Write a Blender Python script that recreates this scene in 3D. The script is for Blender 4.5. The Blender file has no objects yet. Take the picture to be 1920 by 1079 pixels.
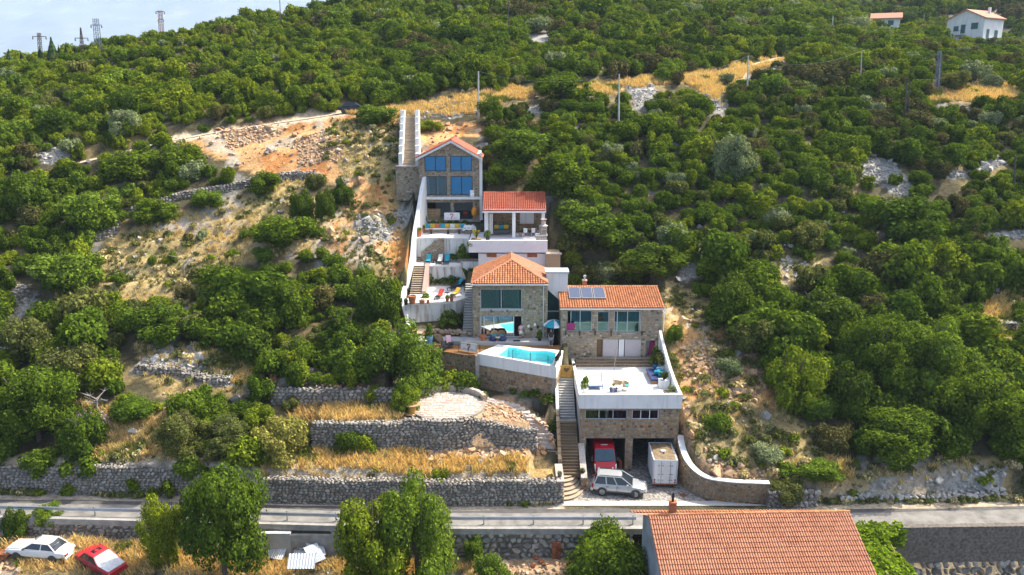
import bpy,bmesh,math,random
import numpy as np
from mathutils import Vector,Matrix,Euler

R=math.radians
rnd=random.Random(11)
nrg=np.random.RandomState(5)
scene=bpy.context.scene
COL=scene.collection

# ------------------------------------------------------------------ camera, sky, sun, exposure
PITCH=R(14.0);CAMZ=33.7;FPX=1500.0
cam_d=bpy.data.cameras.new('camera');cam=bpy.data.objects.new('camera',cam_d);COL.objects.link(cam)
cam.location=(0,0,CAMZ);cam.rotation_euler=(R(90)-PITCH,0,0)
cam_d.sensor_fit='HORIZONTAL';cam_d.sensor_width=36.0;cam_d.lens=36.0*FPX/1920.0
cam_d.clip_start=0.5;cam_d.clip_end=30000
scene.camera=cam
SUN=Vector((0.74,0.34,1.0)).normalized()
world=bpy.data.worlds.new('World');scene.world=world;world.use_nodes=True
wn=world.node_tree.nodes;wl=world.node_tree.links;wn.clear()
wo=wn.new('ShaderNodeOutputWorld');wb=wn.new('ShaderNodeBackground');ws=wn.new('ShaderNodeTexSky')
ws.sky_type='NISHITA';ws.sun_disc=False
ws.sun_elevation=math.asin(SUN.z);ws.sun_rotation=math.atan2(SUN.x,SUN.y)
ws.altitude=50;ws.air_density=0.8;ws.dust_density=4.5;ws.ozone_density=0.3
wb.inputs['Strength'].default_value=0.15
wl.new(ws.outputs[0],wb.inputs[0]);wl.new(wb.outputs[0],wo.inputs[0])
sun_d=bpy.data.lights.new('sun','SUN');sun=bpy.data.objects.new('sun',sun_d);COL.objects.link(sun)
sun_d.energy=4.0;sun_d.angle=R(0.6);sun_d.color=(1.0,0.93,0.80)
sun.rotation_euler=SUN.to_track_quat('Z','Y').to_euler();sun.location=(60,40,120)
vs=scene.view_settings
vs.view_transform='Standard';vs.look='None';vs.exposure=1.15;vs.gamma=1.0;vs.use_curve_mapping=False
scene.render.engine='CYCLES'
scene.cycles.max_bounces=6;scene.cycles.diffuse_bounces=3;scene.cycles.glossy_bounces=3
scene.cycles.transmission_bounces=4;scene.cycles.transparent_max_bounces=8;scene.cycles.volume_bounces=1
scene.cycles.use_denoising=True
scene.cycles.caustics_reflective=False;scene.cycles.caustics_refractive=False

# ------------------------------------------------------------------ measuring helpers
CP,SP=math.cos(PITCH),math.sin(PITCH)
def W(u,v,Y):
    """point seen at photo pixel (u, v) that lies at distance Y"""
    xi,yi=(u-960)/FPX,(v-539.5)/FPX
    t=Y/(CP-yi*SP)
    return Vector((xi*t,Y,CAMZ+(-SP-yi*CP)*t))
def WZ(u,v,z):
    xi,yi=(u-960)/FPX,(v-539.5)/FPX
    t=(z-CAMZ)/(-SP-yi*CP)
    return Vector((xi*t,(CP-yi*SP)*t,z))
def ZV(v,Y):return W(960,v,Y).z
def XU(u,Y,z):return(u-960)/FPX*(Y*CP+(CAMZ-z)*SP)
def PROJ(x,y,z):
    t=y*CP+(CAMZ-z)*SP
    return 960+FPX*x/t,539.5-FPX*(y*SP-(CAMZ-z)*CP)/t,t

# ------------------------------------------------------------------ objects
def tag(o,label=None,cat=None,group=None,kind=None):
    if label:o['label']=label
    if cat:o['category']=cat
    if group:o['group']=group
    if kind:o['kind']=kind
    return o
def thing(name,label,cat,loc=(0,0,0),rz=0.0,group=None):
    o=bpy.data.objects.new(name,None);COL.objects.link(o)
    o.empty_display_size=0.3
    o.location=loc;o.rotation_euler=(0,0,rz)
    return tag(o,label,cat,group,'thing')
def wloc(o):
    v=Vector((0,0,0))
    while o is not None:
        v=v+o.location;o=o.parent
    return v
def link(name,me,mat=None,parent=None,loc=None,rot=None,scl=None):
    o=bpy.data.objects.new(name,me);COL.objects.link(o)
    if mat is not None and not me.materials:me.materials.append(mat)
    if parent is not None:o.parent=parent
    if loc is not None:o.location=loc
    if rot is not None:o.rotation_euler=rot
    if scl is not None:o.scale=scl
    return o
def copy_tree(o,parent=None):
    c=o.copy();COL.objects.link(c)
    if parent is not None:c.parent=parent
    for ch in o.children:
        copy_tree(ch,c)
    return c

class MB:
    """collects faces and links them as one mesh object"""
    def __init__(s):s.v=[];s.f=[]
    def add(s,vs_,fs_):
        n=len(s.v);s.v+=[tuple(p)for p in vs_];s.f+=[tuple(i+n for i in f)for f in fs_];return s
    def hexa(s,p):   # 4 bottom then 4 top
        return s.add(p,[(3,2,1,0),(4,5,6,7),(0,1,5,4),(1,2,6,5),(2,3,7,6),(3,0,4,7)])
    def box(s,x0,x1,y0,y1,z0,z1):
        return s.hexa([(x0,y0,z0),(x1,y0,z0),(x1,y1,z0),(x0,y1,z0),(x0,y0,z1),(x1,y0,z1),(x1,y1,z1),(x0,y1,z1)])
    def obox(s,c,size,rot=(0,0,0)):
        m=Euler(rot).to_matrix();c=Vector(c);hx,hy,hz=size[0]/2,size[1]/2,size[2]/2
        return s.hexa([c+m@Vector(q)for q in((-hx,-hy,-hz),(hx,-hy,-hz),(hx,hy,-hz),(-hx,hy,-hz),(-hx,-hy,hz),(hx,-hy,hz),(hx,hy,hz),(-hx,hy,hz))])
    def extr(s,poly,vec):
        n=len(poly);vec=Vector(vec)
        vs_=[Vector(p)for p in poly]+[Vector(p)+vec for p in poly]
        return s.add(vs_,[tuple(range(n))[::-1],tuple(range(n,2*n))]+[(i,(i+1)%n,n+(i+1)%n,n+i)for i in range(n)])
    def prism(s,poly,z0,z1):
        return s.extr([(p[0],p[1],z0)for p in poly],(0,0,z1-z0))
    def tube(s,p,q,r,n=6,r2=None):
        p,q=Vector(p),Vector(q);r2=r if r2 is None else r2
        d=(q-p).normalized();a=d.orthogonal().normalized();b=d.cross(a)
        vs_=[p+(a*math.cos(2*math.pi*i/n)+b*math.sin(2*math.pi*i/n))*r for i in range(n)]
        vs_+=[q+(a*math.cos(2*math.pi*i/n)+b*math.sin(2*math.pi*i/n))*r2 for i in range(n)]
        return s.add(vs_,[tuple(range(n))[::-1],tuple(range(n,2*n))]+[(i,(i+1)%n,n+(i+1)%n,n+i)for i in range(n)])
    def pipe(s,pts,r,n=6,r2=None):
        k=len(pts)-1
        for i in range(k):
            a=r if r2 is None else r+(r2-r)*i/k
            b=r if r2 is None else r+(r2-r)*(i+1)/k
            s.tube(pts[i],pts[i+1],a,n,b)
        return s
    def lathe(s,c,prof,n=12,axis='Z'):
        c=Vector(c);vs_=[]
        for r,z in prof:
            for i in range(n):
                a=2*math.pi*i/n
                if axis=='Z':vs_.append(c+Vector((r*math.cos(a),r*math.sin(a),z)))
                elif axis=='Y':vs_.append(c+Vector((r*math.cos(a),z,r*math.sin(a))))
                else:vs_.append(c+Vector((z,r*math.cos(a),r*math.sin(a))))
        fs_=[(j*n+i,j*n+(i+1)%n,(j+1)*n+(i+1)%n,(j+1)*n+i)for j in range(len(prof)-1)for i in range(n)]
        fs_+=[tuple(range(n))[::-1],tuple(range((len(prof)-1)*n,len(prof)*n))]
        return s.add(vs_,fs_)
    def ell(s,c,rad,nu=10,nv=6):
        prof=[(math.sin(math.pi*(j+0.02)/(nv+0.04)),-math.cos(math.pi*(j+0.02)/(nv+0.04)))for j in range(nv+1)]
        n0=len(s.v);s.lathe((0,0,0),prof,nu)
        for i in range(n0,len(s.v)):
            p=s.v[i];s.v[i]=(c[0]+p[0]*rad[0],c[1]+p[1]*rad[1],c[2]+p[2]*rad[2])
        return s
    def loft(s,rings,cap=True):
        n=len(rings[0]);vs_=[p for r_ in rings for p in r_]
        fs_=[(j*n+i,j*n+(i+1)%n,(j+1)*n+(i+1)%n,(j+1)*n+i)for j in range(len(rings)-1)for i in range(n)]
        if cap:fs_+=[tuple(range(n))[::-1],tuple(range((len(rings)-1)*n,len(rings)*n))]
        return s.add(vs_,fs_)
    def mesh(s,name,mat=None,off=None,smooth=False,fix=True):
        vv=s.v if off is None else[(p[0]-off[0],p[1]-off[1],p[2]-off[2])for p in s.v]
        me=bpy.data.meshes.new(name);me.from_pydata(vv,[],s.f)
        if fix and len(s.f)<40000:
            bm=bmesh.new();bm.from_mesh(me);bmesh.ops.recalc_face_normals(bm,faces=bm.faces[:]);bm.to_mesh(me);bm.free()
        if smooth:me.polygons.foreach_set('use_smooth',[True]*len(me.polygons))
        if mat is not None:me.materials.append(mat)
        me.update();return me
    def put(s,name,mat,parent):return s.build(name,M[mat],parent,local=True)
    def build(s,name,mat=None,parent=None,local=False,smooth=False,label=None,cat=None,kind=None,group=None,fix=True):
        off=None if(local or parent is None)else wloc(parent)
        o=link(name,s.mesh(name,mat,off,smooth,fix),None,parent)
        return tag(o,label,cat,group,kind)

def np_mesh(name,verts,faces,mat=None,smooth=False,k=4):
    """verts (n,3) array, faces (m,k) array"""
    me=bpy.data.meshes.new(name);verts=np.asarray(verts,dtype=np.float32);faces=np.asarray(faces,dtype=np.int32)
    me.vertices.add(len(verts));me.vertices.foreach_set('co',verts.ravel())
    m=len(faces);me.loops.add(m*k);me.loops.foreach_set('vertex_index',faces.ravel())
    me.polygons.add(m);me.polygons.foreach_set('loop_start',np.arange(0,m*k,k,dtype=np.int32))
    if smooth:me.polygons.foreach_set('use_smooth',np.ones(m,dtype=bool))
    if mat is not None:me.materials.append(mat)
    me.update(calc_edges=True);me.validate();return me

# ------------------------------------------------------------------ materials
def mat_new(name):
    m=bpy.data.materials.new(name);m.use_nodes=True;n=m.node_tree.nodes;n.clear()
    out=n.new('ShaderNodeOutputMaterial');b=n.new('ShaderNodeBsdfPrincipled')
    m.node_tree.links.new(b.outputs[0],out.inputs[0]);return m,n,m.node_tree.links,b,out
def rgba(c):return(c[0],c[1],c[2],1.0)
def ramp(n,stops):
    r=n.new('ShaderNodeValToRGB');e=r.color_ramp.elements
    while len(e)<len(stops):e.new(0.5)
    for i,(p,c)in enumerate(stops):e[i].position=p;e[i].color=rgba(c)
    return r
def mixc(n,l,fac,a,b,mode='MIX'):
    m=n.new('ShaderNodeMix');m.data_type='RGBA';m.blend_type=mode;m.clamp_factor=True
    for sock,val in((m.inputs[0],fac),(m.inputs[6],a),(m.inputs[7],b)):
        if hasattr(val,'is_linked')or isinstance(val,bpy.types.NodeSocket):l.new(val,sock)
        elif isinstance(val,(tuple,list)):sock.default_value=rgba(val)
        else:sock.default_value=val
    return m.outputs[2]
def math_n(n,l,op,a,b=0.0):
    m=n.new('ShaderNodeMath');m.operation=op
    for sock,val in((m.inputs[0],a),(m.inputs[1],b)):
        if isinstance(val,bpy.types.NodeSocket):l.new(val,sock)
        else:sock.default_value=val
    return m.outputs[0]
def noise(n,l,scale,detail=4.0,rough=0.55,coord='obj',stretch=None):
    t=n.new('ShaderNodeTexNoise');t.inputs['Scale'].default_value=scale;t.inputs['Detail'].default_value=detail
    t.inputs['Roughness'].default_value=rough
    g=n.new('ShaderNodeNewGeometry')
    src=g.outputs['Position']
    if stretch:
        mp=n.new('ShaderNodeMapping');mp.inputs['Scale'].default_value=stretch;l.new(src,mp.inputs[0]);src=mp.outputs[0]
    l.new(src,t.inputs['Vector']);return t.outputs['Fac']
def simple(name,c,rough=0.7,metal=0.0,var=0.18,scale=3.0,bump=0.0,spec=None,c2=None):
    """one colour with a little cloudy variation and wear"""
    m,n,l,b,out=mat_new(name)
    f=noise(n,l,scale)
    lo=tuple(x*(1-var)for x in c);hi=tuple(min(1,x*(1+var))for x in c)
    if c2:lo,hi=c,c2
    r=ramp(n,[(0.3,lo),(0.7,hi)]);l.new(f,r.inputs[0]);l.new(r.outputs[0],b.inputs['Base Color'])
    b.inputs['Roughness'].default_value=rough;b.inputs['Metallic'].default_value=metal
    if spec is not None:b.inputs['Specular IOR Level'].default_value=spec
    if bump:
        bp=n.new('ShaderNodeBump');bp.inputs['Strength'].default_value=bump;bp.inputs['Distance'].default_value=0.03
        l.new(noise(n,l,scale*9),bp.inputs['Height']);l.new(bp.outputs[0],b.inputs['Normal'])
    return m
def rand_fac(n,l):
    """a different number for every loose piece and every object"""
    g=n.new('ShaderNodeNewGeometry');o=n.new('ShaderNodeObjectInfo')
    s=math_n(n,l,'ADD',g.outputs['Random Per Island'],o.outputs['Random'])
    return math_n(n,l,'FRACT',s)
def pieces(name,stops,rough=0.85,bump=0.4,scale=12.0,weather=None):
    """stones, bricks, tiles: each piece its own tone out of a ramp"""
    m,n,l,b,out=mat_new(name)
    r=ramp(n,stops);l.new(rand_fac(n,l),r.inputs[0])
    f=noise(n,l,scale,5)
    rr=ramp(n,[(0.25,(0.72,0.72,0.72)),(0.75,(1.18,1.18,1.18))]);l.new(f,rr.inputs[0])
    c=mixc(n,l,1.0,r.outputs[0],rr.outputs[0],'MULTIPLY')
    if weather:
        w=ramp(n,[(0.52,(0,0,0)),(0.68,(1,1,1))]);l.new(noise(n,l,weather[1]),w.inputs[0])
        c=mixc(n,l,math_n(n,l,'MULTIPLY',w.outputs[0],weather[2]),c,weather[0])
    l.new(c,b.inputs['Base Color']);b.inputs['Roughness'].default_value=rough;b.inputs['Specular IOR Level'].default_value=0.25
    if bump:
        bp=n.new('ShaderNodeBump');bp.inputs['Strength'].default_value=bump;bp.inputs['Distance'].default_value=0.04
        l.new(f,bp.inputs['Height']);l.new(bp.outputs[0],b.inputs['Normal'])
    return m
def leaf_mat(name,c1,c2,trans=0.3):
    m,n,l,b,out=mat_new(name)
    n.remove(b)
    g=n.new('ShaderNodeNewGeometry');o=n.new('ShaderNodeObjectInfo')
    base=mixc(n,l,o.outputs['Random'],tuple(q*1.7 for q in c1),tuple(q*1.7 for q in c2))
    rr=ramp(n,[(0.0,(0.55,0.56,0.55)),(0.6,(1.0,1.0,1.0)),(1.0,(1.75,1.6,1.3))]);l.new(g.outputs['Random Per Island'],rr.inputs[0])
    c=mixc(n,l,1.0,base,rr.outputs[0],'MULTIPLY')
    d=n.new('ShaderNodeBsdfDiffuse');t=n.new('ShaderNodeBsdfTranslucent');ms=n.new('ShaderNodeMixShader')
    l.new(c,d.inputs[0]);l.new(mixc(n,l,1.0,c,(1.25,1.2,0.6),'MULTIPLY'),t.inputs[0])
    ms.inputs[0].default_value=trans;l.new(d.outputs[0],ms.inputs[1]);l.new(t.outputs[0],ms.inputs[2])
    l.new(ms.outputs[0],out.inputs[0]);return m
def glass_mat(name,tint,refl,fac=0.2,rough=0.03):
    m,n,l,b,out=mat_new(name);n.remove(b)
    t=n.new('ShaderNodeBsdfTransparent');t.inputs[0].default_value=rgba(tint)
    g=n.new('ShaderNodeBsdfGlossy');g.inputs[0].default_value=rgba(refl);g.inputs['Roughness'].default_value=rough
    fr=n.new('ShaderNodeFresnel');fr.inputs['IOR'].default_value=1.5
    s=math_n(n,l,'ADD',fr.outputs[0],fac);s=math_n(n,l,'MINIMUM',s,1.0)
    ms=n.new('ShaderNodeMixShader');l.new(s,ms.inputs[0]);l.new(t.outputs[0],ms.inputs[1]);l.new(g.outputs[0],ms.inputs[2])
    l.new(ms.outputs[0],out.inputs[0]);return m
M={}
M['white']=mw_=simple('white_render',(0.74,0.74,0.73),0.8,var=0.05,scale=0.8,bump=0.1)
n_w,l_w=mw_.node_tree.nodes,mw_.node_tree.links;b_w=n_w['Principled BSDF'];c_w=b_w.inputs['Base Color'].links[0].from_socket
r_w=ramp(n_w,[(.34,(.87,.855,.82)),(.52,(1,1,1))]);l_w.new(noise(n_w,l_w,1.4,5,.6,stretch=(1.8,1.8,.14)),r_w.inputs[0]);l_w.new(mixc(n_w,l_w,1.0,c_w,r_w.outputs[0],'MULTIPLY'),b_w.inputs['Base Color'])
M['pinkwhite']=simple('pale_pink_render',(0.72,0.69,0.71),0.8,var=0.04,scale=0.8)
M['pinkgrey']=simple('pinkish_grey_shutter',(0.47,0.425,0.435),0.7,var=0.05)
M['whitefloor']=simple('white_floor_tiles',(0.70,0.69,0.66),0.6,var=0.05,scale=1.5)
M['whitepaint']=simple('white_paint',(0.78,0.78,0.77),0.45,var=0.03)
M['offwhite']=simple('off_white_cloth',(0.72,0.70,0.66),0.9,var=0.08)
M['concrete']=simple('concrete',(0.30,0.285,0.26),0.9,var=0.25,scale=1.6,bump=0.3)
M['palegrey']=simple('pale_grey_floor',(0.42,0.41,0.39),0.75,var=0.1,scale=1.2)
M['lightgrey']=simple('light_grey_paint',(0.48,0.50,0.52),0.6,var=0.06)
M['mortar']=simple('mortar',(0.27,0.235,0.19),0.95,var=0.2,scale=5)
M['darkgap']=simple('dark_joint',(0.15,0.138,0.12),0.95,var=0.3,scale=4)
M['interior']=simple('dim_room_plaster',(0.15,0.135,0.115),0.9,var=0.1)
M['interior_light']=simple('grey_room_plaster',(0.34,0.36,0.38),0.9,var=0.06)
M['dark']=simple('black_metal',(0.018,0.018,0.02),0.45,metal=0.3)
M['darkwood']=simple('dark_wood',(0.05,0.033,0.022),0.7,var=0.3,scale=6)
M['brownwood']=simple('brown_door_wood',(0.13,0.065,0.022),0.6,var=0.25,scale=6)
M['wood']=simple('warm_wood',(0.30,0.165,0.07),0.65,var=0.25,scale=5)
M['palewood']=simple('pale_wood',(0.42,0.27,0.13),0.65,var=0.2,scale=5)
M['gatewood']=simple('yellow_wood',(0.48,0.27,0.05),0.6,var=0.2,scale=5)
M['steel']=simple('galvanised_steel',(0.42,0.44,0.46),0.42,metal=0.7,var=0.12,scale=2)
M['sheet']=simple('zinc_sheet',(0.48,0.52,0.56),0.5,metal=0.25,var=0.15,scale=2.5)
M['rust']=simple('rusty_steel',(0.22,0.075,0.025),0.85,var=0.35,scale=7)
M['pole']=simple('pale_concrete_pole',(0.52,0.50,0.46),0.85,var=0.1)
M['oldpole']=simple('weathered_pole',(0.10,0.075,0.06),0.9,var=0.3)
M['bluegrey']=simple('blue_grey_lattice_steel',(0.16,0.19,0.24),0.6,metal=0.3)
M['terracotta']=simple('terracotta',(0.42,0.15,0.06),0.8,var=0.2,scale=6)
M['bark']=simple('bark',(0.10,0.08,0.06),0.95,var=0.35,scale=9)
M['palebark']=simple('dead_grey_wood',(0.36,0.33,0.29),0.9,var=0.25,scale=9)
M['red']=simple('red_paint',(0.46,0.008,0.022),0.3,var=0.05)
M['silver']=simple('silver_paint',(0.50,0.515,0.53),0.25,metal=0.4,var=0.03)
M['carwhite']=simple('old_white_car_paint',(0.74,0.73,0.70),0.4,var=0.07,scale=4)
M['carred']=simple('faded_red_car_paint',(0.40,0.02,0.025),0.45,var=0.18,scale=4)
M['hood']=simple('bare_faded_hood_paint',(0.52,0.54,0.56),0.5,var=0.2,scale=5)
M['carblack']=simple('black_car_paint',(0.012,0.016,0.016),0.2,var=0.1)
M['rubber']=simple('rubber',(0.02,0.02,0.02),0.85)
M['plastic']=simple('dark_plastic',(0.045,0.045,0.048),0.6)
M['carglass']=simple('car_window_glass',(0.015,0.02,0.025),0.06,spec=0.8,var=0.05)
M['lamp']=simple('lamp_lens',(0.70,0.68,0.66),0.15,var=0.05)
M['redlamp']=simple('red_lamp_lens',(0.30,0.008,0.01),0.2)
M['turquoise']=simple('turquoise_cloth',(0.02,0.32,0.42),0.85,var=0.12,scale=5)
M['yellow']=simple('yellow_cloth',(0.62,0.40,0.03),0.85,var=0.12,scale=5)
M['redcloth']=simple('red_cloth',(0.48,0.045,0.025),0.85,var=0.12,scale=5)
M['coral']=simple('coral_cloth',(0.55,0.14,0.08),0.85,var=0.12)
M['lime']=simple('lime_cloth',(0.46,0.52,0.10),0.85,var=0.12)
M['navy']=simple('navy_cloth',(0.02,0.035,0.12),0.8,var=0.12)
M['bluewood']=simple('blue_painted_wood',(0.03,0.12,0.32),0.5,var=0.12)
M['magenta']=simple('plum_cloth',(0.30,0.02,0.12),0.8,var=0.1)
M['greycloth']=simple('grey_wicker',(0.13,0.125,0.12),0.85,var=0.2,scale=12)
M['wicker']=simple('tan_wicker',(0.42,0.30,0.18),0.85,var=0.25,scale=14)
M['skin']=simple('skin',(0.42,0.22,0.14),0.55,var=0.06)
M['hair']=simple('dark_hair',(0.02,0.014,0.01),0.6)
M['pinkcloth']=simple('pink_cloth',(0.62,0.38,0.42),0.85)
M['denim']=simple('pale_denim',(0.20,0.28,0.38),0.85)
M['orange']=simple('orange_plastic',(0.62,0.24,0.01),0.5,var=0.1)
M['bluepot']=simple('pale_blue_paint',(0.25,0.55,0.68),0.5,var=0.06)
M['blue']=simple('blue_ceramic',(0.02,0.12,0.33),0.35,var=0.12)
M['logored']=simple('red_print',(0.55,0.03,0.05),0.8,var=0.05)
M['logogrey']=simple('grey_print',(0.45,0.45,0.50),0.8,var=0.05)
M['teal']=simple('dark_teal_paint',(0.02,0.10,0.10),0.5)
M['dry_wood']=simple('broken_grey_timber',(0.26,0.22,0.18),0.9,var=0.3,scale=8)
M['brickred']=pieces('red_bricks',[(0,(0.30,0.09,0.04)),(0.5,(0.42,0.15,0.07)),(1,(0.24,0.10,0.06))],scale=18)
# stones
M['drystone']=pieces('grey_limestone',[(0,(0.17,0.155,0.135)),(0.35,(0.30,0.275,0.24)),(0.75,(0.40,0.37,0.32)),(1,(0.28,0.225,0.16))],scale=7,weather=((0.12,0.115,0.11),1.1,0.5))
M['scree']=pieces('white_limestone_rubble',[(0,(0.30,0.285,0.26)),(0.6,(0.47,0.455,0.42)),(1,(0.38,0.33,0.27))],scale=7)
M['earthrock']=pieces('ochre_stained_rubble',[(0,(0.42,0.24,0.12)),(0.6,(0.52,0.36,0.22)),(1,(0.50,0.41,0.32))],scale=6)
M['housestone']=pieces('mixed_facing_stone',[(0,(0.13,0.10,0.07)),(0.25,(0.34,0.265,0.165)),(0.5,(0.43,0.34,0.21)),(0.75,(0.27,0.225,0.17)),(0.92,(0.55,0.47,0.35)),(1,(0.36,0.17,0.08))],scale=14)
M['warmstone']=pieces('warm_facing_stone',[(0,(0.15,0.10,0.06)),(0.3,(0.38,0.235,0.105)),(0.55,(0.28,0.20,0.125)),(0.85,(0.46,0.33,0.19)),(1,(0.36,0.15,0.065))],scale=14)
M['flag']=pieces('pale_flagstone',[(0,(0.44,0.38,0.33)),(0.5,(0.52,0.47,0.42)),(1,(0.44,0.32,0.26))],scale=5)
M['stepstone']=pieces('step_stone',[(0,(0.42,0.33,0.23)),(0.5,(0.36,0.29,0.21)),(1,(0.46,0.38,0.28))],scale=9)
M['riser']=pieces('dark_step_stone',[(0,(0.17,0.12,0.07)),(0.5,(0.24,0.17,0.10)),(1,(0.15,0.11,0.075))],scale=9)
# roof tiles
M['tile_red']=pieces('new_red_roof_tile',[(0,(0.38,0.09,0.05)),(0.5,(0.46,0.125,0.07)),(1,(0.40,0.10,0.055))],rough=0.7,bump=0.15)
M['tile_orange']=pieces('orange_roof_tile',[(0,(0.40,0.145,0.055)),(0.5,(0.50,0.20,0.085)),(0.85,(0.54,0.25,0.12)),(1,(0.34,0.12,0.06))],rough=0.75,bump=0.2,weather=((0.22,0.10,0.06),1.4,0.5))
M['tile_pale']=pieces('bleached_and_sunlit_roof_tile',[(0,(0.44,0.195,0.11)),(0.5,(0.47,0.22,0.128)),(0.92,(0.49,0.24,0.142)),(1,(0.39,0.16,0.088))],rough=0.8,bump=0.25,weather=((0.27,0.11,0.06),0.7,0.4))
M['tile_hill']=pieces('pale_red_roof_tile',[(0,(0.46,0.20,0.12)),(1,(0.54,0.26,0.17))],rough=0.8)
# glass
M['glass_blue']=glass_mat('blue_mirror_glass',(0.04,0.12,0.20),(0.12,0.36,0.62),0.55)
M['glass_dark']=glass_mat('clear_window_glass',(0.62,0.72,0.74),(0.85,0.95,1.0),0.06)
M['glass_teal']=glass_mat('green_window_glass',(0.25,0.52,0.50),(0.5,0.8,0.82),0.08)
M['glass_green']=glass_mat('green_tinted_glass',(0.50,0.66,0.58),(0.75,0.85,0.85),0.04)
M['glass_door']=glass_mat('mirror_door_glass',(0.40,0.48,0.45),(0.85,0.92,0.92),0.5)
M['glass_fence']=glass_mat('pool_fence_glass',(0.97,0.99,0.99),(.8,.85,.88),0.0)
# vegetation
M['leaf_bright']=leaf_mat('bright_leaves',(0.112,0.142,0.012),(0.085,0.122,0.012))
M['leaf_mid']=leaf_mat('mid_green_leaves',(0.070,0.104,0.011),(0.047,0.080,0.010))
M['leaf_dark']=leaf_mat('dark_green_leaves',(0.040,0.066,0.009),(0.052,0.078,0.010),0.22)
M['leaf_olive']=leaf_mat('olive_leaves',(0.088,0.097,0.028),(0.066,0.08,0.024))
M['leaf_brown']=leaf_mat('brownish_scrub_leaves',(0.074,0.068,0.026),(0.055,0.058,0.022),0.2)
M['leaf_silver']=leaf_mat('silvery_leaves',(0.135,0.16,0.085),(0.11,0.14,0.065),0.2)
M['leaf_yellow']=leaf_mat('yellow_green_leaves',(0.16,0.17,0.035),(0.19,0.175,0.055))
M['leaf_vine']=leaf_mat('vivid_vine_leaves',(0.092,0.14,0.010),(0.07,0.12,0.010),0.35)
M['leaf_lime']=leaf_mat('fresh_green_leaves',(0.085,0.128,0.016),(0.07,0.11,0.016))
M['cypress']=leaf_mat('cypress_needles',(0.022,0.04,0.018),(0.028,0.045,0.018),0.1)
M['straw']=leaf_mat('dry_straw',(0.31,0.245,0.125),(0.37,0.30,0.165),0.3)
M['straw_pale']=leaf_mat('pale_dry_grass',(0.34,0.295,0.18),(0.27,0.24,0.13),0.3)
M['weed']=leaf_mat('grey_green_weeds',(0.12,0.125,0.052),(0.09,0.10,0.037),0.25)
M['flower']=leaf_mat('cream_blossom',(0.28,0.31,0.16),(0.24,0.28,0.13),0.3)
# ------------------------------------------------------------------ terrain height
PROF={   # x: profile (y, z) measured up the slope
 -420:[(-100,-40),(20,-9),(50,-4),(62,1.5),(105,18),(130,20),(160,18),(200,8),(300,-30),(430,-45)],
 -130:[(-100,-40),(20,-9),(50,-3.5),(62,2.4),(76,9.4),(105,24),(130,31),(150,33.5),(170,32),(200,24),(300,-20),(430,-45)],
 -92:[(-100,-40),(20,-9),(50,-3.2),(62,2.5),(76,9.8),(92,18.5),(105,25.8),(125,32.4),(140,35.8),(150,37.0),(165,36),(190,30),(300,-10),(430,-45)],
 -75:[(-100,-40),(20,-9),(50,-3.2),(62,2.5),(76,9.8),(92,18.8),(105,26.3),(125,33.2),(145,38.3),(165,41.6),(176,41.5),(200,36),(300,0),(430,-45)],
 -55:[(-100,-40),(20,-9),(50,-3.2),(62,2.5),(76,9.8),(92,18.8),(105,26.7),(112,29.6),(125,33.8),(145,39.6),(170,46),(186,49.2),(196,49),(225,42),(300,10),(430,-45)],
 -40:[(-100,-40),(20,-9),(50,-3.2),(62,2.5),(76,9.6),(92,18.6),(105,26.9),(112,29.8),(125,34.2),(150,41),(180,49),(206,54.6),(222,54),(260,44),(300,30),(430,-45)],
 -15:[(-100,-40),(20,-9),(50,-3.4),(61,2.0),(66,3.4),(70,5.6),(76,8.6),(85,13.2),(92,17.2),(97,20.6),(101,24.2),(105,27.2),(112,29.9),(125,34.5),(140,38.2),(160,43.5),(180,49),(205,56),(235,63),(265,66),(320,55),(430,-20)],
 10:[(-100,-40),(20,-9),(50,-3.6),(61,1.6),(66,4.3),(70,6.2),(76,9.4),(85,14.2),(92,18.2),(97,21.2),(101,24.3),(105,27),(112,29.9),(125,34.3),(140,38),(160,43),(180,48.5),(205,56),(235,65),(270,74),(330,72),(430,0)],
 60:[(-100,-40),(20,-9),(50,-5.0),(61,1.0),(66,3.6),(76,9.0),(85,13.6),(97,20.6),(105,25.3),(112,28.8),(125,33.4),(140,37.2),(160,41),(180,44.5),(205,50.5),(235,59),(270,70),(330,76),(430,10)],
 110:[(-100,-40),(20,-9),(50,-5.0),(61,0.8),(76,9.0),(97,20.4),(105,25),(122,33.2),(150,36.8),(180,40.4),(210,43.4),(228,45.2),(240,47.5),(260,54),(280,62),(330,78),(430,20)],
 160:[(-100,-40),(20,-9),(50,-5.0),(61,0.8),(76,9.0),(97,20.4),(122,33.0),(150,37.5),(180,41),(210,44),(232,46.5),(260,55),(280,63),(330,80),(430,25)],
 420:[(-100,-40),(20,-9),(50,-5.0),(61,0.8),(97,20),(150,38),(230,50),(280,66),(330,84),(430,40)]}
def yk(x):
    """front edge of the coast road"""
    x=np.asarray(x,dtype=float)
    return 56.7+np.maximum(0,-x-4)*0.046+np.maximum(0,x-10)**2*0.0005
def axis(segs):
    out=[]
    for a,b,s in segs:out+=list(np.arange(a,b-1e-6,s))
    return np.array(out+[segs[-1][1]])
GX=axis([(-420,-200,20),(-200,-62,2.3),(-62,66,0.5),(66,200,2.3),(200,420,20)])
GY=axis([(-100,30,10),(30,50,2),(50,112,0.5),(112,260,1.6),(260,430,8)])
XX,YY=np.meshgrid(GX,GY,indexing='ij')
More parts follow.
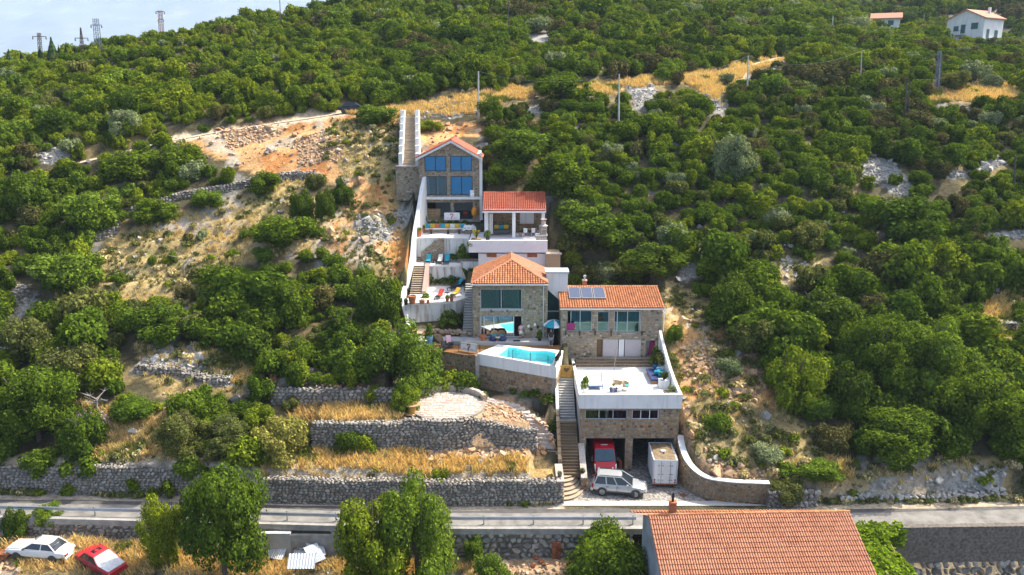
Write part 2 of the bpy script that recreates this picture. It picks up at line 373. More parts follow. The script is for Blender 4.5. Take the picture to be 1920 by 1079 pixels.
def base_height(X,Y):
    xs=sorted(PROF);cols=np.array([np.interp(Y,[p[0]for p in PROF[k]],[p[1]for p in PROF[k]])for k in xs])
    i=np.clip(np.searchsorted(xs,X)-1,0,len(xs)-2)
    x0=np.array(xs)[i];x1=np.array(xs)[i+1];t=np.clip((X-x0)/(x1-x0),0,1);t=t*t*(3-2*t)
    a=np.take_along_axis(cols,i[None],0)[0];b=np.take_along_axis(cols,(i+1)[None],0)[0]
    return a*(1-t)+b*t
def vnoise(X,Y,s,seed):
    """smooth value noise"""
    r=np.random.RandomState(seed).rand(128,128)
    gx,gy=X/s+1000.0,Y/s+1000.0
    ix,iy=np.floor(gx).astype(int),np.floor(gy).astype(int);fx,fy=gx-ix,gy-iy
    fx=fx*fx*(3-2*fx);fy=fy*fy*(3-2*fy)
    g=lambda a,b:r[a%128,b%128]
    return(g(ix,iy)*(1-fx)+g(ix+1,iy)*fx)*(1-fy)+(g(ix,iy+1)*(1-fx)+g(ix+1,iy+1)*fx)*fy
HH=base_height(XX,YY)
for _ in range(2):   # ease the creases of the profile
    HH[:,1:-1]=np.where(YY[:,1:-1]>62,0.25*HH[:,:-2]+0.5*HH[:,1:-1]+0.25*HH[:,2:],HH[:,1:-1])
far=np.clip((YY-63)/6,0,1)
HH+=far*((vnoise(XX,YY,9.0,1)-0.5)*1.1+(vnoise(XX,YY,3.1,2)-0.5)*0.45)+np.clip((YY-120)/60,0,1)*(vnoise(XX,YY,26,3)-0.5)*3.0
# low terraces step the left slope
st=np.clip((YY-70)/4,0,1)*np.clip((98-YY)/5,0,1)*np.clip((-13-XX)/3,0,1)*np.clip((XX+60)/8,0,1)
q=HH/1.7;HH+=st*0.55*(np.floor(q)+np.clip((q-np.floor(q))*3-1,0,1)-q)*1.7
def Hq(x,y):
    x=np.asarray(x,dtype=float);y=np.asarray(y,dtype=float)
    i=np.clip(np.searchsorted(GX,x)-1,0,len(GX)-2);j=np.clip(np.searchsorted(GY,y)-1,0,len(GY)-2)
    fx=np.clip((x-GX[i])/(GX[i+1]-GX[i]),0,1);fy=np.clip((y-GY[j])/(GY[j+1]-GY[j]),0,1)
    return(HH[i,j]*(1-fx)+HH[i+1,j]*fx)*(1-fy)+(HH[i,j+1]*(1-fx)+HH[i+1,j+1]*fx)*fy
def hit(u,v):
    """where the sight line through photo pixel (u, v) meets the ground"""
    ys=np.arange(45,330,0.2);xi,yi=(u-960)/FPX,(v-539.5)/FPX
    t=ys/(CP-yi*SP);z=CAMZ+(-SP-yi*CP)*t;x=xi*t
    k=np.nonzero(z<=Hq(x,ys))[0]
    k=k[0]if len(k)else len(ys)-1
    return Vector((x[k],ys[k],float(Hq(x[k],ys[k]))))
# the dirt track across the hill: level a strip of ground for it
TRACK_PX=[(150,305),(225,288),(300,268),(380,253),(470,238),(560,225),(640,213),(700,208),(800,197),(900,184),(1000,172),(1100,162),(1200,152),(1300,143),(1400,126),(1470,108)]
TRACK=[hit(u,v)for u,v in TRACK_PX]
for i in range(1,len(TRACK)-1):TRACK[i].y=(TRACK[i-1].y+TRACK[i].y*2+TRACK[i+1].y)/4
for p,(u,v)in zip(TRACK,TRACK_PX):
    w_=W(u,v,p.y);p.x,p.z=w_.x,w_.z
def track_at(X,Y):
    best=np.full(X.shape,1e9);zz=np.zeros(X.shape)
    for a,b in zip(TRACK[:-1],TRACK[1:]):
        dx,dy=b.x-a.x,b.y-a.y;t=np.clip(((X-a.x)*dx+(Y-a.y)*dy)/(dx*dx+dy*dy),0,1)
        d=np.hypot(X-a.x-t*dx,Y-a.y-t*dy);k=d<best
        best=np.where(k,d,best);zz=np.where(k,a.z+t*(b.z-a.z),zz)
    return best,zz
dT,zT=track_at(XX,YY)
wT=np.clip((3.6-dT)/2.0,0,1);wT=wT*wT*(3-2*wT)
HH=HH*(1-wT)+(zT-0.06)*wT
# ground levels under the road, the houses and their terraces
YKX=yk(XX)
low=-2.6+0*XX
low=np.where(XX<-20,-2.6+np.clip((-20-XX)/12,0,1)*1.1,low)
low=np.where(XX>25,-2.8-np.clip((XX-26)/3,0,1)*2.4,low)
low=low-np.clip(YKX-1-YY,0,60)*0.32+(vnoise(XX,YY,1.6,8)-0.5)*0.35
HH=np.where((YY<YKX+0.35),np.where(YY>45,low,np.minimum(HH,low)),HH)
HH=np.where((YY>=YKX+0.35)&(YY<YKX+4.45),-0.03,HH)
def lay(x0,x1,y0,y1,z0,z1=None,soft=0.0):
    """level (or ramp front-back) a rectangle of ground"""
    global HH
    z1=z0 if z1 is None else z1
    k=(XX>=x0)&(XX<=x1)&(YY>=y0)&(YY<=y1)
    HH=np.where(k,z0+(z1-z0)*(YY-y0)/max(1e-6,y1-y0),HH)
nz=(vnoise(XX,YY,2.3,21)-0.5)*0.3
k=(XX>-22)&(XX<4.4)&(YY>YKX+4.45)&(YY<65.1);HH=np.where(k,1.95+(YY-60.3)*0.22+nz*0.6,HH)
k=(XX>-60)&(XX<=-22)&(YY>YKX+4.45)&(YY<YKX+7);HH=np.where(k,2.2+(YY-YKX-3.7)*0.4+nz,HH)
k=(XX>-17.5)&(XX<3.2)&(YY>65.3)&(YY<69.8);HH=np.where(k,5.25+nz*0.5,HH)
k=np.hypot(XX+5.9,YY-68.6)<3.45;HH=np.where(k,5.4,HH)
k=(XX>-22.5)&(XX<-9.6)&(YY>=69.8)&(YY<73);HH=np.where(k,6.5+(YY-69.4)*.4+nz,HH)
k=(XX>-12)&(XX<4.6)&(YY>69.9)&(YY<77);HH=np.where(k&(HH>5.6),5.2+nz,HH)
k=(XX>-2.6)&(XX<3.4)&(YY>65.5)&(YY<71.0);HH=np.where(k,5.15-np.clip(XX+1.2,0,5)*.33-np.clip(67.2-YY,0,3)*.45+nz,HH)
k=(XX>1.8)&(XX<4.4)&(YY>61)&(YY<68.5);HH=np.where(k,0.62+(YY-62.0)*.42,HH)
k=(XX>-12.5)&(XX<5.0)&(YY>76.9)&(YY<86.4);HH=np.where(k,8.1,HH)
k=(XX>-11.2)&(XX<-5.6)&(YY>78.8)&(YY<83.1);HH=np.where(k,8.4+(YY-79)*.35,HH)
lay(-11.8,-6.3,83.0,90.5,11.2);lay(-6.3,-3.9,86,90.5,11.2);lay(-11.8,-3.6,90.6,93.0,13.5);lay(-11.8,-3.4,93.1,97,16.2);lay(-11.6,-3.5,97,103.5,17.6)
lay(-5.4,4.2,86.6,96,13.5);lay(-4.2,5.0,78.3,86.6,8.2);lay(4.0,6.2,79,86,8.2)
lay(4.8,15.3,76.3,86,6.9);lay(5.6,15.0,60.6,76.3,-0.05)
lay(4.0,6.6,60.4,64.2,-0.1);lay(4.3,6.1,64.2,72.4,0.9,6.3)
CURVE_WALL=[(14.9,66.6),(14.75,64.6),(15.1,62.9),(16.2,61.5),(18.2,60.75),(21.4,60.45)]
def curve_y(x):return np.interp(x,[p[0]for p in CURVE_WALL[1:]],[p[1]for p in CURVE_WALL[1:]])
curve_in=lambda x:np.interp(x,[15.25,15.6,16.7,18.4,21.6],[66.6,63.2,61.9,61.15,60.85])
k=(XX>14.5)&(XX<21.5)&(YY>57.3)&(YY<np.where(XX<15.3,66.7,curve_in(XX)));HH=np.where(k,-0.04,HH)
k=(XX>15.3)&(XX<21.5)&(YY>=curve_in(XX))&(YY<curve_in(XX)+4);HH=np.where(k,np.maximum(HH,1.6),HH)
k=(XX>4.0)&(XX<17)&(YY>86.2)&(YY<99);HH=np.where(k,np.minimum(HH,8.5+(YY-86.2)*1.35),HH)
# stepped gully left of the white boundary wall
HH-=1.6*np.exp(-((XX+13.5)/1.6)**2)*np.clip((YY-80)/4,0,1)*np.clip((101-YY)/4,0,1)*(XX<-12.0)
# house platform on the upper right
k=np.hypot(XX-129,YY-229)<11;HH=np.where(k,HH*0.3+44.9*0.7,HH)

# ------------------------------------------------------------------ ground cover map (what grows where, in photo outline)
Z={}
Z['earth']=[[(310,262),(470,232),(560,222),(640,214),(700,220),(752,228),(748,300),(735,345),(765,470),(750,520),(690,490),(630,470),(590,480),(600,430),(640,395),(660,350),(600,335),(540,330),(470,330),(400,300),(350,285)],
   [(770,236),(905,225),(910,256),(848,262),(780,280)],[(1255,575),(1300,600),(1290,640),(1255,640)],[(1380,720),(1440,720),(1460,770),(1400,760)],[(1255,560),(1330,600),(1430,650),(1445,740),(1380,760),(1285,740)],[(1285,850),(1300,835),(1420,870),(1430,905),(1340,895)]]
Z['weedy']=[[(620,230),(750,245),(745,335),(700,345),(640,330),(610,290)],[(1278,760),(1330,730),(1400,740),(1460,800),(1560,850),(1560,890),(1420,905),(1340,880),(1290,850)],
   [(1250,560),(1300,545),(1350,600),(1300,610)],[(690,470),(740,480),(740,560),(700,540)]]
Z['dust']=[[(285,277),(470,243),(640,220),(760,214),(755,203),(640,206),(560,218),(470,231),(380,246),(295,262)]]
Z['wallclear']=[[(1850,572),(1925,548),(1925,660),(1862,655)],[(255,700),(300,650),(350,650),(372,676),(434,700),(436,728),(330,712)],[(1768,28),(1888,22),(1888,90),(1768,72)],[(1634,26),(1692,28),(1692,53),(1634,48)],[(1745,95),(1770,95),(1770,170),(1745,170)],[(115,505),(215,440),(232,398),(340,362),(430,348),(565,322),(575,345),(430,388),(340,402),(245,442),(160,500)],[(0,625),(0,550),(60,540),(70,575)],[(480,352),(560,330),(600,330),(540,372)]]
Z['straw']=[[(640,215),(760,195),(890,180),(1000,165),(1140,152),(1280,140),(1400,120),(1490,98),(1490,116),(1420,132),(1350,160),(1370,200),(1340,180),(1290,158),(1180,168),(1100,172),(1000,180),(900,205),(890,215),(790,222),(700,222)],
   [(350,670),(420,660),(480,680),(490,720),(460,735),(430,700)],[(130,755),(200,765),(300,790),(310,850),(250,872),(170,862),(190,800)],
   [(470,905),(500,850),(600,845),(720,850),(1000,855),(1050,880),(1050,912),(700,910)],[(540,792),(560,752),(745,752),(770,792)],
   [(1745,162),(1800,168),(1900,146),(1920,150),(1920,178),(1850,188),(1750,192)],[(1835,575),(1920,540),(1920,650),(1870,650),(1860,620),(1830,600)],
   [(0,985),(300,1000),(640,1040),(1060,1040),(1190,1079),(0,1079)],[(1520,930),(1560,850),(1620,860),(1600,900)]]
Z['scree']=[[(790,205),(830,190),(885,195),(880,218),(800,222)],[(1170,165),(1230,165),(1215,205),(1190,198)],[(1340,172),(1375,190),(1370,212),(1345,205)],
   [(250,697),(300,648),(350,650),(370,675),(432,700),(436,724),(380,722),(330,700)],[(0,560),(50,548),(62,575),(0,622)],
   [(1600,302),(1650,297),(1690,310),(1705,350),(1722,368),(1690,365),(1650,350),(1606,348)],[(1755,325),(1830,318),(1860,300),(1885,290),(1895,306),(1820,332),(1760,338)],
   [(1452,478),(1500,485),(1535,505),(1530,532),(1472,532)],[(1260,522),(1268,495),(1372,478),(1362,496),(1300,522)],[(1770,493),(1862,490),(1872,517),(1780,512)],[(1848,430),(1920,438),(1915,452),(1850,445)],
   [(1600,905),(1660,893),(1720,905),(1790,888),(1888,876),(1892,930),(1800,945),(1700,935),(1620,930)],[(60,290),(120,280),(140,300),(80,305)],
   [(975,60),(1035,57),(1040,75),(985,78)],[(745,390),(785,380),(775,420),(750,430)],[(655,410),(740,400),(745,450),(680,450)],[(130,785),(185,765),(200,800),(150,805)],[(1000,205),(1030,200),(1025,215),(1000,217)]]
Z['rubble']=[[(1268,760),(1290,740),(1310,830),(1292,855),(1272,825)],[(1290,640),(1340,630),(1420,660),(1440,720),(1430,740),(1340,745),(1285,700)],[(895,752),(960,738),(1025,790),(1012,835),(930,805),(870,792)],[(790,850),(900,822),(1012,838),(1022,862),(800,866)],
   [(1275,850),(1290,840),(1400,880),(1500,870),(1520,890),(1420,905),(1320,890)],[(410,240),(520,228),(540,250),(430,285)],[(560,260),(640,240),(640,300),(560,320)],[(930,1040),(1060,1045),(1060,1079),(930,1079)],[(0,1040),(35,1040),(35,1079),(0,1079)]]
Z['sparse']=[[(60,595),(230,440),(420,370),(560,332),(650,395),(610,470),(560,480),(470,490),(400,560),(330,610),(150,610)],[(1235,540),(1300,540),(1360,620),(1440,660),(1440,740),(1560,840),(1560,900),(1420,910),(1340,905),(1270,870),(1240,700)],
   [(590,380),(745,330),(770,480),(750,530),(640,500)],[(240,640),(440,660),(500,700),(460,745),(300,740)],[(1440,470),(1540,480),(1540,540),(1440,540)],[(1560,870),(1900,860),(1900,950),(1520,950)],[(120,745),(320,760),(320,880),(120,880)]]
def inpoly(U,V,poly):
    r=np.zeros(U.shape,dtype=bool);n=len(poly)
    for i in range(n):
        (x0,y0),(x1,y1)=poly[i],poly[(i+1)%n]
        c=((y0>V)!=(y1>V))&(U<(x1-x0)*(V-y0)/((y1-y0)if y1!=y0 else 1e-9)+x0);r^=c
    return r
def zone_of(X,Y,H,name,ragged=9.0):
    U,V,T=PROJ(X,Y,H)
    ju=(vnoise(X,Y,1.7,31)-0.5)*2*ragged+(vnoise(X,Y,5,32)-0.5)*2*ragged
    jv=(vnoise(X,Y,1.7,33)-0.5)*1.2*ragged+(vnoise(X,Y,5,34)-0.5)*1.2*ragged
    r=np.zeros(X.shape,dtype=bool)
    for p in Z[name]:r|=inpoly(U+ju,V+jv,p)
    return r&(Y>48)
BUILT=[(-12.6,5.2,75.4,97),(-11.8,-3.2,97,103.8),(-5.4,4.4,86,96.4),(4.6,15.15,60,86.5),(14.5,15.6,58,66.6),(-3.4,4.4,64.9,76),(1.3,4.5,60,72),(-9.9,-2.0,64.6,72.4),(-4,6.5,69.5,78),(4.2,6.3,60,73),(9.0,26,46,53.8),(26,46,40,57.5),(-14.4,-10.8,97,110.5),(4.0,6.3,79,86.5)]
def built(X,Y,boxes=None):
    r=np.zeros(np.shape(X),dtype=bool)
    for a,b,c,d in(boxes or BUILT):r|=(X>a)&(X<b)&(Y>c)&(Y<d)
    kk=yk(X);r|=(Y>kk-0.9)&(Y<kk+4.0)
    r|=(X>14)&(X<21.6)&(Y>57)&(Y<curve_y(X)+0.5)
    return r
# colours of the bare ground, by what it is made of
gcol=np.zeros(XX.shape+(4,));gcol[...,3]=1
def paint(maskv,c,jitter=0.18,seed=40):
    j=1+(vnoise(XX,YY,1.1,seed)-0.5)*2*jitter+(vnoise(XX,YY,6,seed+1)-0.5)*2*jitter
    for i in range(3):gcol[...,i]=np.where(maskv,c[i]*j,gcol[...,i])
paint(np.ones(XX.shape,bool),(0.085,0.075,0.042),0.35)
mottle=vnoise(XX,YY,4.2,51)+0.5*vnoise(XX,YY,1.3,52)
paint(mottle>1.02,(0.20,0.155,0.075));paint(mottle<0.42,(0.23,0.215,0.19))
zs=zone_of(XX,YY,HH,'sparse');paint(zs,(0.33,0.25,0.115),0.3);paint(zs&(mottle<0.45),(0.36,0.31,0.24));paint(zs&(mottle>1.0),(0.22,0.19,0.075))
paint(zone_of(XX,YY,HH,'earth'),(0.55,0.315,0.14),0.2);paint(zone_of(XX,YY,HH,'earth')&(mottle>0.95),(0.44,0.20,0.07),0.2);paint(zone_of(XX,YY,HH,'earth')&(mottle<0.5),(0.45,0.37,0.27),0.2)
paint(zone_of(XX,YY,HH,'dust',4),(0.60,0.48,0.33),0.12)
paint(zone_of(XX,YY,HH,'weedy'),(0.30,0.235,0.11),0.3)
paint(zone_of(XX,YY,HH,'straw'),(0.42,0.30,0.13),0.25)
paint(zone_of(XX,YY,HH,'rubble'),(0.38,0.255,0.15),0.25)
paint(zone_of(XX,YY,HH,'scree'),(0.34,0.325,0.295),0.2)
k=(YY>YKX-0.4)&(YY<YKX+5.2)&(XX<4.3);paint(k,(0.46,0.39,0.30),0.2)
k=(YY>YKX-0.4)&(YY<YKX+4.2)&(XX>21);paint(k,(0.46,0.38,0.27),0.2)
gm,gn,gl,gb,gout=mat_new('hillside_ground')
ga=gn.new('ShaderNodeAttribute');ga.attribute_name='ground_tone'
f1=noise(gn,gl,2.2,8,0.65);f2=noise(gn,gl,9.0,4,0.6)
r1=ramp(gn,[(0.3,(0.62,0.62,0.62)),(0.5,(1,1,1)),(0.72,(1.3,1.3,1.28))]);gl.new(f1,r1.inputs[0])
r2=ramp(gn,[(0.35,(0.75,0.75,0.75)),(0.65,(1.2,1.2,1.2))]);gl.new(f2,r2.inputs[0])
c_=mixc(gn,gl,1.0,ga.outputs['Color'],r1.outputs[0],'MULTIPLY');c_=mixc(gn,gl,1.0,c_,r2.outputs[0],'MULTIPLY')
gl.new(c_,gb.inputs['Base Color']);gb.inputs['Roughness'].default_value=0.95;gb.inputs['Specular IOR Level'].default_value=0.1
bp=gn.new('ShaderNodeBump');bp.inputs['Strength'].default_value=0.8;bp.inputs['Distance'].default_value=0.25
gl.new(f1,bp.inputs['Height']);gl.new(bp.outputs[0],gb.inputs['Normal'])
nx,ny=XX.shape
idx=np.arange(nx*ny).reshape(nx,ny)
faces=np.stack([idx[:-1,:-1],idx[1:,:-1],idx[1:,1:],idx[:-1,1:]],-1).reshape(-1,4)
ground_me=np_mesh('ground',np.stack([XX,YY,HH],-1).reshape(-1,3),faces,gm,smooth=True)
at=ground_me.color_attributes.new('ground_tone','FLOAT_COLOR','POINT');at.data.foreach_set('color',gcol.reshape(-1).astype(np.float32))
ground=link('ground',ground_me);tag(ground,'rocky hillside ground with ochre earth, scree and dry grass','ground',kind='structure')

# ------------------------------------------------------------------ sea behind the viewer, mountain across the bay, haze
sm,sn,sl,sb,so=mat_new('sea_water')
sb.inputs['Base Color'].default_value=(0.012,0.05,0.085,1);sb.inputs['Roughness'].default_value=0.12
sbp=sn.new('ShaderNodeBump');sbp.inputs['Strength'].default_value=0.25;sbp.inputs['Distance'].default_value=0.4
sl.new(noise(sn,sl,0.25,5),sbp.inputs['Height']);sl.new(sbp.outputs[0],sb.inputs['Normal'])
o=link('sea',np_mesh('sea',[(-12000,-6000,-26),(12000,-6000,-26),(12000,11000,-26),(-12000,11000,-26)],[(0,1,2,3)],sm));tag(o,'blue bay water beyond and below the hillside','sea',kind='structure')
mx=np.linspace(-12000,12000,220);my=np.linspace(5500,10500,60);MX,MY=np.meshgrid(mx,my,indexing='ij')
ridge=1050+60*(vnoise(MX,MY*0,2300,61)-0.5)*2+40*(vnoise(MX,MY*0,700,62)-.5)*2
prof=np.clip((MY-5500)/2300,0,1)*np.where(MY>7800,np.clip(1-(MY-7800)/2700,0,1),1)
MZ=-40+ridge*prof*(0.9+0.2*vnoise(MX,MY,620,63))+40*prof*(vnoise(MX,MY,190,64)-0.5)*2
nx2,ny2=MX.shape;ix=np.arange(nx2*ny2).reshape(nx2,ny2)
mm,mn,ml,mb_,mo=mat_new('limestone_mountain')
mr=ramp(mn,[(0.40,(0.12,0.135,0.11)),(0.60,(0.17,0.18,0.155)),(0.72,(0.30,0.30,0.285))])
ml.new(noise(mn,ml,0.0045,9,0.62,stretch=(1,1,2.2)),mr.inputs[0]);ml.new(mr.outputs[0],mb_.inputs['Base Color']);mb_.inputs['Roughness'].default_value=1
o=link('mountain',np_mesh('mountain',np.stack([MX,MY,MZ],-1).reshape(-1,3),np.stack([ix[:-1,:-1],ix[1:,:-1],ix[1:,1:],ix[:-1,1:]],-1).reshape(-1,4),mm,True));tag(o,'pale hazy limestone mountain across the bay','mountain',kind='structure')
HAZE=True
if HAZE:
    hm=bpy.data.materials.new('haze_air');hm.use_nodes=True;hn=hm.node_tree.nodes;hn.clear()
    ho=hn.new('ShaderNodeOutputMaterial');hv=hn.new('ShaderNodeVolumePrincipled')
    hv.inputs['Color'].default_value=(0.60,0.77,1.0,1);hv.inputs['Density'].default_value=0.00012;hv.inputs['Anisotropy'].default_value=0.15
    hm.node_tree.links.new(hv.outputs[0],ho.inputs['Volume'])
    MB().box(-12500,12500,-6500,11500,-60,1300).build('haze',hm,label='thin blue haze over the bay',cat='haze',kind='stuff')
# ------------------------------------------------------------------ building stones, tiles, walls
def stone_variant(seed,flat=0.75):
    r=random.Random(seed);bm=bmesh.new()
    for k in range(13):
        a=r.uniform(0,6.283);h=r.uniform(-1,1);q=math.sqrt(1-h*h)
        p=Vector((q*math.cos(a),q*math.sin(a),h));m=max(abs(p.x),abs(p.y),abs(p.z))
        p=p*(0.45+0.55/max(m,0.6)*0.62);bm.verts.new((p.x*0.56,p.y*0.56,p.z*0.56*flat/0.75))
    bmesh.ops.convex_hull(bm,input=bm.verts[:]);loose=[v for v in bm.verts if not v.link_faces]
    bmesh.ops.delete(bm,geom=loose,context='VERTS');bmesh.ops.triangulate(bm,faces=bm.faces[:])
    me=bpy.data.meshes.new('stone');bm.to_mesh(me);bm.free();return me
def variants(n,seed,mat):
    out=[]
    for i in range(n):
        me=stone_variant(seed+i);me.materials.append(mat);out.append(me)
    return out
STONES={'drystone':variants(10,100,M['drystone']),'scree':variants(8,200,M['scree']),'earthrock':variants(8,300,M['earthrock']),'warmstone':variants(8,400,M['warmstone']),'flag':variants(6,500,M['flag']),'brickred':variants(6,600,M['brickred'])}
def mesh_arrays(me):
    v=np.zeros(len(me.vertices)*3,dtype=np.float32);me.vertices.foreach_get('co',v)
    f=np.zeros(len(me.loops),dtype=np.int32);me.loops.foreach_get('vertex_index',f)
    return v.reshape(-1,3),f.reshape(-1,3)
def rotmats(a,b,c):
    ca,sa,cb,sb_,cc,sc=np.cos(a),np.sin(a),np.cos(b),np.sin(b),np.cos(c),np.sin(c)
    Rm=np.zeros((len(a),3,3))
    Rm[:,0,0]=cc*cb;Rm[:,0,1]=cc*sb_*sa-sc*ca;Rm[:,0,2]=cc*sb_*ca+sc*sa
    Rm[:,1,0]=sc*cb;Rm[:,1,1]=sc*sb_*sa+cc*ca;Rm[:,1,2]=sc*sb_*ca-cc*sa
    Rm[:,2,0]=-sb_;Rm[:,2,1]=cb*sa;Rm[:,2,2]=cb*ca
    return Rm
def stones_joined(name,lst,kind,parent=None,seed=0):
    """many stones as one mesh; lst of (pos, rot, scale)"""
    mats=STONES[kind];r=np.random.RandomState(seed);pick=r.randint(0,len(mats),len(lst));V=[];F=[];n=0
    P=np.array([s[0]for s in lst],dtype=float);E=np.array([s[1]for s in lst],dtype=float);S=np.array([s[2]for s in lst],dtype=float)
    off=np.array(wloc(parent))if parent is not None else np.zeros(3)
    Rm=rotmats(E[:,0],E[:,1],E[:,2])
    for i,me in enumerate(mats):
        k=np.nonzero(pick==i)[0]
        if not len(k):continue
        v,f=mesh_arrays(me)
        vv=np.einsum('nij,nmj->nmi',Rm[k],v[None]*S[k][:,None,:])+P[k][:,None,:]-off
        ff=f[None]+(np.arange(len(k))*len(v))[:,None,None]+n
        V.append(vv.reshape(-1,3));F.append(ff.reshape(-1,3));n+=len(k)*len(v)
    o=link(name,np_mesh(name,np.concatenate(V),np.concatenate(F),M[kind],k=3),None,parent);o['kind']='stuff';return o
def stones_parts(lst,kind,parent,seed=0,name='stone'):
    r=random.Random(seed);off=wloc(parent)
    for p,e,s in lst:
        link(name,r.choice(STONES[kind]),None,parent,Vector(p)-off,e,s)
def path_len(pts):
    L=[0.0]
    for a,b in zip(pts[:-1],pts[1:]):L.append(L[-1]+math.hypot(b[0]-a[0],b[1]-a[1]))
    return L
def path_at(pts,L,d):
    d=min(max(d,0),L[-1]-1e-6)
    for i in range(len(pts)-1):
        if d<=L[i+1]:
            t=(d-L[i])/(L[i+1]-L[i]);a,b=pts[i],pts[i+1]
            return a[0]+t*(b[0]-a[0]),a[1]+t*(b[1]-a[1]),math.atan2(b[1]-a[1],b[0]-a[0])
def stone_wall(name,label,pts,zb,zt,size=0.36,thick=0.55,kind='drystone',nparts=250,seed=1,core='darkgap',cap=True,cat='stone wall',batter=0.08,rough=1.0,group=None):
    """wall of single stones along a ground path; zb, zt: bottom and top height by distance along it"""
    L=path_len(pts);r=random.Random(seed);n=max(2,int(L[-1]/0.8));mb=MB();rings=[]
    mid=path_at(pts,L,L[-1]/2)
    root=thing(name,label,cat,(mid[0],mid[1],zb(L[-1]/2)),0,group)
    for i in range(n+1):
        d=L[-1]*i/n;x,y,a=path_at(pts,L,d);nx_,ny_=math.sin(a),-math.cos(a)
        b,t=zb(d)-0.25,zt(d)-0.10
        h=max(t-b,0.05)
        rings.append([(x+nx_*batter*h*0.5,y+ny_*batter*h*.5,b),(x-nx_*thick,y-ny_*thick,b),(x-nx_*thick,y-ny_*thick,t),(x,y,t)])
    mb.loft(rings);mb.build('wall_core',M[core],root)
    lst=[];d=0.0
    zmin=min(zb(L[-1]*i/20)for i in range(21));zmax=max(zt(L[-1]*i/20)for i in range(21))
    z=zmin-0.05
    while z<zmax:
        h=size*r.uniform(0.6,0.95);d=r.uniform(-0.2,0)
        while d<L[-1]:
            w=size*r.uniform(0.75,1.65);dd=d+w/2
            if 0<dd<L[-1]and zb(dd)-0.1<z+h/2+r.uniform(-.05,.05)<zt(dd)+0.02:
                x,y,a=path_at(pts,L,dd);nx_,ny_=math.sin(a),-math.cos(a);e=r.uniform(-0.03,0.05)*rough+batter*max(0,zt(dd)-z)*0.5
                lst.append(((x+nx_*e,y+ny_*e,z+h/2+r.uniform(-.03,.03)),(r.uniform(-.25,.25)*rough,r.uniform(-.3,.3)*rough,a+r.uniform(-.2,.2)),(w*1.12,size*r.uniform(0.8,1.1),h*1.36)))
            d+=w
        z+=h
    if cap:
        row=0.0
        while row<thick:
            d=0.0
            while d<L[-1]:
                w=size*r.uniform(0.7,1.4);x,y,a=path_at(pts,L,d+w/2);nx_,ny_=math.sin(a),-math.cos(a)
                e=-row-size*0.3
                lst.append(((x+nx_*e,y+ny_*e,zt(min(d+w/2,L[-1]))-0.06+r.uniform(-.05,.08)*rough),(r.uniform(-.3,.3),r.uniform(-.3,.3),a+r.uniform(-.4,.4)),(w,size*r.uniform(.7,1.1),size*r.uniform(.5,.8))))
                d+=w
            row+=size*0.75
    r.shuffle(lst);lst.sort(key=lambda s:-(s[2][0]*s[2][2]))
    stones_parts(lst[:nparts],kind,root,seed)
    if len(lst)>nparts:stones_joined('stones',lst[nparts:],kind,root,seed)
    return root
def cladding(mb,org,ax,W_,H_,holes=(),size=0.26,seed=0,inside=None,proud=0.05,ratio=(0.8,1.7)):
    """stone facing on an upright panel: org corner, ax unit vector along it (outward normal = ax x z)"""
    r=random.Random(seed);org=Vector(org);ax=Vector(ax);up=Vector((0,0,1));nrm=ax.cross(up)
    b=0.0;size*=.96
    while b<H_-0.03:
        h=min(size*r.uniform(0.65,1.25),H_-b)
        if H_-b-h<0.08:h=H_-b
        a=-r.uniform(0,size)
        while a<W_-0.02:
            w=size*r.uniform(*ratio);a0,a1,b0,b1=max(a,0),min(a+w,W_),b,b+h;a+=w
            if a1-a0<0.05:continue
            ok=True
            for(h0,h1,v0,v1)in holes:
                if a1<=h0 or a0>=h1 or b1<=v0 or b0>=v1:continue
                ca,cb=(a0+a1)/2,(b0+b1)/2
                if h0<ca<h1 and v0<cb<v1:ok=False;break
                if cb<=v0:b1=min(b1,v0)
                elif cb>=v1:b0=max(b0,v1)
                elif ca<=h0:a1=min(a1,h0)
                else:a0=max(a0,h1)
                if a1-a0<0.05 or b1-b0<0.04:ok=False;break
            if not ok or(inside and not inside((a0+a1)/2,(b0+b1)/2)):continue
            g=.010;jv=h*.16;b0+=r.uniform(-jv,jv)if b0>.12 and not holes else 0;b1+=r.uniform(-jv,jv)if b1<H_-.12 and not holes else 0
            w_,h_=a1-a0-2*g,b1-b0-2*g
            if w_<.03 or h_<.03:continue
            q=lambda:r.uniform(.10,.38)*min(w_,h_)
            x0_,x1_,y0_,y1_=a0+g,a1-g,b0+g,b1-g
            cor=[(x0_+q(),y0_+r.uniform(0,.03)),(x1_-q(),y0_+r.uniform(0,.03)),(x1_-r.uniform(0,.03),y0_+q()),(x1_-r.uniform(0,.03),y1_-q()),(x1_-q(),y1_-r.uniform(0,.03)),(x0_+q(),y1_-r.uniform(0,.03)),(x0_+r.uniform(0,.03),y1_-q()),(x0_+r.uniform(0,.03),y0_+q())]
            p=proud*r.uniform(0.4,1.1);ca,cb=(a0+a1)/2,(b0+b1)/2
            vs_=[org+ax*c[0]+up*c[1]for c in cor]+[org+ax*(ca+(c[0]-ca)*.82)+up*(cb+(c[1]-cb)*.8)+nrm*(p*r.uniform(.8,1.15))for c in cor]
            mb.add(vs_,[tuple(range(8,16))]+[(i,(i+1)%8,8+(i+1)%8,8+i)for i in range(8)])
        b+=h
    return mb
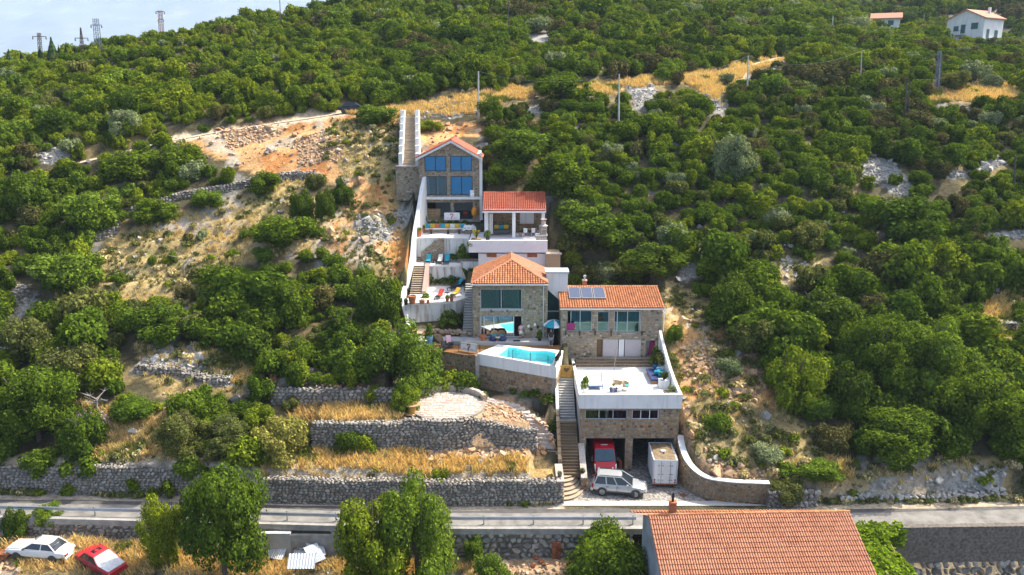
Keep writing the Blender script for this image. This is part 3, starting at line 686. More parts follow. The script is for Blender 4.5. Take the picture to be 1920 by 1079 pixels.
def holed(mb,x0,x1,y0,y1,z0,z1,holes=()):
    """upright slab facing the viewer with openings (x0, x1, z0, z1) in world numbers"""
    xs=sorted({x0,x1}|{h for q_ in holes for h in q_[:2]});zs_=sorted({z0,z1}|{h for q_ in holes for h in q_[2:]})
    for za,zb_ in zip(zs_[:-1],zs_[1:]):
        run=None
        for xa,xb in list(zip(xs[:-1],xs[1:]))+[(None,None)]:
            solid=xa is not None and not any(h[0]<=(xa+xb)/2<=h[1]and h[2]<=(za+zb_)/2<=h[3]for h in holes)
            if solid:run=(run[0],xb)if run else(xa,xb)
            elif run:mb.box(run[0],run[1],y0,y1,za,zb_);run=None
    return mb
def curtain(mb,x0,x1,y,z0,z1,wave=0.06,step=0.07):
    n=max(2,int((x1-x0)/step));vs_=[]
    for i in range(n+1):
        x=x0+(x1-x0)*i/n;d=wave*math.sin(i*1.9)*0.6
        vs_+=[(x,y+d,z0),(x,y+d,z1)]
    return mb.add(vs_,[(2*i,2*i+2,2*i+3,2*i+1)for i in range(n)])
def window(par,x0,x1,z0,z1,y,n=2,frame='lightgrey',glass='glass_dark',cur=None,bar=0.06,recess=0.12,name='window',room='interior',depth=1.6,splits=None,open_=()):
    """window set into a wall whose outer face is at y: frame with panes, a curtain and the room behind"""
    yf=y+recess;mb=MB()
    mb.box(x0,x1,yf,yf+.07,z0,z0+bar).box(x0,x1,yf,yf+.07,z1-bar,z1)
    xs=splits or[x0+(x1-x0)*i/n for i in range(n+1)]
    for i,x in enumerate(xs):
        a=x if i==0 else(x-bar if i==len(xs)-1 else x-bar/2);mb.box(a,a+bar,yf-.004,yf+.074,z0+bar,z1-bar)
    w=mb.build(name,M[frame],par)
    for i in range(len(xs)-1):
        if i in open_:continue
        MB().box(xs[i]+bar*.6,xs[i+1]-bar*.6,yf+.03,yf+.042,z0+bar,z1-bar).build('pane',M[glass],w)
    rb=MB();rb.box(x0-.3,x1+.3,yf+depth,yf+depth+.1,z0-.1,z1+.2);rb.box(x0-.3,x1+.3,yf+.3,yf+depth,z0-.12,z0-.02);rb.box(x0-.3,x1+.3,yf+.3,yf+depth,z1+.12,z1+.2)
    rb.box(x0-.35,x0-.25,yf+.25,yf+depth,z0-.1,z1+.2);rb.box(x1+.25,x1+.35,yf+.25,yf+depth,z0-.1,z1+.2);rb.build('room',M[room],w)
    if cur:
        cm,spans=cur;cb=MB()
        for a,b in spans:curtain(cb,x0+(x1-x0)*a+.04,x0+(x1-x0)*b-.04,yf+.22,z0+.03,z1-.03)
        cb.build('curtain',M[cm],w)
    return w
def tile_mesh(w,l,h=0.09):
    """one barrel roof tile: x across, y up the slope, z out of the roof"""
    vs_=[];n=4
    for y,rr,dz in((0,1.0,0.042),(l,0.93,0.0)):
        for i in range(n+1):
            a=math.pi*i/n;vs_.append((-math.cos(a)*w*0.5*rr,y,math.sin(a)*h*rr+dz))
    return vs_,[(i,i+1,n+2+i,n+1+i)for i in range(n)]
def tiled(par,eave0,eave1,ridge0,mat,nc,nr,clip=None,nparts=0,seed=0,name='roof_tiles',deck=True,over=0.05,deckmat='tile_orange'):
    """roof slope between an eave line and the ridge, laid with barrel tiles"""
    e0,e1,r0=Vector(eave0),Vector(eave1),Vector(ridge0);ax=(e1-e0);Wd=ax.length;ax.normalize();up=(r0-e0);up=up-ax*up.dot(ax);Hd=up.length;up.normalize();nr_=ax.cross(up)
    cw=Wd/nc;cl=Hd/nr;r=random.Random(seed)
    tv,tf=tile_mesh(cw*.84,cl*1.1);base=Matrix((ax,up,nr_)).transposed();off=wloc(par)
    cells=[(i,j)for j in range(nr)for i in range(nc)if clip is None or clip((i+.5)*cw,(j+.5)*cl)]
    parts=set()
    if nparts:
        tm=bpy.data.meshes.new('roof_tile');tm.from_pydata(tv,[],tf);tm.materials.append(M[mat])
        for k_ in range(min(nparts,len(cells))):parts.add(cells[k_])
    mb=MB()
    for i,j in cells:
        p=e0+ax*((i+.5)*cw)+up*(j*cl-0.02)+nr_*(0.012+r.uniform(-.006,.008));tw=r.uniform(-.02,.02)
        if(i,j)in parts:
            link('roof_tile',tm,None,par,p-off,(base@Matrix.Rotation(tw,3,'Z')).to_euler())
        else:
            m=base@Matrix.Rotation(tw,3,'Z');mb.add([p+m@Vector(q_)for q_ in tv],tf)
    if mb.f:mb.build(name,M[mat],par,kind='stuff',fix=False)
def ridge_caps(par,a,b,mat,r=0.11,step=0.38,name='ridge_tile',joint=None,kindstuff=True):
    a,b=Vector(a),Vector(b);n=max(1,int((b-a).length/step));mb=MB()
    for i in range(n):
        p=a.lerp(b,i/n);q_=a.lerp(b,(i+1.08)/n);mb.tube(p,q_,r,8,r*0.86)
    return mb.build(name,M[mat],par,kind='stuff',fix=False)
def stairs_parts(par,x0,x1,y0,y1,z0,z1,n,mat,riser=None,axis='y',jit=0.0,thick=None,name='step'):
    """n steps rising from (y0, z0) to (y1, z1); each a part"""
    rr=random.Random(int(x0*100)+n)
    for i in range(n):
        ya,yb=y0+(y1-y0)*i/n,y0+(y1-y0)*(i+1)/n;zt=z0+(z1-z0)*(i+1)/n;zbm=zt-(z1-z0)/n-0.25
        mb=MB()
        if axis=='y':
            mb.box(x0+rr.uniform(0,jit),x1-rr.uniform(0,jit),ya-0.03,yb+0.02,zt-0.05,zt+rr.uniform(-jit,jit)*.2)
            st_=mb.build(name,M[mat],par);MB().box(x0+.01,x1-.01,ya,yb+.02,zbm,zt-.053).build('riser',M[riser or mat],st_)
        else:
            mb.box(min(ya,yb)-.03,max(ya,yb)+.0,x0,x1,zt-.05,zt);st_=mb.build(name,M[mat],par)
            MB().box(min(ya,yb),max(ya,yb),x0+.01,x1-.01,zbm,zt-.053).build('riser',M[riser or mat],st_)
def ribbon(mb,pts,w0,w1,dz=0.0):
    """flat strip following ground points; w0/w1 offsets to the right (towards the viewer) and left"""
    vs_=[]
    for i,p in enumerate(pts):
        a=pts[max(0,i-1)];b=pts[min(len(pts)-1,i+1)];d=Vector((b[0]-a[0],b[1]-a[1],0)).normalized();nn=Vector((d.y,-d.x,0))
        p=Vector(p);vs_+=[p+nn*w0+Vector((0,0,dz)),p-nn*w1+Vector((0,0,dz))]
    return mb.add(vs_,[(2*i,2*i+2,2*i+3,2*i+1)for i in range(len(pts)-1)])
# ------------------------------------------------------------------ coast road and its walls
am,an,al,ab,ao=mat_new('worn_asphalt')
ar=ramp(an,[(0.3,(0.12,0.114,0.105)),(0.5,(0.20,0.19,0.172)),(0.7,(0.265,0.25,0.228))]);al.new(noise(an,al,0.9,6,0.6),ar.inputs[0])
ar2=ramp(an,[(0.35,(0.8,0.8,0.8)),(0.65,(1.15,1.15,1.15))]);al.new(noise(an,al,14,3),ar2.inputs[0])
ac=mixc(an,al,1.0,ar.outputs[0],ar2.outputs[0],'MULTIPLY');al.new(ac,ab.inputs['Base Color']);ab.inputs['Roughness'].default_value=0.9
M['asphalt']=am
M['tar']=simple('dark_tar_strip',(0.085,0.083,0.08),0.85,var=0.3,scale=1.5)
RX=list(np.arange(-75,85,1.5))
def road_strip(a,b,z):
    mb=MB();vs_=[]
    for x in RX:vs_+=[(x,float(yk(x))+a,z),(x,float(yk(x))+b,z)]
    return mb.add(vs_,[(2*i,2*i+2,2*i+3,2*i+1)for i in range(len(RX)-1)])
road_strip(0.25,2.72,0.0).build('road',M['asphalt'],label='narrow worn grey asphalt coast road',cat='road',kind='structure')
mb=MB();vs_=[]
for i,x in enumerate(RX):
    w_=0.10+0.09*math.sin(x*.31)+0.07*math.sin(x*.83+1);c0=float(yk(x))+2.5+0.1*math.sin(x*.17)
    vs_+=[(x,c0-.16-w_*.6,0.005),(x,c0+.22+w_,0.005)]
mb.add(vs_,[(2*i,2*i+2,2*i+3,2*i+1)for i in range(len(RX)-1)]).build('tar_strip',M['tar'],label='dark tarred trench strip along the back edge of the road',cat='road strip',kind='structure')
# concrete beam along the front edge, on top of the lower retaining wall
def edge_wall(name,label,xa,xb,ztop,zbot,y0,y1,mat,cat='retaining wall'):
    n=max(2,int((xb-xa)/1.5));rings=[]
    for i in range(n+1):
        x=xa+(xb-xa)*i/n;y=float(yk(x));rings.append([(x,y+y0,zbot),(x,y+y1,zbot),(x,y+y1,ztop),(x,y+y0,ztop)])
    root=thing(name,label,cat,((xa+xb)/2,float(yk((xa+xb)/2))+y0,zbot));MB().loft(rings).build('wall_body',M[mat],root);return root,rings
beam,_=edge_wall('road_edge_beam','long grey concrete beam carrying the guardrail along the road edge',-75,25.5,0.05,-0.45,-0.22,0.26,'concrete','concrete beam')
M['oldwall']=simple('dark_mortared_wall',(.075,.062,.05),.95,c2=(.21,.185,.155),scale=4.5,bump=.8)
rw,_=edge_wall('concrete_retaining_wall','tall dark concrete wall under the road right of the vine',26,84,0.04,-3.1,-0.25,0.26,'oldwall')
lst=[];r_=random.Random(3)
for x in np.arange(26,50,0.62):
    for k_ in range(3):
        lst.append(((x+r_.uniform(-.2,.2),float(yk(x))-0.2+r_.uniform(-.1,.05),-3.35-k_*.62),(r_.uniform(-.3,.3),r_.uniform(-.3,.3),r_.uniform(-.3,.3)),(r_.uniform(.5,.9),.8,r_.uniform(.55,.85))))
stones_parts(lst[:90],'drystone',rw,9);stones_joined('stones',lst[90:],'drystone',rw,9)
# block wall below the beam, in the middle
P_=[(x,float(yk(x))-0.05)for x in np.arange(-14.5,9.6,1.2)]
stone_wall('lower_road_wall','rough grey block wall under the road between fig tree and round bushes',P_,lambda d:-2.75,lambda d:-0.42,size=0.52,nparts=170,seed=21,cap=False,batter=0.1)
P_=[(x,float(yk(x))-0.02)for x in np.arange(-50,-24,1.2)]
stone_wall('lower_road_wall','tumbled grey stone wall under the road behind the wrecked cars',P_,lambda d:-2.6,lambda d:-0.42,size=0.42,nparts=120,seed=22,cap=False,batter=0.15,rough=1.5)
cr=thing('concrete_ruin_wall','low broken grey concrete wall behind the zinc sheets','wall',(-17.6,56.9,-2.8))
MB().box(-20.4,-17.6,56.75,57.05,-2.9,-0.55).build('wall_body',M['palegrey'],cr);MB().box(-17.6,-13.2,56.8,57.05,-2.9,-0.7).build('wall_body',M['concrete'],cr);MB().box(-20.5,-17.55,56.7,57.07,-0.55,-0.48).build('coping',M['whitefloor'],cr)
# guardrail
gr_=thing('guardrail','grey steel guardrail along the front edge of the coast road','guardrail',(-16,float(yk(-16))+.5,0))
prof_=[(0,.44),(.05,.49),(.05,.53),(0,.58),(0,.62),(.05,.67),(.05,.71),(0,.76)]
xs=list(np.arange(-62,9.8,1.0))+[9.85]
vs_=[]
for x in xs:
    for a,z in prof_:vs_.append((x,float(yk(x))+0.42-a,z))
npf=len(prof_);MB().add(vs_,[(i*npf+j,(i+1)*npf+j,(i+1)*npf+j+1,i*npf+j+1)for i in range(len(xs)-1)for j in range(npf-1)]).build('rail',M['steel'],gr_)
for x in np.arange(-61.5,9.9,3.95):
    y=float(yk(x))+.47;MB().box(x-.05,x+.05,y,y+.11,.02,.82).build('post',M['steel'],gr_)

# ------------------------------------------------------------------ dry stone walls on the hillside
P_=[(x,float(yk(x))+4.0+.15*math.sin(x*.4))for x in np.arange(-62,-24.5,1.0)]
L_=path_len(P_)
stone_wall('roadside_stone_wall','long dark grey dry stone wall above the road at the left edge',P_,lambda d:0.0,lambda d:2.45+.18*math.sin(d*.5)-max(0,d-31)*.09,size=0.31,nparts=280,seed=31)
P_=[(x,60.35+.1*math.sin(x*.3)+max(0,-x-14)*.05)for x in np.arange(-21.5,4.3,0.8)]+[(4.25,60.45)]
stone_wall('roadside_stone_wall','grey dry stone wall beside the stone steps, below the dry grass',P_,lambda d:0.0,lambda d:2.05+.06*math.sin(d*.7)+min(d,3)*.03,size=0.30,nparts=290,seed=32)
wr=thing('wall_end_pier','brown stone end pier of the roadside wall beside the fan steps','stone pier',(4.2,60.6,0));mb=MB();mb.box(3.75,4.28,60.42,63.6,-.1,2.0);mb.build('wall_core',M['mortar'],wr)
mb=MB();cladding(mb,(3.75,60.42,0),(1,0,0),.53,2.0,size=.28,seed=5);cladding(mb,(4.28,60.42,0),(0,1,0),3.1,2.0,size=.28,seed=6);mb.build('stones',M['warmstone'],wr,kind='stuff')
MB().box(3.7,4.34,60.38,63.6,2.0,2.1).build('coping',M['flag'],wr)
P_=[(-17.5,64.9),(-14,64.75),(-11,64.7),(-9.0,64.85),(-8.2,65.0),(-7.2,64.75),(-5.9,64.6),(-4.4,64.8),(-3.2,65.4),(-1.6,65.1),(0.2,64.9),(2.2,65.1)]
stone_wall('terrace_stone_wall','grey dry stone wall bulging round the paved patio',P_,lambda d:2.75,lambda d:5.35+(0.25 if 8<d<14.5 else 0)-max(0,d-15.3)*.17,size=0.33,nparts=290,seed=33)
P_=[(x,69.3)for x in np.arange(-22.3,-9.9,1.0)]
stone_wall('terrace_stone_wall','upper grey stone wall topped with red rubble below the fallen roof',P_,lambda d:5.2,lambda d:6.75,size=0.38,nparts=200,seed=34)
# loose walls climbing the left slope and small ones elsewhere
def px_wall(name,label,px,h,size,seed,nparts=120,thick=.7,kind='drystone',cap=True):
    pts3=[hit(u,v)for u,v in px];pts=[(p.x,p.y)for p in pts3];L=path_len(pts);zz=[p.z for p in pts3]
    zb=lambda d:float(np.interp(d,L,zz))-0.15;hh=h if callable(h)else(lambda d:h)
    return stone_wall(name,label,pts,zb,lambda d:zb(d)+hh(d),size=size,nparts=nparts,seed=seed,thick=thick,kind=kind,batter=.2,rough=1.5,cap=cap)
px_wall('dry_stone_wall','pale dry stone wall climbing the left slope past the round green bushes',[(135,478),(185,452),(222,432),(228,408),(300,386),(340,374),(420,362),(500,340),(560,334)],0.9,.34,41,160)
px_wall('dry_stone_wall','dark dry stone wall under the excavated earth, behind the three dense bushes',[(520,345),(555,338),(590,336)],1.0,.34,42,60)
px_wall('dry_stone_wall','wide tumbled pale wall at the left edge of the slope',[(0,605),(30,575),(58,560)],1.4,.38,43,70,1.6)
px_wall('dry_stone_wall','low dark curved wall below the white scree on the left',[(255,700),(330,705),(390,725),(432,722)],.8,.36,44,90)
px_wall('dry_stone_wall','short low wall between the big left tree and the round bush',[(135,800),(175,795),(200,806)],.9,.38,45,60)
px_wall('dry_stone_wall','pale rubble bank over the road at the far right',[(1575,945),(1640,940),(1700,944),(1760,940),(1830,938),(1880,930)],.7,.46,46,120,2.6,'scree')
px_wall('dry_stone_wall','rough stone wall running on from the curved driveway wall',[(1438,952),(1480,952),(1530,950)],1.5,.36,47,90)
px_wall('dry_stone_wall','dark grey low wall above the concrete slab at the right edge',[(1858,622),(1890,620),(1925,624)],.9,.4,48,60)
px_wall('dry_stone_wall','grey low wall among shrubs near the right edge',[(1780,510),(1830,505),(1870,515)],1.0,.4,49,60)
px_wall('dry_stone_wall','pale stones heaped beside the corrugated ruin on the left',[(465,745),(480,735),(495,745)],.8,.4,50,50)
# slab of old concrete on the right
p=hit(1900,640);MB().box(p.x-1.2,p.x+8,p.y-1.3,p.y+1.3,p.z-.4,p.z+.25).build('concrete_slab',M['palegrey'],label='flat pale concrete slab at the right edge of the slope',cat='concrete slab')
# dirt track
tp=[]
for a,b in zip(TRACK[:-1],TRACK[1:]):
    for k_ in range(4):tp.append(a.lerp(b,k_/4))
tp.append(TRACK[-1])
tm_=simple('dusty_track',(0.50,0.41,0.29),0.95,var=0.3,scale=1.3,bump=.4)
ribbon(MB(),tp,1.5,1.4,0.03).build('dirt_track',tm_,label='dusty dirt track crossing the hillside above the houses',cat='track',kind='structure')

# ------------------------------------------------------------------ driveway
cm_,cn_,cl_,cb_,co_=mat_new('grey_sett_paving')
vt=cn_.new('ShaderNodeTexVoronoi');vt.inputs['Scale'].default_value=5.2;vt.inputs['Randomness'].default_value=0.75
g_=cn_.new('ShaderNodeNewGeometry');cl_.new(g_.outputs['Position'],vt.inputs['Vector'])
rc_=ramp(cn_,[(0.0,(0.26,0.245,0.225)),(0.5,(0.36,0.34,0.31)),(1.0,(0.43,0.40,0.36))]);sx=cn_.new('ShaderNodeSeparateColor');cl_.new(vt.outputs['Color'],sx.inputs[0]);cl_.new(sx.outputs[0],rc_.inputs[0])
rd_=ramp(cn_,[(0.42,(1,1,1)),(0.62,(0.5,0.47,0.43))]);cl_.new(vt.outputs['Distance'],rd_.inputs[0]);
cl_.new(mixc(cn_,cl_,1.0,rc_.outputs[0],rd_.outputs[0],'MULTIPLY'),cb_.inputs['Base Color']);cb_.inputs['Roughness'].default_value=.85
bb_=cn_.new('ShaderNodeBump');bb_.inputs['Strength'].default_value=.6;bb_.inputs['Distance'].default_value=.03;bb_.invert=True;cl_.new(vt.outputs['Distance'],bb_.inputs['Height']);cl_.new(bb_.outputs[0],cb_.inputs['Normal'])
poly=[(4.4,60.95),(16.4,60.95),(16.0,61.6),(15.2,62.6),(14.9,63.6),(14.8,66.6),(14.7,73),(6.2,73),(6.2,63.0),(4.4,62.9)]
o=MB();o.add([(x,y,0.012)for x,y in poly],[tuple(range(len(poly)))]);o.build('driveway',cm_,label='grey sett paved driveway in front of the garage',cat='driveway',kind='structure')
o=MB();pa=[(1.5,60.15),(22,60.15),(19.5,60.55),(17.2,61.0),(16.4,60.955),(4.4,60.955),(3.0,60.4)];o.add([(x,y,0.008)for x,y in pa],[tuple(range(len(pa)))]);o.build('driveway_apron',M['palegrey'],label='pale concrete apron between road and driveway',cat='driveway apron',kind='structure')
mc=MB();mc.lathe((14.6,61.9,0.012),[(0.30,0),(0.30,.02),(0.02,.024)],18);mc.build('manhole_cover',M['rust'],label='round manhole cover in the driveway paving',cat='manhole cover')
# curved wall with a white top
cw=thing('curved_driveway_wall','brown stone wall with white coping curving down beside the trailer','wall',(15.5,62.5,0))
cp_=[]
for i in range(41):
    t=i/40*(len(CURVE_WALL)-1);j=min(int(t),len(CURVE_WALL)-2);f=t-j
    p0=CURVE_WALL[max(j-1,0)];p1=CURVE_WALL[j];p2=CURVE_WALL[j+1];p3=CURVE_WALL[min(j+2,len(CURVE_WALL)-1)]
    cp_.append(tuple(0.5*((2*p1[k])+(-p0[k]+p2[k])*f+(2*p0[k]-5*p1[k]+4*p2[k]-p3[k])*f*f+(-p0[k]+3*p1[k]-3*p2[k]+p3[k])*f**3)for k in(0,1)))
cL=path_len(cp_);ct=lambda d:3.35-1.55*(lambda s:s*s*(3-2*s))(min(1,d/6.2))
rings=[];rings2=[];
for(x,y),d in zip(cp_,cL):
    _,_,a=path_at(cp_,cL,d);nx_,ny_=math.sin(a),-math.cos(a);t=ct(d)
    rings.append([(x,y,-.2),(x-nx_*.45,y-ny_*.45,-.2),(x-nx_*.45,y-ny_*.45,t),(x,y,t)])
    rings2.append([(x+nx_*.04,y+ny_*.04,t),(x-nx_*.5,y-ny_*.5,t),(x-nx_*.5,y-ny_*.5,t+.09),(x+nx_*.04,y+ny_*.04,t+.09)])
MB().loft(rings).build('wall_core',M['mortar'],cw);MB().loft(rings2).build('coping',M['white'],cw)
mb=MB()
for i in range(0,40,2):
    a,b=cp_[i],cp_[i+2];d=Vector((b[0]-a[0],b[1]-a[1],0));tt=min(ct(cL[i]),ct(cL[i+2]));W_=d.length;d.normalize()
    cladding(mb,(a[0],a[1],0),d,W_,tt,size=.26,seed=700+i,ratio=(.7,1.6))
mb.build('stones',M['warmstone'],cw,kind='stuff')

# ------------------------------------------------------------------ central stairway
sw=thing('garage_stairway','steep stone and concrete stairway rising beside the garage to the wooden gate','stairway',(5.2,63,0))
for k_ in range(6):
    ry,rx=3.0-.46*k_,2.05-.2*k_;arc=[(4.32+rx*math.sin(a),63.9-ry*math.cos(a))for a in[math.pi/2*i/12 for i in range(13)]]
    st_=MB().prism([(4.32,63.9)]+arc,.17*(k_+1)-.06,.17*(k_+1)).build('fan_step',M['stepstone'],sw)
    arc2=[(4.32+(rx-.03)*math.sin(a),63.9-(ry-.03)*math.cos(a))for a in[math.pi/2*i/12 for i in range(13)]]
    MB().prism([(4.32,63.895)]+arc2,.17*k_-.06 if k_ else-.05,.17*(k_+1)-.063).build('riser',M['riser'],st_)
stairs_parts(sw,4.32,5.9,63.6,68.0,1.02,4.15,18,'riser','riser',jit=.05)
MB().box(4.32,5.9,68.0,68.65,3.9,4.15).build('landing',M['concrete'],sw)
stairs_parts(sw,4.45,5.85,68.65,72.35,4.15,6.7,15,'palegrey','concrete')
sl_=lambda y:np.interp(y,[63.6,68,68.65,72.35],[1.02,4.15,4.15,6.7])
wl_=thing('stair_side_wall','low stair wall of brown stone, white painted above, left of the gate stairs','wall',(4.2,66,1))
MB().extr([(4.05,64.2,0.4),(4.05,68.6,3.0),(4.05,68.6,4.95),(4.05,64.2,2.1)],(.27,0,0)).build('wall_core',M['mortar'],wl_)
mb=MB();cladding(mb,(4.05,64.2,1.2),(1,0,0),.27,.9,size=.2,seed=9)
for i in range(8):
    y=64.2+i*.55;cladding(mb,(4.32,y,float(sl_(y))-.1),(0,1,0),.55,.95,size=.22,seed=50+i)
    mb.obox((4.18,y+.27,float(np.interp(y+.27,[64.2,68.6],[2.1,4.95]))+.02),(.3,.5,.12),(math.atan2(2.85,4.4),0,0))
mb.build('stones',M['warmstone'],wl_,kind='stuff')
MB().extr([(4.04,68.55,3.0),(4.04,72.4,5.5),(4.04,72.4,8.45),(4.04,68.55,5.1)],(.3,0,0)).build('white_upper_wall',M['white'],wl_)
gt=thing('wooden_gate','yellow wooden slat gate with a carved heart at the top of the stairs','gate',(5.1,72.35,6.72))
for i in range(9):
    x=4.62+i*.132;MB().box(x,x+.11,72.33,72.36,6.76,8.02).build('slat',M['gatewood'],gt)
for z in(6.9,7.85):MB().box(4.6,5.8,72.362,72.40,z,z+.1).build('cross_bar',M['gatewood'],gt)
hp=[(5.2+.28*(16*math.sin(t)**3)/16,72.30,7.56+.27*(13*math.cos(t)-5*math.cos(2*t)-2*math.cos(3*t)-math.cos(4*t))/15)for t in[2*math.pi*i/24 for i in range(24)]]
MB().extr(hp,(0,.028,0)).build('heart',M['brownwood'],gt)
# stub wall left of the garage mouth
sb2=thing('garage_stub_wall','low brown stone wall ending at the driveway left of the garage','wall',(6.2,64,0))
MB().extr([(5.95,62.7,-.1),(5.95,66.25,-.1),(5.95,66.25,2.7),(5.95,62.7,1.15)],(.5,0,0)).build('wall_core',M['mortar'],sb2)
mb=MB();cladding(mb,(5.95,62.7,0),(1,0,0),.5,1.15,size=.24,seed=11);
for i in range(6):cladding(mb,(6.45,62.7+i*.59,0),(0,1,0),.59,1.15+i*.25,size=.24,seed=60+i)
mb.build('stones',M['warmstone'],sb2,kind='stuff');MB().extr([(5.93,62.66,1.15),(5.93,66.25,2.7),(5.93,66.25,2.8),(5.93,62.66,1.25)],(.54,0,0)).build('coping',M['flag'],sb2)

# ------------------------------------------------------------------ garage building with the white roof terrace
GY_,GX0,GX1,TF=66.3,6.05,14.87,6.62
ga_=thing('garage_building','stone garage with two open bays under a white walled roof terrace','garage',(10.4,GY_,0))
wz0,wz1=5.05,5.95;gx=lambda u:XU(u,GY_,5.4)
gh=[(6.62,10.18,-.1,3.25),(10.84,14.55,-.1,3.25),(gx(1097),gx(1176),wz0,wz1),(gx(1185),gx(1235),wz0,wz1)]
holed(MB(),GX0,GX1,GY_,GY_+.45,-.1,6.2,gh).build('front_wall',M['mortar'],ga_)
mb=MB();cladding(mb,(GX0,GY_-.001,0),(1,0,0),GX1-GX0,6.2,[(h[0]-GX0,h[1]-GX0,h[2],h[3])for h in gh],size=.25,seed=70)
for(a,b,c,d)in gh[:2]:
    cladding(mb,(a,GY_+.45,0),(0,-1,0),.45,3.25,size=.25,seed=71)
cladding(mb,(10.18,GY_+.02,0),(0,1,0),.4,3.2,size=.25,seed=73);cladding(mb,(6.62,GY_,0),(0,1,0),.4,3.2,size=.25,seed=74)
mb.build('stone_facing',M['warmstone'],ga_,kind='stuff')
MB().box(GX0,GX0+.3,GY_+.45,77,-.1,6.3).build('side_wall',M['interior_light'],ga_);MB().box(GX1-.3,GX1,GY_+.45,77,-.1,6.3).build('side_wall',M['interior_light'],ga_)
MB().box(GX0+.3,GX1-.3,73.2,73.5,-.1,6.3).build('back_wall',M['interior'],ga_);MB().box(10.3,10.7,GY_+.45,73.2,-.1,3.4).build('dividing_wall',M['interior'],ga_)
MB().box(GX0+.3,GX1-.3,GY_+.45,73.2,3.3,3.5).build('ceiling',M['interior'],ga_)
MB().box(GX0,GX1,GY_+.1,77.1,6.3,TF).build('terrace_floor',M['whitefloor'],ga_)
MB().box(GX0-.12,GX1+.14,GY_-.28,GY_+.12,6.2,7.52).build('front_parapet',M['white'],ga_)
MB().box(GX0-.12,GX0+.14,GY_+.123,76.0,6.2,7.42).build('side_parapet',M['white'],ga_)
pts=[(GX1-.1,GY_+.123,6.2),(GX1-.1,77.0,6.2),(GX1-.1,77.0,10.1)]+[(GX1-.1,77.0-10.6*(i/12),7.52+2.5*(1-i/12)**1.7)for i in range(1,12)]+[(GX1-.1,GY_+.123,7.52)]
MB().extr(pts,(.26,0,0)).build('side_parapet',M['white'],ga_)
window(ga_,gx(1097),gx(1176),wz0,wz1,GY_,3,'lightgrey','glass_dark',('magenta',[(0,.32),(.68,1)]),recess=.1)
window(ga_,gx(1185),gx(1235),wz0,wz1,GY_,3,'whitepaint','glass_dark',('magenta',[(0,.34),(.4,.62),(.74,1)]),recess=.1)
for i,z in enumerate((6.62,6.8,6.98)):   # brick-edged steps up to the house
    MB().box(6.1+i*.35,14.5,75.75+i*.42,77.1,z,z+.18).build('terrace_step',M['stepstone'],ga_)
    mb=MB()
    for q_ in np.arange(6.12+i*.35,14.4,.16):mb.box(q_,q_+.145,75.735+i*.42,75.9+i*.42,z+.03,z+.19)
    mb.build('step_bricks',M['riser'],ga_,kind='stuff')

# ------------------------------------------------------------------ house with solar panels
HY=77.2
h3=thing('solar_panel_house','two storey stone house with orange tiled roof and three solar panels','house',(10,HY,7.15))
hx=lambda u,z=10:XU(u,HY,z)
hx0,hx1,hz0,hz1=hx(1052),hx(1241),6.6,12.3
uw=[(hx(1063,11),hx(1110,11),ZV(622,HY),ZV(583,HY)),(hx(1120,11),hx(1142,11),ZV(622,HY),ZV(585,HY)),(hx(1151.5,11),hx(1202,11),ZV(624,HY),ZV(584,HY))]
dr=[(hx(1119,8),hx(1129.5,8),7.16,ZV(637,HY)),(hx(1130.5,8),hx(1202,8),7.16,ZV(637,HY)),(hx(1211,8),hx(1228.5,8),7.2,ZV(639,HY))]
holed(MB(),hx0,hx1,HY,HY+.4,hz0,hz1,uw+dr).build('front_wall',M['mortar'],h3)
mb=MB();cladding(mb,(hx0,HY-.001,hz0),(1,0,0),hx1-hx0,hz1-hz0,[(h[0]-hx0,h[1]-hx0,h[2]-hz0,h[3]-hz0)for h in uw+dr],size=.26,seed=80)
cladding(mb,(hx0,HY+7.6,hz0),(0,-1,0),7.6,hz1-hz0,size=.28,seed=81);mb.build('stone_facing',M['housestone'],h3,kind='stuff')
MB().box(hx0,hx0+.35,HY+.4,HY+7.6,hz0,hz1).build('side_wall',M['mortar'],h3);MB().box(hx1-.35,hx1,HY+.4,HY+7.6,hz0,hz1).build('side_wall',M['white'],h3);MB().box(hx0,hx1,HY+7.6,HY+8,hz0,hz1).build('back_wall',M['white'],h3)
window(h3,*uw[0],HY,2,'lightgrey','glass_teal',('teal',[(.12,.5)]),splits=[uw[0][0],uw[0][0]+(uw[0][1]-uw[0][0])*.16,uw[0][0]+(uw[0][1]-uw[0][0])*.53,uw[0][1]],open_=(0,))
window(h3,*uw[1],HY,1,'lightgrey','glass_teal',None,room='interior_light',depth=1.0)
window(h3,*uw[2],HY,3,'lightgrey','glass_teal',('lime',[(.12,.5),(.52,.9)]),splits=[uw[2][0],uw[2][0]+(uw[2][1]-uw[2][0])*.12,uw[2][0]+(uw[2][1]-uw[2][0])*.5,uw[2][1]-.15,uw[2][1]])
for w_ in(uw[1],uw[2]):MB().box(w_[0]+.05,w_[1]-.05,HY+.30,HY+.33,w_[2],w_[2]+.95).build('balcony_panel',M['white'],h3)
MB().box(dr[0][0]+.03,dr[0][1]-.03,HY+.14,HY+.2,7.18,dr[0][3]-.03).build('door',M['brownwood'],h3)
x0,x1=dr[1][0],dr[1][1];tz=dr[1][3]
for a,b,mt in((0,.40,'pinkgrey'),(.41,.56,'white'),(.57,1.0,'pinkgrey')):MB().box(x0+(x1-x0)*a+.02,x0+(x1-x0)*b-.02,HY+.06,HY+.12,7.18,tz-.03).build('sliding_shutter',M[mt],h3)
MB().box(dr[2][0]-.05,dr[2][1]+.05,HY+1.0,HY+1.1,7.1,dr[2][3]+.1).build('alcove_back',M['white'],h3);MB().box(dr[2][0]-.1,dr[2][0],HY+.4,HY+1,7.1,dr[2][3]+.1).build('alcove_side',M['white'],h3)
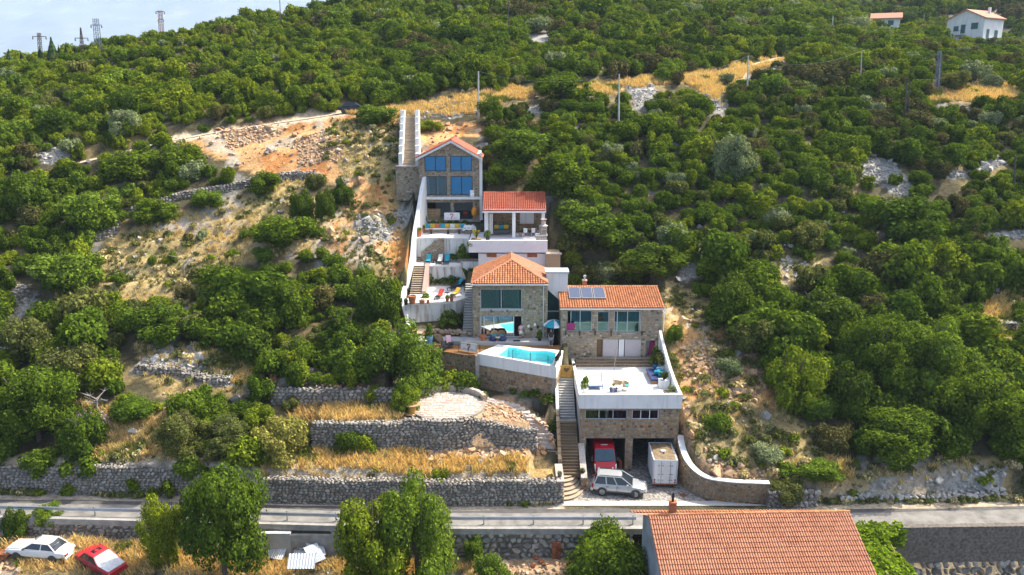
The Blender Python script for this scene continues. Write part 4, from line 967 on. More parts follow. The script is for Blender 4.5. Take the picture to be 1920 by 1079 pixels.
MB().box(dr[2][0],dr[2][1],HY+.4,HY+1.0,7.0,7.16).build('alcove_floor',M['palegrey'],h3)
ez,rz_=ZV(578.5,HY-.35),ZV(537.5,HY+4.3)
e0,e1=(XU(1049.5,HY-.35,ez),HY-.35,ez),(XU(1247,HY-.35,ez),HY-.35,ez)
rl,rr_=(e0[0]+.02,HY+4.3,rz_),(e1[0]-.02,HY+4.3,rz_);bz=ez
MB().add([e0,e1,(e1[0],HY+4.3,rz_),(e0[0],HY+4.3,rz_),(e0[0],HY+8.4,bz+.2),(e1[0],HY+8.4,bz+.2)],[(0,1,2,3),(3,2,5,4)]).build('roof',M['tile_orange'],h3)
MB().add([(hx0,HY,hz1),(hx1,HY,hz1),(hx1,HY+8,hz1),(hx0,HY+8,hz1),(hx0,HY+4.3,rz_-.06),(hx1,HY+4.3,rz_-.06)],[(0,4,3),(1,2,5)]).build('gable',M['white'],h3)
tiled(h3,e0,e1,(e0[0],HY+4.3,rz_),'tile_orange',42,12,seed=3);ridge_caps(h3,(e0[0],HY+4.3,rz_+.03),(e1[0],HY+4.3,rz_+.03),'tile_orange')
MB().box(e0[0],e1[0],HY-.42,HY-.30,ez-.14,ez-.02).build('gutter',M['whitepaint'],h3)
dn=MB();dn.pipe([(hx1-.2,HY-.36,ez-.08),(hx1+.12,HY-.2,ez-.5),(hx1+.12,HY-.12,9.9)],.06,6);dn.build('downpipe',M['whitepaint'],h3)
sd=Vector((0,4.65,rz_-ez)).normalized();sn_=Vector((1,0,0)).cross(sd)
for k_ in range(3):
    ua,ub=1065.5+k_*23.1,1087.6+k_*23.1;xa,xb=XU(ua,HY+2.6,12.9),XU(ub,HY+2.6,12.9);c=Vector(((xa+xb)/2,HY-.35,ez))+sd*2.95+sn_*.2
    sp_=thing('solar_collector',['leftmost of the three dark blue solar panels on the orange roof','middle one of the three dark blue solar panels on the orange roof','rightmost of the three dark blue solar panels on the orange roof'][k_],'solar panel',c,0,'solar panels on the orange roof');sp_.rotation_euler=(math.atan2(sd.z,sd.y),0,0)
    w2=(xb-xa)/2-.02;mb=MB();mb.box(-w2,w2,-1.2,-1.14,-.05,.05).box(-w2,w2,1.14,1.2,-.05,.05).box(-w2,-w2+.05,-1.14,1.14,-.05,.05).box(w2-.05,w2,-1.14,1.14,-.05,.05);mb.put('frame','steel',sp_)
    MB().box(-w2+.05,w2-.05,-1.14,1.14,-.03,.03).build('collector',simple('solar_glass',(0.06,0.075,0.12),.12,var=.1,spec=.6),sp_,local=True)
    MB().tube((-w2+.3,-.6,-.02),(-w2+.3,-.6,-.26),.03).tube((w2-.3,.6,-.02),(w2-.3,.6,-.26),.03).put('bracket','steel',sp_)
ch=thing('brick_chimney','orange brick chimney with steel cowl behind the solar panels','chimney',(XU(1096,82,13.4),82.0,13.0))
MB().box(-.22,.22,-.22,.22,-.2,1.0).put('stack','terracotta',ch);MB().box(-.26,.26,-.26,.26,1.0,1.08).put('cap','flag',ch);MB().lathe((0,0,1.08),[(.1,0),(.1,.3),(.16,.32),(.16,.5),(.02,.55)],10).put('cowl','steel',ch)
# ------------------------------------------------------------------ white stair block between the houses
wb_=thing('white_stair_block','white flat topped block between the two stone houses','outbuilding',(4.8,80.2,8.4))
bx0,bx1=XU(1024,80.2,12),XU(1064,80.2,12);bt=ZV(513,80.2)
MB().extr([(bx0,80.2,ZV(541,80.2)),(bx1,80.2,ZV(577,80.2)),(bx1,80.2,bt),(bx0,80.2,bt)],(0,1.7,0)).build('wall',M['white'],wb_)
MB().box(bx0-.12,bx1+.12,80.05,82.0,bt,bt+.2).build('roof_slab',M['lightgrey'],wb_)
MB().box(bx0-.02,bx1+.1,81.2,81.3,8.2,13.4).build('dark_screen',M['teal'],wb_)
MB().box(bx0,bx1+.2,80.0,80.06,ZV(585,80),ZV(583,80)).build('screen_rail',M['lightgrey'],wb_);MB().box(bx0-.03,bx0+.09,80.02,80.12,8.4,ZV(541,80.2)).build('post',M['white'],wb_)

# ------------------------------------------------------------------ hip roofed stone house by the pool
PY=78.5
h2=thing('hip_roof_house','stone house with orange hipped roof and wide glass doors beside the pool','house',(-.1,PY,8.75))
px_=lambda u,z=11:XU(u,PY,z)
ax0,ax1,az0,az1=px_(887),px_(1026.5),8.5,ZV(536,PY)
win2=[(px_(901,12.8),px_(978.5,12.8),ZV(580,PY),ZV(543,PY)),(px_(901,10),px_(979,10),8.82,ZV(593,PY))]
holed(MB(),ax0,ax1,PY,PY+.4,az0,az1,win2).build('front_wall',M['mortar'],h2)
mb=MB();cladding(mb,(ax0,PY-.001,az0),(1,0,0),ax1-ax0,az1-az0,[(h[0]-ax0,h[1]-ax0,h[2]-az0,h[3]-az0)for h in win2],size=.25,seed=90,ratio=(.7,1.5))
cladding(mb,(ax0,PY+7,az0),(0,-1,0),7,az1-az0,size=.28,seed=91);mb.build('stone_facing',M['housestone'],h2,kind='stuff')
MB().box(ax0,ax0+.35,PY+.4,PY+7,az0,az1).build('side_wall',M['mortar'],h2);MB().box(ax1-.35,ax1,PY+.4,PY+7,az0,az1).build('side_wall',M['mortar'],h2);MB().box(ax0,ax1,PY+7,PY+7.3,az0,az1).build('back_wall',M['white'],h2)
MB().box(ax0+.35,ax1-.35,PY+.42,PY+7,11.25,11.45).build('storey_floor',M['interior_light'],h2)
a=win2[0];window(h2,*a,PY,2,'lightgrey','glass_green',('offwhite',[(.02,.46),(.52,.95)]),recess=.14)
MB().box(a[0]-.05,a[1]+.05,PY-.07,PY+.1,a[2]-.12,a[2]-.01).build('sill',M['lightgrey'],h2)
b=win2[1];window(h2,*b,PY,4,'whitepaint','glass_door',None,recess=.16,name='glass_door',splits=[b[0],b[0]+.35,b[0]+(b[1]-b[0])*.32,b[0]+(b[1]-b[0])*.8,b[1]],open_=(3,),depth=3.4)
ez2=ZV(533,PY-.4);ey0,ey1=PY-.4,PY+7.0
el,er=XU(883.5,ey0,ez2),XU(1027.5,ey0,ez2);rx,ry,rzz=XU(958.5,PY+3.3,16.2),PY+3.3,ZV(488.5,PY+3.3)
rb_y,rb_x=PY+7.0,XU(961,PY+7.0,rzz)
A0,A1,B0,B1,R0,R1=(el,ey0,ez2),(er,ey0,ez2),(el,ey1,ez2),(er,ey1,ez2),(rx,ry,rzz),(rx,rb_y,rzz)
MB().add([A0,A1,B0,B1,R0,R1],[(0,1,4),(1,3,5,4),(2,0,4,5),(3,2,5)]).build('roof',M['tile_orange'],h2)
MB().add([A0,A1,B1,B0],[(0,1,2,3)]).build('soffit',M['white'],h2)
def tri_clip(Wd,apex,Hd):return lambda a_,b_:a_>apex*b_/Hd-.02 and a_<Wd-(Wd-apex)*b_/Hd+.02
fw=er-el;fh=math.hypot(ry-ey0,rzz-ez2)
tiled(h2,A0,A1,(rx,ry,rzz),'tile_orange',30,12,tri_clip(fw,rx-el,fh),seed=5)
sh=math.hypot(er-rx,rzz-ez2);sl2=ey1-ey0
tiled(h2,A1,B1,(rx,ry,rzz),'tile_pale',28,14,lambda a_,b_:a_>(ry-ey0)*b_/sh-.05,seed=6)  # right slope in paler tiles: its sunlit brightness is put into the colour
tiled(h2,B0,A0,(rx,rb_y,rzz),'tile_orange',28,14,lambda a_,b_:a_<sl2-(ry-ey0)*b_/sh+.05,seed=7)
for a_,b_,m_ in((A0,R0,'tile_pale'),(A1,R0,'tile_orange'),(R0,R1,'tile_orange')):ridge_caps(h2,Vector(a_)+Vector((0,0,.06)),Vector(b_)+Vector((0,0,.06)),m_,r=.12)
MB().box(el-.03,er+.03,ey0-.1,ey0+.02,ez2-.13,ez2-.02).build('gutter',M['whitepaint'],h2)
MB().tube((px_(1018.5),PY-.12,ez2-.1),(px_(1018.5),PY-.12,8.8),.05).build('downpipe',M['lightgrey'],h2)
for u,v in((921,581),(951,581)):MB().box(px_(u)-.06,px_(u)+.06,PY-.25,PY-.05,ZV(v+3,PY),ZV(v,PY)).build('wall_lamp',M['dark'],h2)
MB().box(ax0-.8,ax1+.25,PY-1.35,PY-.002,8.3,8.8).build('front_step',M['palegrey'],h2)

# ------------------------------------------------------------------ pool and deck
FL,FR,BR,BL=Vector((-3.35,74.1)),Vector((4.1,70.2)),Vector((5.05,75.0)),Vector((-1.4,76.9));PZ=8.6
pl=thing('swimming_pool','small turquoise swimming pool with white rim on a stone wall','swimming pool',(1.2,73.5,5.2))
def inset(t,s):return FL.lerp(FR,t).lerp(BL.lerp(BR,t),s)
N_=24
out_=[FL,FR,BR,BL]
inn_b=[inset(.20+.72*i/N_,.82+.055*math.sin(i/N_*9.2+.6))for i in range(N_+1)];inn_f=[inset(.24+.70*i/N_,.09)for i in range(N_+1)]
outer_b=[inset(i/N_,1)for i in range(N_+1)];outer_f=[inset(i/N_,0)for i in range(N_+1)]
V3=lambda p,z:(p.x,p.y,z)
mb=MB()
for i in range(N_):
    mb.add([V3(outer_f[i],PZ),V3(outer_f[i+1],PZ),V3(inn_f[i+1],PZ),V3(inn_f[i],PZ)],[(0,1,2,3)]);mb.add([V3(inn_b[i],PZ),V3(inn_b[i+1],PZ),V3(outer_b[i+1],PZ),V3(outer_b[i],PZ)],[(0,1,2,3)])
mb.add([V3(outer_f[0],PZ),V3(inn_f[0],PZ),V3(inn_b[0],PZ),V3(outer_b[0],PZ)],[(0,1,2,3)]);mb.add([V3(inn_f[N_],PZ),V3(outer_f[N_],PZ),V3(outer_b[N_],PZ),V3(inn_b[N_],PZ)],[(0,1,2,3)])
mb.build('rim',M['whitepaint'],pl)
mb=MB();loop=inn_f+inn_b[::-1];n=len(loop);vs_=[V3(p,PZ)for p in loop]+[V3(p,PZ-1.0)for p in loop]
mb.add(vs_,[(i,(i+1)%n,n+(i+1)%n,n+i)for i in range(n)]);mb.add([V3(p,PZ-1.0)for p in loop],[tuple(range(n))])
mb.build('basin',simple('pool_lining',(0.36,0.88,0.94),.5,var=.04),pl)
wm,wn_,wl2,wb2,wo2=mat_new('pool_water');wn_.remove(wb2);t_=wn_.new('ShaderNodeBsdfTransparent');t_.inputs[0].default_value=(.72,.985,1.0,1);g2=wn_.new('ShaderNodeBsdfGlossy');g2.inputs['Roughness'].default_value=.04;fr_=wn_.new('ShaderNodeFresnel');fr_.inputs['IOR'].default_value=1.33
b2=wn_.new('ShaderNodeBump');b2.inputs['Strength'].default_value=.35;b2.inputs['Distance'].default_value=.05;wl2.new(noise(wn_,wl2,2.5,3),b2.inputs['Height']);wl2.new(b2.outputs[0],g2.inputs['Normal']);ms_=wn_.new('ShaderNodeMixShader');wl2.new(fr_.outputs[0],ms_.inputs[0]);wl2.new(t_.outputs[0],ms_.inputs[1]);wl2.new(g2.outputs[0],ms_.inputs[2]);wl2.new(ms_.outputs[0],wo2.inputs[0])
MB().add([V3(p,PZ-.14)for p in loop],[tuple(range(n))]).build('water',wm,pl)
mb=MB();
for a_,b_ in((FL,FR),(FR,BR),(BL,FL)):
    d=(b_-a_).normalized();nn=Vector((d.y,-d.x));mb.extr([V3(a_+nn*.02,7.45),V3(b_+nn*.02,7.45),V3(b_+nn*.02,PZ-.004),V3(a_+nn*.02,PZ-.004)],(-nn.x*.12,-nn.y*.12,0))
mb.build('white_band',M['white'],pl)
mb=MB();d=(FR-FL);Ld=d.length;d.normalize();nn=Vector((d.y,-d.x))
mb.extr([V3(FL,4.6),V3(FR,4.6),V3(FR,7.45),V3(FL,7.45)],(-nn.x*.5,-nn.y*.5,0));mb.extr([V3(FL,4.6),V3(FL,7.45),V3(BL,7.45),V3(BL,4.6)],(.4,.0,0));mb.extr([V3(FR,4.6),V3(FR,7.45),V3(BR,7.45),V3(BR,4.6)],(-.4,0,0));mb.build('base_wall',M['mortar'],pl)
mb=MB();cladding(mb,V3(FL,4.6),(d.x,d.y,0),Ld,2.85,size=.27,seed=95,ratio=(.7,1.5));d3=(BR-FR);l3=d3.length;d3.normalize();cladding(mb,V3(FR,4.6),(d3.x,d3.y,0),l3,2.85,size=.27,seed=96);mb.build('stone_facing',M['warmstone'],pl,kind='stuff')
fn=thing('pool_fence','frameless glass pool fence with thin black posts on the pool rim','fence',(FL.x,FL.y,PZ));fp=[FL.lerp(FR,t)for t in(.03,.245,.46,.68,.9,.985)]+[FR.lerp(BR,t)for t in(.32,.66)]
for p in fp:
    p_=p+Vector((.0,.06));MB().tube(V3(p_,PZ-.25),V3(p_,PZ+.95),.028,6).tube(V3(p_,PZ-.3),V3(p_,PZ-.12),.06,6).build('post',M['dark'],fn)
for a_,b_ in zip(fp[:-1],fp[1:]):
    q0,q1=a_+Vector((0,.06)),b_+Vector((0,.06));MB().extr([V3(q0,PZ+.06),V3(q1,PZ+.06),V3(q1,PZ+.92),V3(q0,PZ+.92)],(0,.012,0)).build('glass_panel',M['glass_fence'],fn)
# wooden deck
dk=thing('wooden_deck','warm wooden plank deck between pool and stone house','deck',(-4,76.4,8.3))
dz=8.42;df=lambda x:np.interp(x,[-8.7,-7.2,-5.5,-3.3],[76.0,75.6,75.2,74.2])
mb=MB();r_=random.Random(4)
for y in np.arange(74.2,77.15,.145):
    xa=-8.6+max(0,76-y)*2.2;xb=(FL.x+(y-FL.y)*(BL.x-FL.x)/(BL.y-FL.y)-.03)if y<BL.y else 4.9
    if y>76.5:xb=4.9
    if y<76.9 and y>74.2:xb=min(xb,FL.x+(y-FL.y)*.72+.1)if y<76.6 else xb
    x=xa
    while x<xb-.1:
        w=min(r_.uniform(1.6,2.6),xb-x);mb.box(x,x+w-.012,y,y+.135,dz-.05,dz+r_.uniform(-.004,.004));x+=w
for y in np.arange(75.0,77.1,.145):   # behind the pool
    if y>74.9:
        xa=BL.x+(y-BL.y)*-3.3+.15
        xa=max(xa,BL.x+.1);
        if xa<4.8 and y>75.2:mb.box(xa if y>76.9 else max(xa,BL.x+(BL.y-y)*3.35+.15),4.95,y,y+.135,dz-.05,dz+.001)
mb.build('planks',pieces('deck_planks',[(0,(.22,.10,.035)),(.5,(.30,.15,.055)),(1,(.25,.12,.05))],.6,.1),dk,kind='stuff')
dw=thing('deck_retaining_wall','brown stone retaining wall under the wooden deck, left of the pool','wall',(-6,75.4,5));wp=[(-9.3,76.6),(-8.4,75.9),(-7.0,75.55),(-5.3,75.1),(-3.35,74.1)]
mb=MB();cb=MB()
for i,(a_,b_)in enumerate(zip(wp[:-1],wp[1:])):
    d=Vector((b_[0]-a_[0],b_[1]-a_[1],0));l_=d.length;d.normalize();nn=Vector((d.y,-d.x,0));cb.extr([(a_[0],a_[1],4.6),(b_[0],b_[1],4.6),(b_[0],b_[1],8.38),(a_[0],a_[1],8.38)],(-nn.x*.4,-nn.y*.4,0));cladding(mb,(a_[0],a_[1],4.6),d,l_,3.72,size=.27,seed=110+i,ratio=(.7,1.5))
cb.build('wall_core',M['mortar'],dw);mb.build('stones',M['warmstone'],dw,kind='stuff')
MB().pipe([(a_[0],a_[1],8.36)for a_ in wp],.07,6).build('edge_board',M['wood'],dw)
MB().box(-3.55,-3.2,73.75,74.2,4.6,8.45).build('corner_pier',M['flag'],dw)

# ------------------------------------------------------------------ white terraces stepping up the left
T1,T2,T3=11.6,13.9,16.7
tr=thing('lower_sun_terrace','lower white sun terrace with stained retaining wall and terracotta pots','terrace',(-8,82,9))
t1p=[(-11.3,81.8),(-7.6,82.3),(-6.0,82.6),(-4.3,85.2),(-4.0,90),(-11.3,90)]
MB().prism(t1p,T1-.25,T1).build('floor',M['whitefloor'],tr)
stn,nn_,ll_,bb2,oo_=mat_new('stained_white_render');sr=ramp(nn_,[(.36,(.34,.29,.21)),(.50,(.66,.66,.63)),(.7,(.72,.72,.70))]);ll_.new(noise(nn_,ll_,1.5,4,.6,stretch=(1.6,1,.16)),sr.inputs[0]);ll_.new(sr.outputs[0],bb2.inputs['Base Color']);bb2.inputs['Roughness'].default_value=.9;M['stained']=stn
mb=MB()
for a_,b_ in zip(t1p[:3],t1p[1:4]):
    d=Vector((b_[0]-a_[0],b_[1]-a_[1],0)).normalized();nn=Vector((d.y,-d.x,0));mb.extr([(a_[0]+nn.x*.02,a_[1]+nn.y*.02,8.0),(b_[0]+nn.x*.02,b_[1]+nn.y*.02,8.0),(b_[0]+nn.x*.02,b_[1]+nn.y*.02,T1-.26),(a_[0]+nn.x*.02,a_[1]+nn.y*.02,T1-.26)],(-nn.x*.3,-nn.y*.3,0))
mb.build('retaining_wall',M['stained'],tr)
MB().box(-9.3,-4.9,89.55,89.7,T1,T1+.22).build('planter_edge',M['mortar'],tr)
tr2=thing('middle_sun_terrace','narrow middle white terrace with dark loungers below a stone triangle wall','terrace',(-8,90,T1))
MB().box(-11.3,-5.9,89.95,92.5,T2-.22,T2).build('floor',M['whitefloor'],tr2);MB().box(-9.6,-3.6,90.05,90.3,T1-.2,T2-.23).build('retaining_wall',M['stained'],tr2)
MB().box(-5.88,-3.6,90.1,90.45,T1,T2+.35).build('planter_wall',M['stained'],tr2);MB().box(-6.3,-3.5,91.4,91.65,T2-.1,T2+.42).build('planter_edge',M['mortar'],tr2);MB().box(-6.3,-3.5,91.65,92.4,T2-.2,T2+.3).build('planter_soil',M['darkwood'],tr2)
tr3=thing('cushion_terrace','upper white terrace with long cushioned bench in front of the open loggia','terrace',(-8,92.2,T2))
t3x0,t3x1=-11.4,XU(880,92.2,T3)
MB().box(t3x0,t3x1,92.3,97.1,T3-.2,T3).build('floor',M['whitefloor'],tr3);MB().box(t3x0,t3x1,92.42,92.7,T2-.3,T3-.205).build('retaining_wall',M['stained'],tr3)
tx=lambda u:XU(u,92.3,15.5)
tp_=[(tx(789),92.15,T2),(tx(833),92.15,T2),(tx(833),92.15,T3-.05),(tx(822),92.15,T3-.2),(tx(789),92.15,15.0)]
MB().extr(tp_,(0,.25,0)).build('stone_triangle',M['mortar'],tr3)
mb=MB();W_=tx(833)-tx(789);cladding(mb,(tx(789),92.15,T2),(1,0,0),W_,T3-T2,size=.2,seed=120,inside=lambda a_,b_:b_<1.15+a_*1.65/(W_*.8));mb.build('stone_facing',M['housestone'],tr3,kind='stuff')
stw=thing('terrace_stairs','narrow stone stairs climbing along the white boundary wall','stairway',(-10.5,86,T1))
stairs_parts(stw,XU(771,87,12.5),XU(793,87,12.5),85.6,90.0,T1,T2,13,'stepstone','riser',jit=.03)
MB().extr([(XU(794,87.5,12.5),85.6,T1),(XU(794,87.5,12.5),90.0,T1),(XU(794,87.5,12.5),90.0,T2+.25),(XU(794,87.5,12.5),85.6,T1+.35)],(.45,0,0)).build('side_wall',M['flag'],stw)
stairs_parts(stw,XU(781,92.6,14.5),XU(790,92.6,14.5),91.9,94.2,T2,15.4,9,'stepstone','riser')
pst=thing('passage_stairs','grey stair passage rising along the left side of the stone house','stairway',(-5,79,8.8))
stairs_parts(pst,-5.15,-3.95,79.6,86.5,8.8,12.6,20,'palegrey','concrete')
MB().box(-11.3,-3.9,78.0,79.5,8.2,8.62).build('paved_court',M['palegrey'],label='pale paved court left of the stone house',cat='paving',kind='structure')
# white boundary wall down the left side
bw=thing('white_boundary_wall','tall curving white wall along the left side of the terraces','wall',(-11.6,88,10))
prof2=[(97.4,793,330),(96,787,355),(94.6,781,392),(93.2,776,420),(91.6,772,445),(90,769,478),(88.4,764,508),(86.6,757,533),(84.6,751,553),(83.2,752,566),(81.8,756,583),(80.0,762,606),(79.2,765,616)]
rings=[];caps_=[]
for Y,u,v in prof2:
    p=W(u,v,Y);zb_=min(p.z-1.4,float(Hq(p.x,Y))-1.2);th=.42
    rings.append([(p.x,Y,zb_),(p.x+th,Y,zb_),(p.x+th,Y,p.z),(p.x,Y,p.z)])
MB().loft(rings).build('wall_body',M['white'],bw)
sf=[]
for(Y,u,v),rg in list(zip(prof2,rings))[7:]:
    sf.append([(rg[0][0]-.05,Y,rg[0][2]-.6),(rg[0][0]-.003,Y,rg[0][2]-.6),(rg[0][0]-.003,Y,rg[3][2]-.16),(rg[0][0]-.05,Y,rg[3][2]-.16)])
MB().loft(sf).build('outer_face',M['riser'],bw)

# ------------------------------------------------------------------ white building with the covered roof terrace
KY=88.0;KF=16.8
pv=thing('pergola_house','white building carrying a tiled open pavilion on its terrace','house',(0,KY,12))
kx0,kx1=XU(897,KY+.3,15),XU(1023,KY+.3,15)
MB().box(kx0,kx1,KY+.3,95.6,11.5,15.6).build('wall',M['pinkwhite'],pv)
MB().box(XU(878.5,KY,16.5),XU(1026.5,KY,16.5),KY,95.6,ZV(474,KY),KF).build('terrace_slab',M['pinkwhite'],pv)
MB().box(XU(878.5,KY,16.5),XU(1026.5,KY,16.5),KY-.02,KY+.28,KF+.002,ZV(451.5,KY)).build('parapet',M['white'],pv)
for u0,u1 in((912.5,931),(988.5,1007)):
    mb=MB();x0,x1,z0,z1=XU(u0,KY+.3,15),XU(u1,KY+.3,15),ZV(482.5,KY+.3),ZV(474.8,KY+.3)
    MB().box(x0,x1,KY+.27,KY+.297,z0,z1).build('brick_infill',M['brickred'],pv)
    for i in range(6):
        for j in range(3):
            w=(x1-x0)/6;h=(z1-z0)/3;MB().box(x0+i*w+.01,x0+(i+1)*w-.01,KY+.235,KY+.268,z0+j*h+.01,z0+(j+1)*h-.01).build('brick',M['brickred'],pv)
cy=91.9
for u in(912,963.5,1018.5):
    x=XU(u,cy,18);MB().box(x-.19,x+.19,cy-.19,cy+.19,KF,19.75).build('column',M['white'],pv)
MB().box(XU(908,cy,19.8),XU(1023,cy,19.8),cy-.22,cy+.22,19.75,20.15).build('beam',M['white'],pv)
MB().box(XU(908,cy,18),XU(908,cy,18)+.25,cy+.25,95.2,KF,20.1).build('side_wall',M['pinkwhite'],pv)
MB().box(XU(908,cy,18),XU(1023,cy,18),95.2,95.5,KF,20.1).build('back_wall',M['mortar'],pv)
mb=MB();x0,x1=XU(908,cy,18)+.25,XU(1023,cy,18);hol=(XU(975,95.2,18.6),XU(1001,95.2,18.6),17.9,19.6);cladding(mb,(x0,95.2,KF),(1,0,0),x1-x0,3.3,[(hol[0]-x0,hol[1]-x0,hol[2]-KF,hol[3]-KF)],size=.26,seed=130);mb.build('stone_facing',M['warmstone'],pv,kind='stuff')
MB().box(hol[0],hol[1],95.08,95.19,hol[2],hol[3]).build('white_panel',M['white'],pv)
MB().box(hol[0]-.1,hol[1]+.1,94.7,95.15,hol[2]-.1,hol[2]).build('shelf',M['wood'],pv)
ez3=ZV(396,cy-.35);rz3=ZV(361.5,cy+3.0);e0,e1=(XU(904.5,cy-.35,ez3),cy-.35,ez3),(XU(1024,cy-.35,ez3),cy-.35,ez3)
MB().add([e0,e1,(e1[0],cy+3,rz3),(e0[0],cy+3,rz3),(e0[0],cy+3.9,rz3-.45),(e1[0],cy+3.9,rz3-.45)],[(0,1,2,3),(3,2,5,4)]).build('roof',M['tile_red'],pv)
tiled(pv,e0,e1,(e0[0],cy+3,rz3),'tile_red',34,12,seed=8);ridge_caps(pv,(e0[0],cy+3,rz3+.03),(e1[0],cy+3,rz3+.03),'tile_red')
MB().box(e0[0],e1[0],cy-.42,cy-.3,ez3-.2,ez3-.02).build('eave_board',M['whitepaint'],pv)
MB().box(XU(1023,88,15),5.4,87.5,90.5,11.5,ZV(474,88.5)).build('stone_annex',M['housestone'],pv);MB().box(XU(1023,88,15)+.02,5.55,87.4,88.1,ZV(476,88),ZV(474,88)).build('annex_slab',M['flag'],pv)
# stone barbecue
bq=thing('stone_barbecue','pale round stone barbecue oven at the right corner of the pavilion terrace','barbecue',(XU(1017,89.6,17),89.6,KF))
mb=MB();mb.box(-.75,.5,-.5,.5,0,.7).box(-.25,.5,-.45,.45,.7,1.7);mb.put('core','mortar',bq)
mb=MB();cladding(mb,(-.75,-.5,0),(1,0,0),1.25,.7,size=.22,seed=140);cladding(mb,(-.25,-.45,.72),(1,0,0),.75,.95,[(.2,.55,.2,.55)],size=.2,seed=141);mb.build('stone_facing',M['flag'],bq,local=True,kind='stuff')
MB().lathe((.12,0,1.7),[(.45,0),(.5,.08),(.3,.2),(.22,.22),(.22,.75)],12).put('chimney','flag',bq);MB().box(-.2,.45,-.3,.3,2.45,2.53).put('chimney_cap','flag',bq);MB().box(-.8,.55,-.55,.5,.7,.78).put('worktop','whitefloor',bq)

# ------------------------------------------------------------------ upper gabled stone house
UY=97.3;UF=18.0
h1=thing('gabled_stone_house','tall narrow stone house with red gabled roof and blue mirrored windows','house',(-7.4,UY,UF))
ux=lambda u,z=22:XU(u,UY,z)
qx0,qx1=ux(786),ux(899);ezu=ZV(291,UY);pk=ZV(266,UY);pm=ux(846,26)
rows=[(ZV(321.5,UY),ZV(293,UY)),(ZV(366,UY),ZV(331,UY))]
wins=[(ux(796,24.6),ux(836.5,24.6),*rows[0]),(ux(844,24.6),ux(885,24.6),*rows[0]),(ux(797.5,22),ux(837.5,22),*rows[1]),(ux(845,22),ux(886,22),*rows[1])]
lg=[(ux(795,19),ux(845,19),UF-.02,ZV(380,UY)),(ux(851.5,19),ux(886,19),UF-.02,ZV(380,UY))]
holed(MB(),qx0,qx1,UY,UY+.4,UF-.3,ezu-.01,wins+lg).build('front_wall',M['mortar'],h1)
MB().extr([(qx0,UY,ezu-.009),(qx1,UY,ezu-.009),(pm,UY,pk-.02)],(0,.4,0)).build('gable_wall',M['mortar'],h1)
mb=MB();gab=lambda a_,b_:(b_<ezu-UF+.3)or(b_-(ezu-UF+.3)<(pk-ezu)*(1-abs(a_+qx0-pm)/((qx1-qx0)/2))-.12)
cladding(mb,(qx0,UY-.001,UF-.3),(1,0,0),qx1-qx0,pk-UF+.3,[(h[0]-qx0,h[1]-qx0,h[2]-UF+.3,h[3]-UF+.3)for h in wins+lg],size=.22,seed=150,inside=gab);mb.build('stone_facing',M['housestone'],h1,kind='stuff')
MB().box(qx1-.4,qx1+.06,UY+.02,UY+6,UF-.3,ezu+.12).build('side_wall',M['white'],h1);MB().box(qx0,qx0+.35,UY+.4,UY+6,UF-.3,ezu).build('side_wall',M['mortar'],h1);MB().box(qx0,qx1,UY+6,UY+6.3,UF-.3,ezu).build('back_wall',M['white'],h1)
MB().box(qx1+.003,XU(904.5,UY,22),UY-.12,UY+.015,UF,ezu+.25).build('white_pier',M['white'],h1)
for i,w_ in enumerate(wins):window(h1,*w_,UY,2,'dark','glass_blue' if i<2 or i==3 else 'glass_dark',('offwhite' if i>1 else 'navy',[(0.02,.98)]if i<2 else([(.05,.2),(.5,.62),(.9,.97)]if i==2 else[(.05,.3),(.5,.97)])),bar=.08,recess=.06)  # top row: navy curtains put the reflected sky blue into a cloth colour
bz_=ZV(369,UY);MB().box(qx0-.1,qx1+.2,UY-.55,UY-.06,bz_-.28,bz_).build('balcony_slab',M['white'],h1)
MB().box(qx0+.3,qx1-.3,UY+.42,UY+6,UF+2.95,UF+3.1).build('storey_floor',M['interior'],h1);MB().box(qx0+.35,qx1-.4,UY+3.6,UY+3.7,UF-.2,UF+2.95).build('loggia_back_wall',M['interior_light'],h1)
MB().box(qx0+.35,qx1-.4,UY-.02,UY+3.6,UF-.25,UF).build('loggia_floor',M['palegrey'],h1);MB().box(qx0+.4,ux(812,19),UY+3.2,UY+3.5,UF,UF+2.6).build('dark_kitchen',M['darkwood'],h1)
eh0,eh1=ux(779,26),ux(904.5,26);ezr=ZV(297,UY);pkr=ZV(263.5,UY-.3);yb_=UY+6.4;yf_=UY-.35
E0,E1,PK=(eh0,yf_,ezr),(eh1,yf_,ezr),(pm,yf_,pkr)
MB().add([E0,PK,(pm,yb_,pkr),(eh0,yb_,ezr),E1,(eh1,yb_,ezr)],[(0,1,2,3),(1,4,5,2)]).build('roof',M['tile_red'],h1)
th_=math.hypot(eh1-pm,pkr-ezr);tiled(h1,E1,(eh1,yb_,ezr),(pm,yf_,pkr),'tile_red',24,12,seed=9);tiled(h1,(eh0,yb_,ezr),E0,(pm,yb_,pkr),'tile_red',24,12,seed=10);ridge_caps(h1,(pm,yf_,pkr+.05),(pm,yb_,pkr+.05),'tile_red')
for a_,b_ in((E0,PK),(PK,E1)):
    a_,b_=Vector(a_),Vector(b_);MB().extr([a_+Vector((0,-.05,-.30)),b_+Vector((0,-.05,-.30)),b_+Vector((0,-.05,-.03)),a_+Vector((0,-.05,-.03))],(0,.3,0)).build('barge_board',M['white'],h1)
